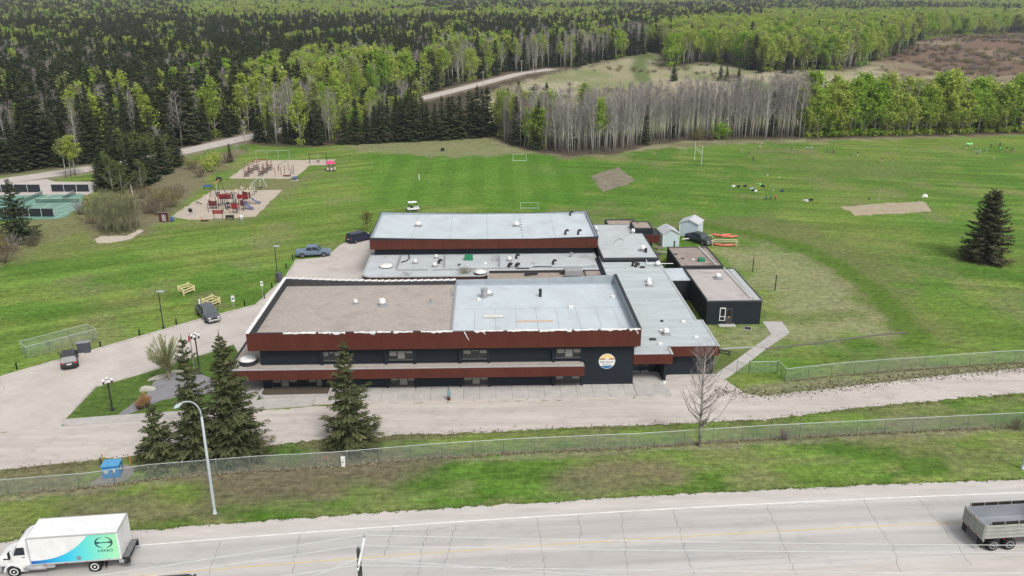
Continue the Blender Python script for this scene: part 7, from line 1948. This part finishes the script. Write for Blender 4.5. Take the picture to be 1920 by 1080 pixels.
def frame_swing(pts, h, m, mb_, label, name="swing_set", seat=True, nseat=1):
    a, b = G(*pts[0]), G(*pts[1]); d = b - a; n = Vector((-d.y, d.x, 0)).normalized() * .9; o = thing(name, label, "swing", a)
    for e in (Vector((0, 0, 0)), d):
        for s in (-1, 1): MB().tube(e + n * s, e + Vector((0, 0, h)), .07, .06, 6).build("leg", m, o)
    MB().tube(Vector((0, 0, h)), d + Vector((0, 0, h)), .08, .08, 6).build("beam", mb_, o)
    for k in range(nseat):
        c = d * ((k + .5) / nseat) + Vector((0, 0, .55))
        if seat:
            MB().lathe(c, [(.2, -.08), (.42, -.08), (.45, .05), (.25, .08)], 12).build("seat", M_black, o, True)
            for q in (-.3, .3): MB().tube(c + d.normalized() * q, c + d.normalized() * q * .2 + Vector((0, 0, h - .55)), .025, .025, 5).build("chain", M_post, o)
    return o
frame_swing(((401, 371), (415, 361)), 3.0, M_navy, M_orange, "tall dark swing with orange beam at the back of the near sand"); frame_swing(((474, 368), (493, 352)), 2.9, M_post, M_post, "white A frame swing set between the two sand areas", nseat=2); frame_swing(((581, 306), (613, 305)), 2.6, M_navy, M_maroon, "dark swing with round seat at the right of the far sand")
a = G(349, 404); o = thing("tire_climber", "upright tyre hung between thin posts at the left of the near sand", "climber", a)
for (dx_, dy_) in ((0, 0), (.7, -.6), (1.0, 1.2), (1.6, 1.4), (1.0, .3)): MB().tube((dx_, dy_, 0), (dx_, dy_, 1.9), .05, .05, 6).build("post", M_post, o)
MB().lathe((.85, .3, 1.0), [(.22, -.12), (.42, -.12), (.46, 0), (.42, .12), (.22, .12)], 14, 'y').build("tire", M_black, o, True)
a = G(368, 382); b = G(378, 384); o = thing("balance_beam", "short dark balance beam on the near sand", "balance beam", a); d = b - a; MB().tube((0, 0, .5), d + Vector((0, 0, .25)), .09, .09, 6).build("beam", M_navy, o); MB().tube((0, 0, 0), (0, 0, .5), .06, .06, 6).build("post", M_navy, o); MB().tube(d, d + Vector((0, 0, .25)), .06, .06, 6).build("post", M_navy, o)
a = G(402, 413); b = G(418, 413); o = thing("playground_sign", "red sign board on two posts before the near sand", "sign", a); d = b - a; h = height(402, 394, a)
for e in (Vector((0, 0, 0)), d): MB().tube(e, e + Vector((0, 0, h)), .06, .06, 6).build("post", M_navy, o)
MB().bbox(-.2, d.x + .2, -.08, -.03, h - .75, h, .02).build("sign_board", M_red, o); MB().box(.05, d.x - .05, -.09, -.082, h - .48, h - .28).build("sign_text_band", mat("faded_red", (.42, .12, .11), .7), o)
def park_bench(px, py, m, label, rz=0, w=1.7):
    o = thing("park_bench", label, "bench", G(px, py), rz, "benches by the playgrounds"); MB().bbox(-w / 2, w / 2, -.2, .2, .42, .50, .02).build("seat", m, o); MB().bbox(-w / 2, w / 2, .2, .27, .5, .9, .02).build("backrest", m, o)
    for s in (-1, 1): MB().box(s * w * .4 - .05, s * w * .4 + .05, -.18, .22, 0, .42).build("leg", M_dark, o)
park_bench(431, 412, M_black, "black bench at the near edge of the near sand"); park_bench(389, 354, M_blue, "blue bench on the grass between the playgrounds", .15); park_bench(410, 339, M_navy, "dark bench beside the far sand", -.5)
p = G(453, 413); o = thing("litter_bin", "white litter bin at the near edge of the near sand", "bin", p); MB().lathe((0, 0, 0), [(.36, 0), (.40, .7), (.42, .75)], 12).build("bin_body", M_wht, o, True); MB().lathe((0, 0, .75), [(.42, 0), (.36, .2), (.1, .28)], 12).build("lid", M_wht, o, True)
p = G(323, 415); o = thing("litter_bin", "blue barrel bin beside the maroon notice board", "bin", p); MB().lathe((0, 0, 0), [(.32, 0), (.35, .4), (.32, .85)], 12).build("bin_body", M_blue, o, True); MB().lathe((0, 0, .85), [(.34, 0), (.30, .06)], 12).build("rim", M_blue, o, True)
p = G(308, 416); o = thing("notice_board", "maroon playground notice board with white chart", "notice board", p, R(-4)); h = 1.9
MB().bbox(-.95, .95, -.06, .06, .1, h, .03).build("board", M_maroon, o); MB().box(-.35, .42, -.075, -.062, .2, 1.5).build("chart", mat("chart_grey", (.36, .32, .33), .7), o); MB().bbox(-1.0, 1.0, -.2, .12, h, h + .08, .01).build("cap", mat("weathered_cap", (.25, .21, .2), .8), o)
for k in range(3):
    for j in range(4): MB().box(-.28 + .23 * k, -.12 + .23 * k, -.083, -.077, .3 + .3 * j, .48 + .3 * j).build("chart_square", M_maroon if (k + j) % 2 else M_wht, o)
for s in (-1, 1): MB().box(s * .85 - .06, s * .85 + .06, -.03, .03, 0, .1).build("post", M_maroon, o)
p = G(384, 415); o = thing("spring_rider", "orange and black rocking toy at the edge of the near sand", "rocking toy", p); MB().bbox(-.8, .8, -.2, .2, .15, .28, .03).build("seat", M_black, o); MB().face([(-.7, 0, .28), (-.2, 0, .28), (-.65, .05, .95)]).build("fin", M_orange, o); MB().bbox(.5, .75, -.2, .2, .28, .45, .03).build("handle", M_orange, o)
# far playground
PF = thing("climbing_gym", "maroon climbing frames on the far sand", "climbing frame", G(485, 325)); pf = lambda px, py, z=0: G(px, py) - PF.location + Vector((0, 0, z))
for (px, py, w) in ((463, 331, .9), (471, 325, .9), (480, 319, 1.0), (490, 330, .9), (498, 325, .9), (506, 319, 1.0)):
    c = pf(px, py)
    for sx_ in (-1, 1):
        for dy_ in (-.6, .6): MB().tube(c + Vector((sx_ * w / 2, dy_, 0)), c + Vector((sx_ * w / 2, dy_, 2.5)), .06, .06, 6).build("post", M_maroon, PF)
    MB().box(c.x - w / 2, c.x + w / 2, c.y - .6, c.y + .6, .55, .65).build("deck", M_navy, PF); MB().box(c.x - w / 2, c.x + w / 2, c.y - .6, c.y + .6, 1.1, 1.16).build("rail", M_maroon, PF)
for (a, b) in (((473, 321), (492, 321)), ((482, 316), (505, 316)), ((470, 327), (478, 318)), ((497, 326), (505, 317))): MB().tube(pf(*a, 2.4), pf(*b, 2.4), .06, .06, 6).build("bar", M_red, PF)
for k in range(7): p0 = pf(484 + 3 * k, 317, 2.4); MB().tube(p0, p0 + Vector((0, -1.4, 0)), .04, .04, 5).build("rung", M_red, PF)
PG = thing("climbing_arch", "thin arched bars and posts at the right of the far sand", "climbing frame", G(530, 328)); pg = lambda px, py, z=0: G(px, py) - PG.location + Vector((0, 0, z))
for (px, py, h, m) in ((516, 331, 2.3, M_red), (527, 328, 1.9, M_maroon), (534, 326, 2.2, M_maroon), (545, 328, 1.6, M_navy), (548, 327, 2.0, M_navy), (551, 326, 2.3, M_navy), (523, 320, 1.5, M_maroon), (541, 319, 1.6, M_maroon)): c = pg(px, py); MB().tube(c, c + Vector((0, 0, h)), .06, .06, 6).build("post", m, PG)
MB().path([pg(522, 321, 0), pg(522, 321, 1.4), pg(527, 320, 1.8), pg(536, 316, 2.0), pg(541, 316, 1.5), pg(541, 318, 0)], .05, 6).build("arch", M_maroon, PG); MB().bbox(*((lambda c: (c.x - .9, c.x + .9, c.y - .25, c.y + .25))(pg(538, 331))), .15, .35, .03).build("beam", M_maroon, PG)
a = G(481, 301); b = G(543, 300); o = thing("backstop_frame", "wide white pole frame behind the far sand", "pole frame", a); d = b - a
for k in range(4): MB().tube(d * (k / 3), d * (k / 3) + Vector((0, 0, 2.6)), .035, .035, 6).build("upright", M_post, o)
MB().tube((0, 0, 2.6), d + Vector((0, 0, 2.6)), .04, .04, 6).build("crossbar", M_post, o)
p = G(621, 320); o = thing("play_pavilion", "small round pavilion with pink roof at the far sand", "pavilion", p); pk = mat("pavilion_pink", (.66, .07, .19), .6)
MB().lathe((0, 0, 1.9), [(1.35, 0), (1.3, .05), (.6, .5), (.02, .75)], 10).build("roof", pk, o); MB().lathe((0, 0, 0), [(1.15, 0), (1.15, .25), (1.0, .26)], 10).build("base", M_dark, o)
for k in range(6): t = k * math.pi / 3 + .3; MB().tube((math.cos(t), math.sin(t), .2), (math.cos(t), math.sin(t), 1.95), .06, .06, 6).build("post", M_navy, o); MB().bbox(math.cos(t + .52) * .95 - .28, math.cos(t + .52) * .95 + .28, math.sin(t + .52) * .95 - .08, math.sin(t + .52) * .95 + .08, .26, .9, .02).build("panel", M_cream, o)
p = G(553, 338); o = thing("picnic_table", "blue topped picnic table on a concrete pad by the far sand", "picnic table", p); MB().bbox(-.9, .9, -.9, .9, 0, .06, .02).build("pad", M_conc, o); MB().lathe((0, 0, .06), [(.1, 0), (.1, .65), (.75, .68), (.72, .76)], 8).build("table_top", M_blue, o)
for k in range(4): t = k * math.pi / 2; MB().lathe((math.cos(t) * .75, math.sin(t) * .75, .06), [(.06, 0), (.06, .38), (.24, .4), (.22, .46)], 8).build("stool", M_navy, o)

# ------------------------------------------------------------------ kayaks and clutter by the sheds
M_kay = mat("kayak_orange", (.68, .20, .13), .45, (.60, .15, .10), scale=1.5); M_kayw = mat("kayak_pale", (.66, .57, .42), .5)
def kayak(loc, rz, m, label, L=3.6):
    o = thing("kayak", label, "kayak", loc, rz, "kayaks beside the rack"); secs = []
    for k in range(13):
        t = -1 + 2 * k / 12; w = .46 * max(.03, (1 - abs(t) ** 2.4)); zc = .12 * t * t; secs.append((t * L / 2, [(-w, .2 + zc), (-w * .6, .03 + zc), (w * .6, .03 + zc), (w, .2 + zc), (w * .55, .33 + zc), (-w * .55, .33 + zc)]))
    loft(secs).build("hull", m, o, True); MB().lathe((-.15, 0, .315), [(.24, 0), (.26, .04), (.22, .05)], 14).build("cockpit", M_black, o)
p = G(1349, 455); a = G(1340, 462); rk = thing("kayak_rack", "pale timber rack holding orange kayaks right of the sheds", "rack", a, R(-6))
for (x_, y_) in ((-.4, 0), (3.9, 0), (-.4, 1.0), (3.9, 1.0)): MB().bbox(x_ - .05, x_ + .05, y_ - .05, y_ + .05, 0, 1.0, .01).build("leg", M_kayw, rk)
for y_ in (0, 1.0): MB().bbox(-.8, 4.1, y_ - .05, y_ + .05, .95, 1.06, .01).build("rail", M_kayw, rk)
for i, (px, py, z_, rz_, l) in enumerate(((1348, 453, 1.08, -.05, "orange kayak lying on the rack"), (1354, 461, 0, -.18, "orange kayak on the grass before the rack"), (1360, 445, .0, -.12, "orange kayak lying behind the rack"))): q = G(px, py); kayak((q.x + .3, q.y, z_), rz_, M_kay, l, 3.9 if i else 3.4)
q = G(1340, 446); o = thing("white_pipe", "long pale pole on the grass behind the kayak rack", "pole", (q.x, q.y, .5), .03); MB().tube((-1.4, 0, 0), (2.6, 0, .1), .07, .07, 8).build("pole", M_kayw, o); MB().box(-.5, -.4, -.1, .1, -.5, 0).build("trestle", M_kayw, o); MB().box(1.6, 1.7, -.1, .1, -.5, .05).build("trestle", M_kayw, o)
M_junk = [mat("scrap_a", (.20, .16, .13), .9), mat("scrap_b", (.33, .31, .29), .9), mat("scrap_c", (.10, .09, .08), .9)]
jk = ["dark pallet leaning among the clutter left of the near shed", "grey board lying among the clutter left of the near shed", "black board lying among the clutter left of the near shed", "brown plank in the gap behind the school", "grey plank in the gap behind the school"]
for i, (px, py, w, d_, h_, rz_) in enumerate(((1236, 466, 1.6, 1.1, .25, .5), (1242, 473, 1.8, .7, .12, -.4), (1231, 478, 1.4, .9, .3, .2), (1240, 484, 2.2, .3, .12, .9), (1246, 478, 1.6, .25, .1, -.8))):
    q = G(px, py); o = thing("scrap_board", jk[i], "scrap", q, rz_)
    for k in range(4): MB().bbox(-w / 2, w / 2, -d_ / 2 + d_ * k / 4 + .02, -d_ / 2 + d_ * (k + 1) / 4 - .02, 0, h_, .01).build("plank", M_junk[i % 3], o)
q = G(1293, 452); o = thing("trailer_tongue", "white trailer drawbar between the sheds and the black pickup", "trailer", q, .3); MB().bbox(-1.6, .8, -.08, .08, .45, .6, .02).build("drawbar", M_wht, o); MB().bbox(.5, 1.5, -.6, .6, .5, 1.0, .04).build("box", M_wht, o)
for s in (-1, 1): wheel(o, .9, .6 * s, .28, .18)

# ------------------------------------------------------------------ people on the field
def body_mesh(pose):
    J = {"pelvis": (0, 0, .92, .13), "spine": (0, .01, 1.12, .125), "chest": (0, .01, 1.32, .145), "neck": (0, 0, 1.48, .055), "head": (0, -.015, 1.62, .095), "crown": (0, -.01, 1.72, .085)}
    E = [("pelvis", "spine"), ("spine", "chest"), ("chest", "neck"), ("neck", "head"), ("head", "crown")]
    step = {"stand": .06, "run": .32, "walk": .18, "sit": 0, "bend": .08}[pose]
    for s, sg in (("l", -1), ("r", 1)):
        f = step * sg
        if pose == "sit":
            J["hip" + s] = (sg * .1, -.02, .36, .10); J["knee" + s] = (sg * .14, -.40, .52, .07); J["ank" + s] = (sg * .13, -.62, .08, .045); J["toe" + s] = (sg * .14, -.76, .05, .04)
        else:
            J["hip" + s] = (sg * .10, 0, .86, .10); J["knee" + s] = (sg * .11, -f * .7 - .02, .48, .068); J["ank" + s] = (sg * .11, -f * .9 + (.10 if f < 0 else 0), .09 + (.12 if pose == "run" and f < 0 else 0), .042); J["toe" + s] = (sg * .12, J["ank" + s][1] - .15, max(.04, J["ank" + s][2] - .04), .036)
        J["sho" + s] = (sg * .19, .01, 1.40, .065)
        if pose == "run": J["elb" + s] = (sg * .27, .10 * sg, 1.17, .045); J["wri" + s] = (sg * .24, -.14 + .10 * sg, 1.10, .032); J["han" + s] = (sg * .23, -.22 + .10 * sg, 1.13, .034)
        elif pose == "bend": J["elb" + s] = (sg * .30, -.22, 1.22, .045); J["wri" + s] = (sg * .28, -.42, 1.16, .032); J["han" + s] = (sg * .27, -.5, 1.15, .034)
        else: J["elb" + s] = (sg * .28, .04, 1.13, .045); J["wri" + s] = (sg * .29, -.05, .89, .032); J["han" + s] = (sg * .28, -.08, .80, .034)
        E += [("pelvis", "hip" + s), ("hip" + s, "knee" + s), ("knee" + s, "ank" + s), ("ank" + s, "toe" + s), ("chest", "sho" + s), ("sho" + s, "elb" + s), ("elb" + s, "wri" + s), ("wri" + s, "han" + s)]
    if pose == "sit":
        for k in list(J):
            if k[:3] not in ("hip", "kne", "ank", "toe"): x_, y_, z_, r_ = J[k]; J[k] = (x_, y_ - (z_ - .92) * .12, z_ - .52, r_)
    if pose == "bend":
        for k in list(J):
            if k[:3] not in ("hip", "kne", "ank", "toe", "pel"): x_, y_, z_, r_ = J[k]; dz = z_ - .92; J[k] = (x_, y_ * .7 - dz * .55, .92 + dz * .83, r_)
    names = list(J); me_ = bpy.data.meshes.new("person_cage"); me_.from_pydata([J[n][:3] for n in names], [(names.index(a), names.index(b)) for a, b in E], [])
    ob = bpy.data.objects.new("person_cage", me_); col.objects.link(ob)
    ob.modifiers.new("skin", 'SKIN'); sv = me_.skin_vertices[0].data
    for i, n in enumerate(names): sv[i].radius = (J[n][3], J[n][3] * (.8 if n in ("pelvis", "spine", "chest") else 1)); sv[i].use_root = (n == "pelvis")
    sb = ob.modifiers.new("sub", 'SUBSURF'); sb.levels = 1; sb.render_levels = 1
    dg = bpy.context.evaluated_depsgraph_get(); out = bpy.data.meshes.new_from_object(ob.evaluated_get(dg))
    bpy.data.objects.remove(ob)
    jl = [(Vector(J[a][:3]), Vector(J[b][:3]), b) for a, b in E]
    idx = []
    for f in out.polygons:
        c = f.center; best = min(jl, key=lambda q: (c - q[0].lerp(q[1], max(0, min(1, (c - q[0]).dot(q[1] - q[0]) / max(1e-6, (q[1] - q[0]).length_squared))))).length)[2]
        k = {"hea": 0, "cro": 3, "wri": 0, "han": 0, "nec": 0, "spi": 1, "che": 1, "sho": 1, "elb": 1, "hip": 2, "kne": 2, "ank": 4, "toe": 5}[best[:3]]
        if best == "head" and c.y > J["head"][1] + .02: k = 3
        idx.append(k)
    return out, idx
BODY = {k: body_mesh(k) for k in ("stand", "run", "walk", "sit", "bend")}
SKIN = mat("skin", (.50, .33, .25), .7); HAIR = [mat("hair_dark", (.03, .022, .018), .8), mat("hair_fair", (.33, .23, .12), .8)]
def cl(n, c): return mat("cloth_" + n, c, .85)
CC = {"black": (.018, .018, .02), "navy": (.02, .035, .10), "blue": (.06, .14, .32), "light blue": (.38, .50, .62), "white": (.75, .75, .74), "green": (.05, .16, .09), "lime": (.22, .75, .25), "red": (.42, .04, .05), "grey": (.28, .28, .29), "dark": (.05, .045, .045), "khaki": (.42, .36, .27)}
def person(px, py, pose, top, bot, label, h=1.62, rz=0, bare_leg=True, fair=False):
    o = thing("person", label, "person", G(px, py), rz, "people on the playing field"); s = h / 1.75; o.scale = (s, s, s)
    src, idx = BODY[pose]; me_ = src.copy(); me_.materials.clear()
    for m in (SKIN, cl(top, CC[top]), cl(bot, CC[bot]), HAIR[1 if fair else 0], SKIN if bare_leg else cl(bot, CC[bot]), cl("shoe", (.5, .5, .5))): me_.materials.append(m)
    me_.polygons.foreach_set("material_index", idx); me_.polygons.foreach_set("use_smooth", [True] * len(idx))
    b = bpy.data.objects.new("body", me_); b.parent = o; col.objects.link(b)
    return o
PE = [(1390, 288, "walk", "khaki", "khaki", "person in tan clothes at the left end of the upper field", .4, False), (1404, 294, "stand", "dark", "dark", "person in dark clothes beside the one in tan", .9, True), (1412, 303, "stand", "black", "black", "person all in black nearest the H shaped goal", .2, False), (1424, 278, "stand", "black", "white", "person in black top and white shorts near the far edge", .3, True),
      (1484, 286, "walk", "navy", "blue", "person in blue standing alone in the upper field", 1.4, True), (1513, 284, "stand", "light blue", "black", "person in pale blue top, left of a pair", 2.8, True), (1520, 284, "walk", "light blue", "grey", "person in pale blue top, right of a pair", 3.3, True), (1550, 290, "stand", "green", "navy", "person in green, left of the next pair", .2, True), (1562, 290, "stand", "dark", "black", "person in dark top with fair hair, right of that pair", 5.8, True),
      (1595, 295, "bend", "grey", "dark", "person bending, left of the third pair", 1.2, True), (1608, 295, "run", "black", "white", "person in black running, right of the third pair", 1.9, True), (1653, 306, "stand", "black", "khaki", "person in black top, left of the fourth pair", .5, True), (1673, 306, "walk", "dark", "khaki", "person in dark top, right of the fourth pair", 4.6, True),
      (1437, 375, "sit", "blue", "navy", "seated person in blue, left of three on the near edge of the field", 3.1, False), (1445, 375, "sit", "green", "navy", "seated person in green, middle of three on the near edge of the field", 3.1, False), (1454, 375, "sit", "red", "navy", "seated person in red, right of three on the near edge of the field", 3.1, False),
      (1811, 281, "run", "black", "white", "person in black at the left of the crowd, beside the bright green sheet", 4.5, True), (1826, 285, "run", "dark", "khaki", "person in dark clothes running in the crowd", 1.2, True), (1831, 292, "run", "light blue", "navy", "person in pale blue at the front of the crowd", .8, True), (1837, 289, "bend", "white", "light blue", "person in white leaning in the front of the crowd", 5.0, True), (1849, 287, "run", "white", "khaki", "person in white running in the middle of the crowd", 1.7, True), (1857, 278, "bend", "navy", "navy", "person in navy with arms out behind the crowd", .6, False),
      (1874, 277, "stand", "black", "black", "person in black behind the one in lime", 3.0, False), (1874, 285, "walk", "lime", "green", "person in lime green bib in the crowd", 3.5, True), (1887, 284, "stand", "black", "khaki", "person in black top right of the lime bib", 2.4, True), (1894, 287, "walk", "grey", "khaki", "person in grey, second from the right of the crowd", 2.0, True), (1898, 288, "stand", "dark", "khaki", "person in dark top, rightmost of the crowd", 2.6, True)]
for i, (px, py, pose, a, b, lb, rz_, bl_) in enumerate(PE): person(px, py, pose, a, b, lb, 1.58 + .04 * (i % 4), rz_, bl_, i % 3 == 0)
p = G(1817, 276); o = thing("green_tarp", "bright green cloth held up at the left of the crowd", "cloth", (p.x, p.y, .9)); mb = MB()
for k in range(8): x0, x1 = -.9 + .225 * k, -.9 + .225 * (k + 1); z0, z1 = .08 * math.sin(k), .08 * math.sin(k + 1); mb.face([(x0, -.3, z0), (x1, -.3, z1), (x1, .3, z1 + .25), (x0, .3, z0 + .25)])
mb.build("cloth", cl("lime", CC["lime"]), o); MB().tube((-.95, 0, -.9), (-.9, 0, .2), .02, .02, 5).build("pole", M_post, o); MB().tube((.9, 0, -.9), (.9, 0, .2), .02, .02, 5).build("pole", M_post, o)
def bag(px, py, c, label, s=1.0):
    o = thing("sports_bag", label, "bag", G(px, py), rnd.uniform(0, 6), "bags left on the grass"); m = cl(c, CC[c])
    loft([(-.45 * s, [(-.08, .05), (-.08, .2), (.08, .2), (.08, .05)]), (-.35 * s, [(-.22, 0), (-.2, .3 * s), (.2, .3 * s), (.22, 0)]), (.35 * s, [(-.22, 0), (-.2, .3 * s), (.2, .3 * s), (.22, 0)]), (.45 * s, [(-.08, .05), (-.08, .2), (.08, .2), (.08, .05)])]).build("bag_body", m, o); MB().path([(-.2, 0, .28 * s), (-.1, 0, .42 * s), (.1, 0, .42 * s), (.2, 0, .28 * s)], .02, 5).build("strap", M_black, o)
for px, py, c, lb in ((1375, 350, "white", "white bag at the left end of the row of bags"), (1385, 351, "black", "black bag second from the left in the row of bags"), (1397, 350, "black", "small black bag in the row of bags"), (1409, 355, "light blue", "pale blue bag in the row of bags"), (1413, 358, "black", "black bag in front of the pale blue one"), (1417, 359, "white", "white bag at the front of the row of bags"), (1424, 347, "lime", "lime green bag at the right of the row of bags"), (1430, 350, "black", "black bag beside the lime green one"), (1466, 359, "navy", "navy bag apart from the row, above the seated people"), (1511, 377, "white", "white bag lying alone right of the seated people"), (1520, 376, "black", "black bag beside the lone white one")): bag(px, py, c, lb, 1.2)
for i, (px, py) in enumerate(((1439, 330), (1461, 334), (1450, 358), (1864, 298))):
    o = thing("ball", ["white ball on the upper field, left of two", "white ball on the upper field, right of two", "white ball near the row of bags", "white ball before the crowd"][i], "ball", G(px, py), 0, "balls on the field"); MB().lathe((0, 0, 0), [(.02, 0), (.09, .03), (.15, .12), (.16, .16), (.15, .2), (.09, .29), (.02, .32)], 12).build("shell", M_wht, o, True)

# brown scrub on the open hill
nrs = np.random.RandomState(77); hp = np.array(HILL); lo, hi = hp.min(0), hp.max(0)
q = nrs.uniform(lo, hi, (5200, 2)); q = q[sdpoly(q[:, 0], q[:, 1], HILL) > 2]; q = q[fbm(q[:, 0], q[:, 1], 30, 3, 41) > .42]
mq = nrs.uniform(*(np.array(MEADOW).min(0), np.array(MEADOW).max(0)), (5200, 2)); mq = mq[(sdpoly(mq[:, 0], mq[:, 1], MEADOW) > 4) & (sdpoly(mq[:, 0], mq[:, 1], HILL) < 0)]; mq = mq[(fbm(mq[:, 0], mq[:, 1], 40, 3, 43) > .60) & (mq[:, 1] > 330)]
q = np.concatenate([q, mq]); x, y = q.T; z = hz(x, y); hh = nrs.uniform(.7, 2.2, len(x)); wide = nrs.uniform(1.2, 2.2, len(x))
BUSHK = [BUSH["brown"], BUSH["brown"], BUSH["grey"], BUSH["tan"]]; PROTO["scrub"] = BUSHK; HT["scrub"] = 2.2
mass("hill_scrub", "scrub", "low brown scrub on the open hill behind the woods", np.arange(len(x)))

# ------------------------------------------------------------------ ragged growth along edges, and the air
def tufts(name, label, spots, m):
    lv = Leaves(); rr = random.Random(9)
    for (x_, y_, s) in spots:
        for k in range(4):
            a = rr.uniform(0, 6.28); dx_, dy_ = math.cos(a) * s, math.sin(a) * s
            lv.tri(V3(x_ - dy_ * .35, y_ + dx_ * .35, .0), V3(x_ + dy_ * .35, y_ - dx_ * .35, .0), V3(x_ + dx_ * .7, y_ + dy_ * .7, s * rr.uniform(.3, .8)), rr.random())
    me_ = lv.mesh(name, m); o = bpy.data.objects.new(name, me_); col.objects.link(o); tag(o, label, kind="stuff")
rr = random.Random(21)
def scatter_along(pts, n, w, s0, s1, skew=0):
    out = []; L = [(Vector(a), Vector(b), (Vector(b) - Vector(a)).length) for a, b in zip(pts[:-1], pts[1:])]; tot = sum(l for *_, l in L)
    for _ in range(n):
        t = rr.uniform(0, tot)
        for a, b, l in L:
            if t <= l: break
            t -= l
        p = a.lerp(b, t / l); d = (b - a).normalized(); nn = Vector((-d.y, d.x)); q = p + nn * (rr.gauss(0, w) + skew)
        out.append((q.x, q.y, rr.uniform(s0, s1)))
    return out
S1 = scatter_along([p for p in edge_far if -75 < p[0] < 85], 2600, .14, .05, .17, .05)
tufts("verge_tufts", "grass tufts ragged along the edge of the highway", S1, leaf_mat("tuft_green", (.085, .13, .030), (.10, .14, .036), .2))
S2 = scatter_along(gp([(1340, 735), (1440, 740), (1577, 724), (1740, 705), (1930, 688)]), 2300, .8, .05, .2) + scatter_along(gp([(0, 884), (244, 858), (495, 839), (720, 819), (1027, 806), (1440, 788), (1595, 768), (1920, 739)]), 2600, .35, .05, .17)
tufts("lane_tufts", "dark weeds scattered along the edges of the gravel lane", S2, leaf_mat("tuft_brown", (.125, .115, .055), (.15, .13, .07), .2))
S3 = scatter_along(FENCE_NEAR[1:-1], 5200, .20, .07, .24) + scatter_along(gp([(1472, 716), (1566, 705), (1666, 697), (1767, 690), (1920, 680)]), 1500, .15, .06, .2)
tufts("fence_straw", "dead straw grass caught along the foot of the fences", S3, leaf_mat("tuft_straw", (.27, .235, .155), (.30, .26, .17), .25))
hb = MB().box(-7000, 7000, -950, 9300, -3.0, 62.0).build("haze", None) if False else None
hm = bpy.data.materials.new("haze_air"); hm.use_nodes = True; hn = hm.node_tree.nodes; hn.clear()
ho = hn.new("ShaderNodeOutputMaterial"); hv = hn.new("ShaderNodeVolumePrincipled"); hv.inputs["Color"].default_value = (.80, .87, .95, 1); hv.inputs["Density"].default_value = HAZE = .00013; hv.inputs["Anisotropy"].default_value = .2
hm.node_tree.links.new(hv.outputs[0], ho.inputs["Volume"])
haze = MB().box(-6600, 6600, -1000, 9300, -2.0, 60.0).build("haze", hm); tag(haze, "thin spring haze over the woods", kind="stuff")
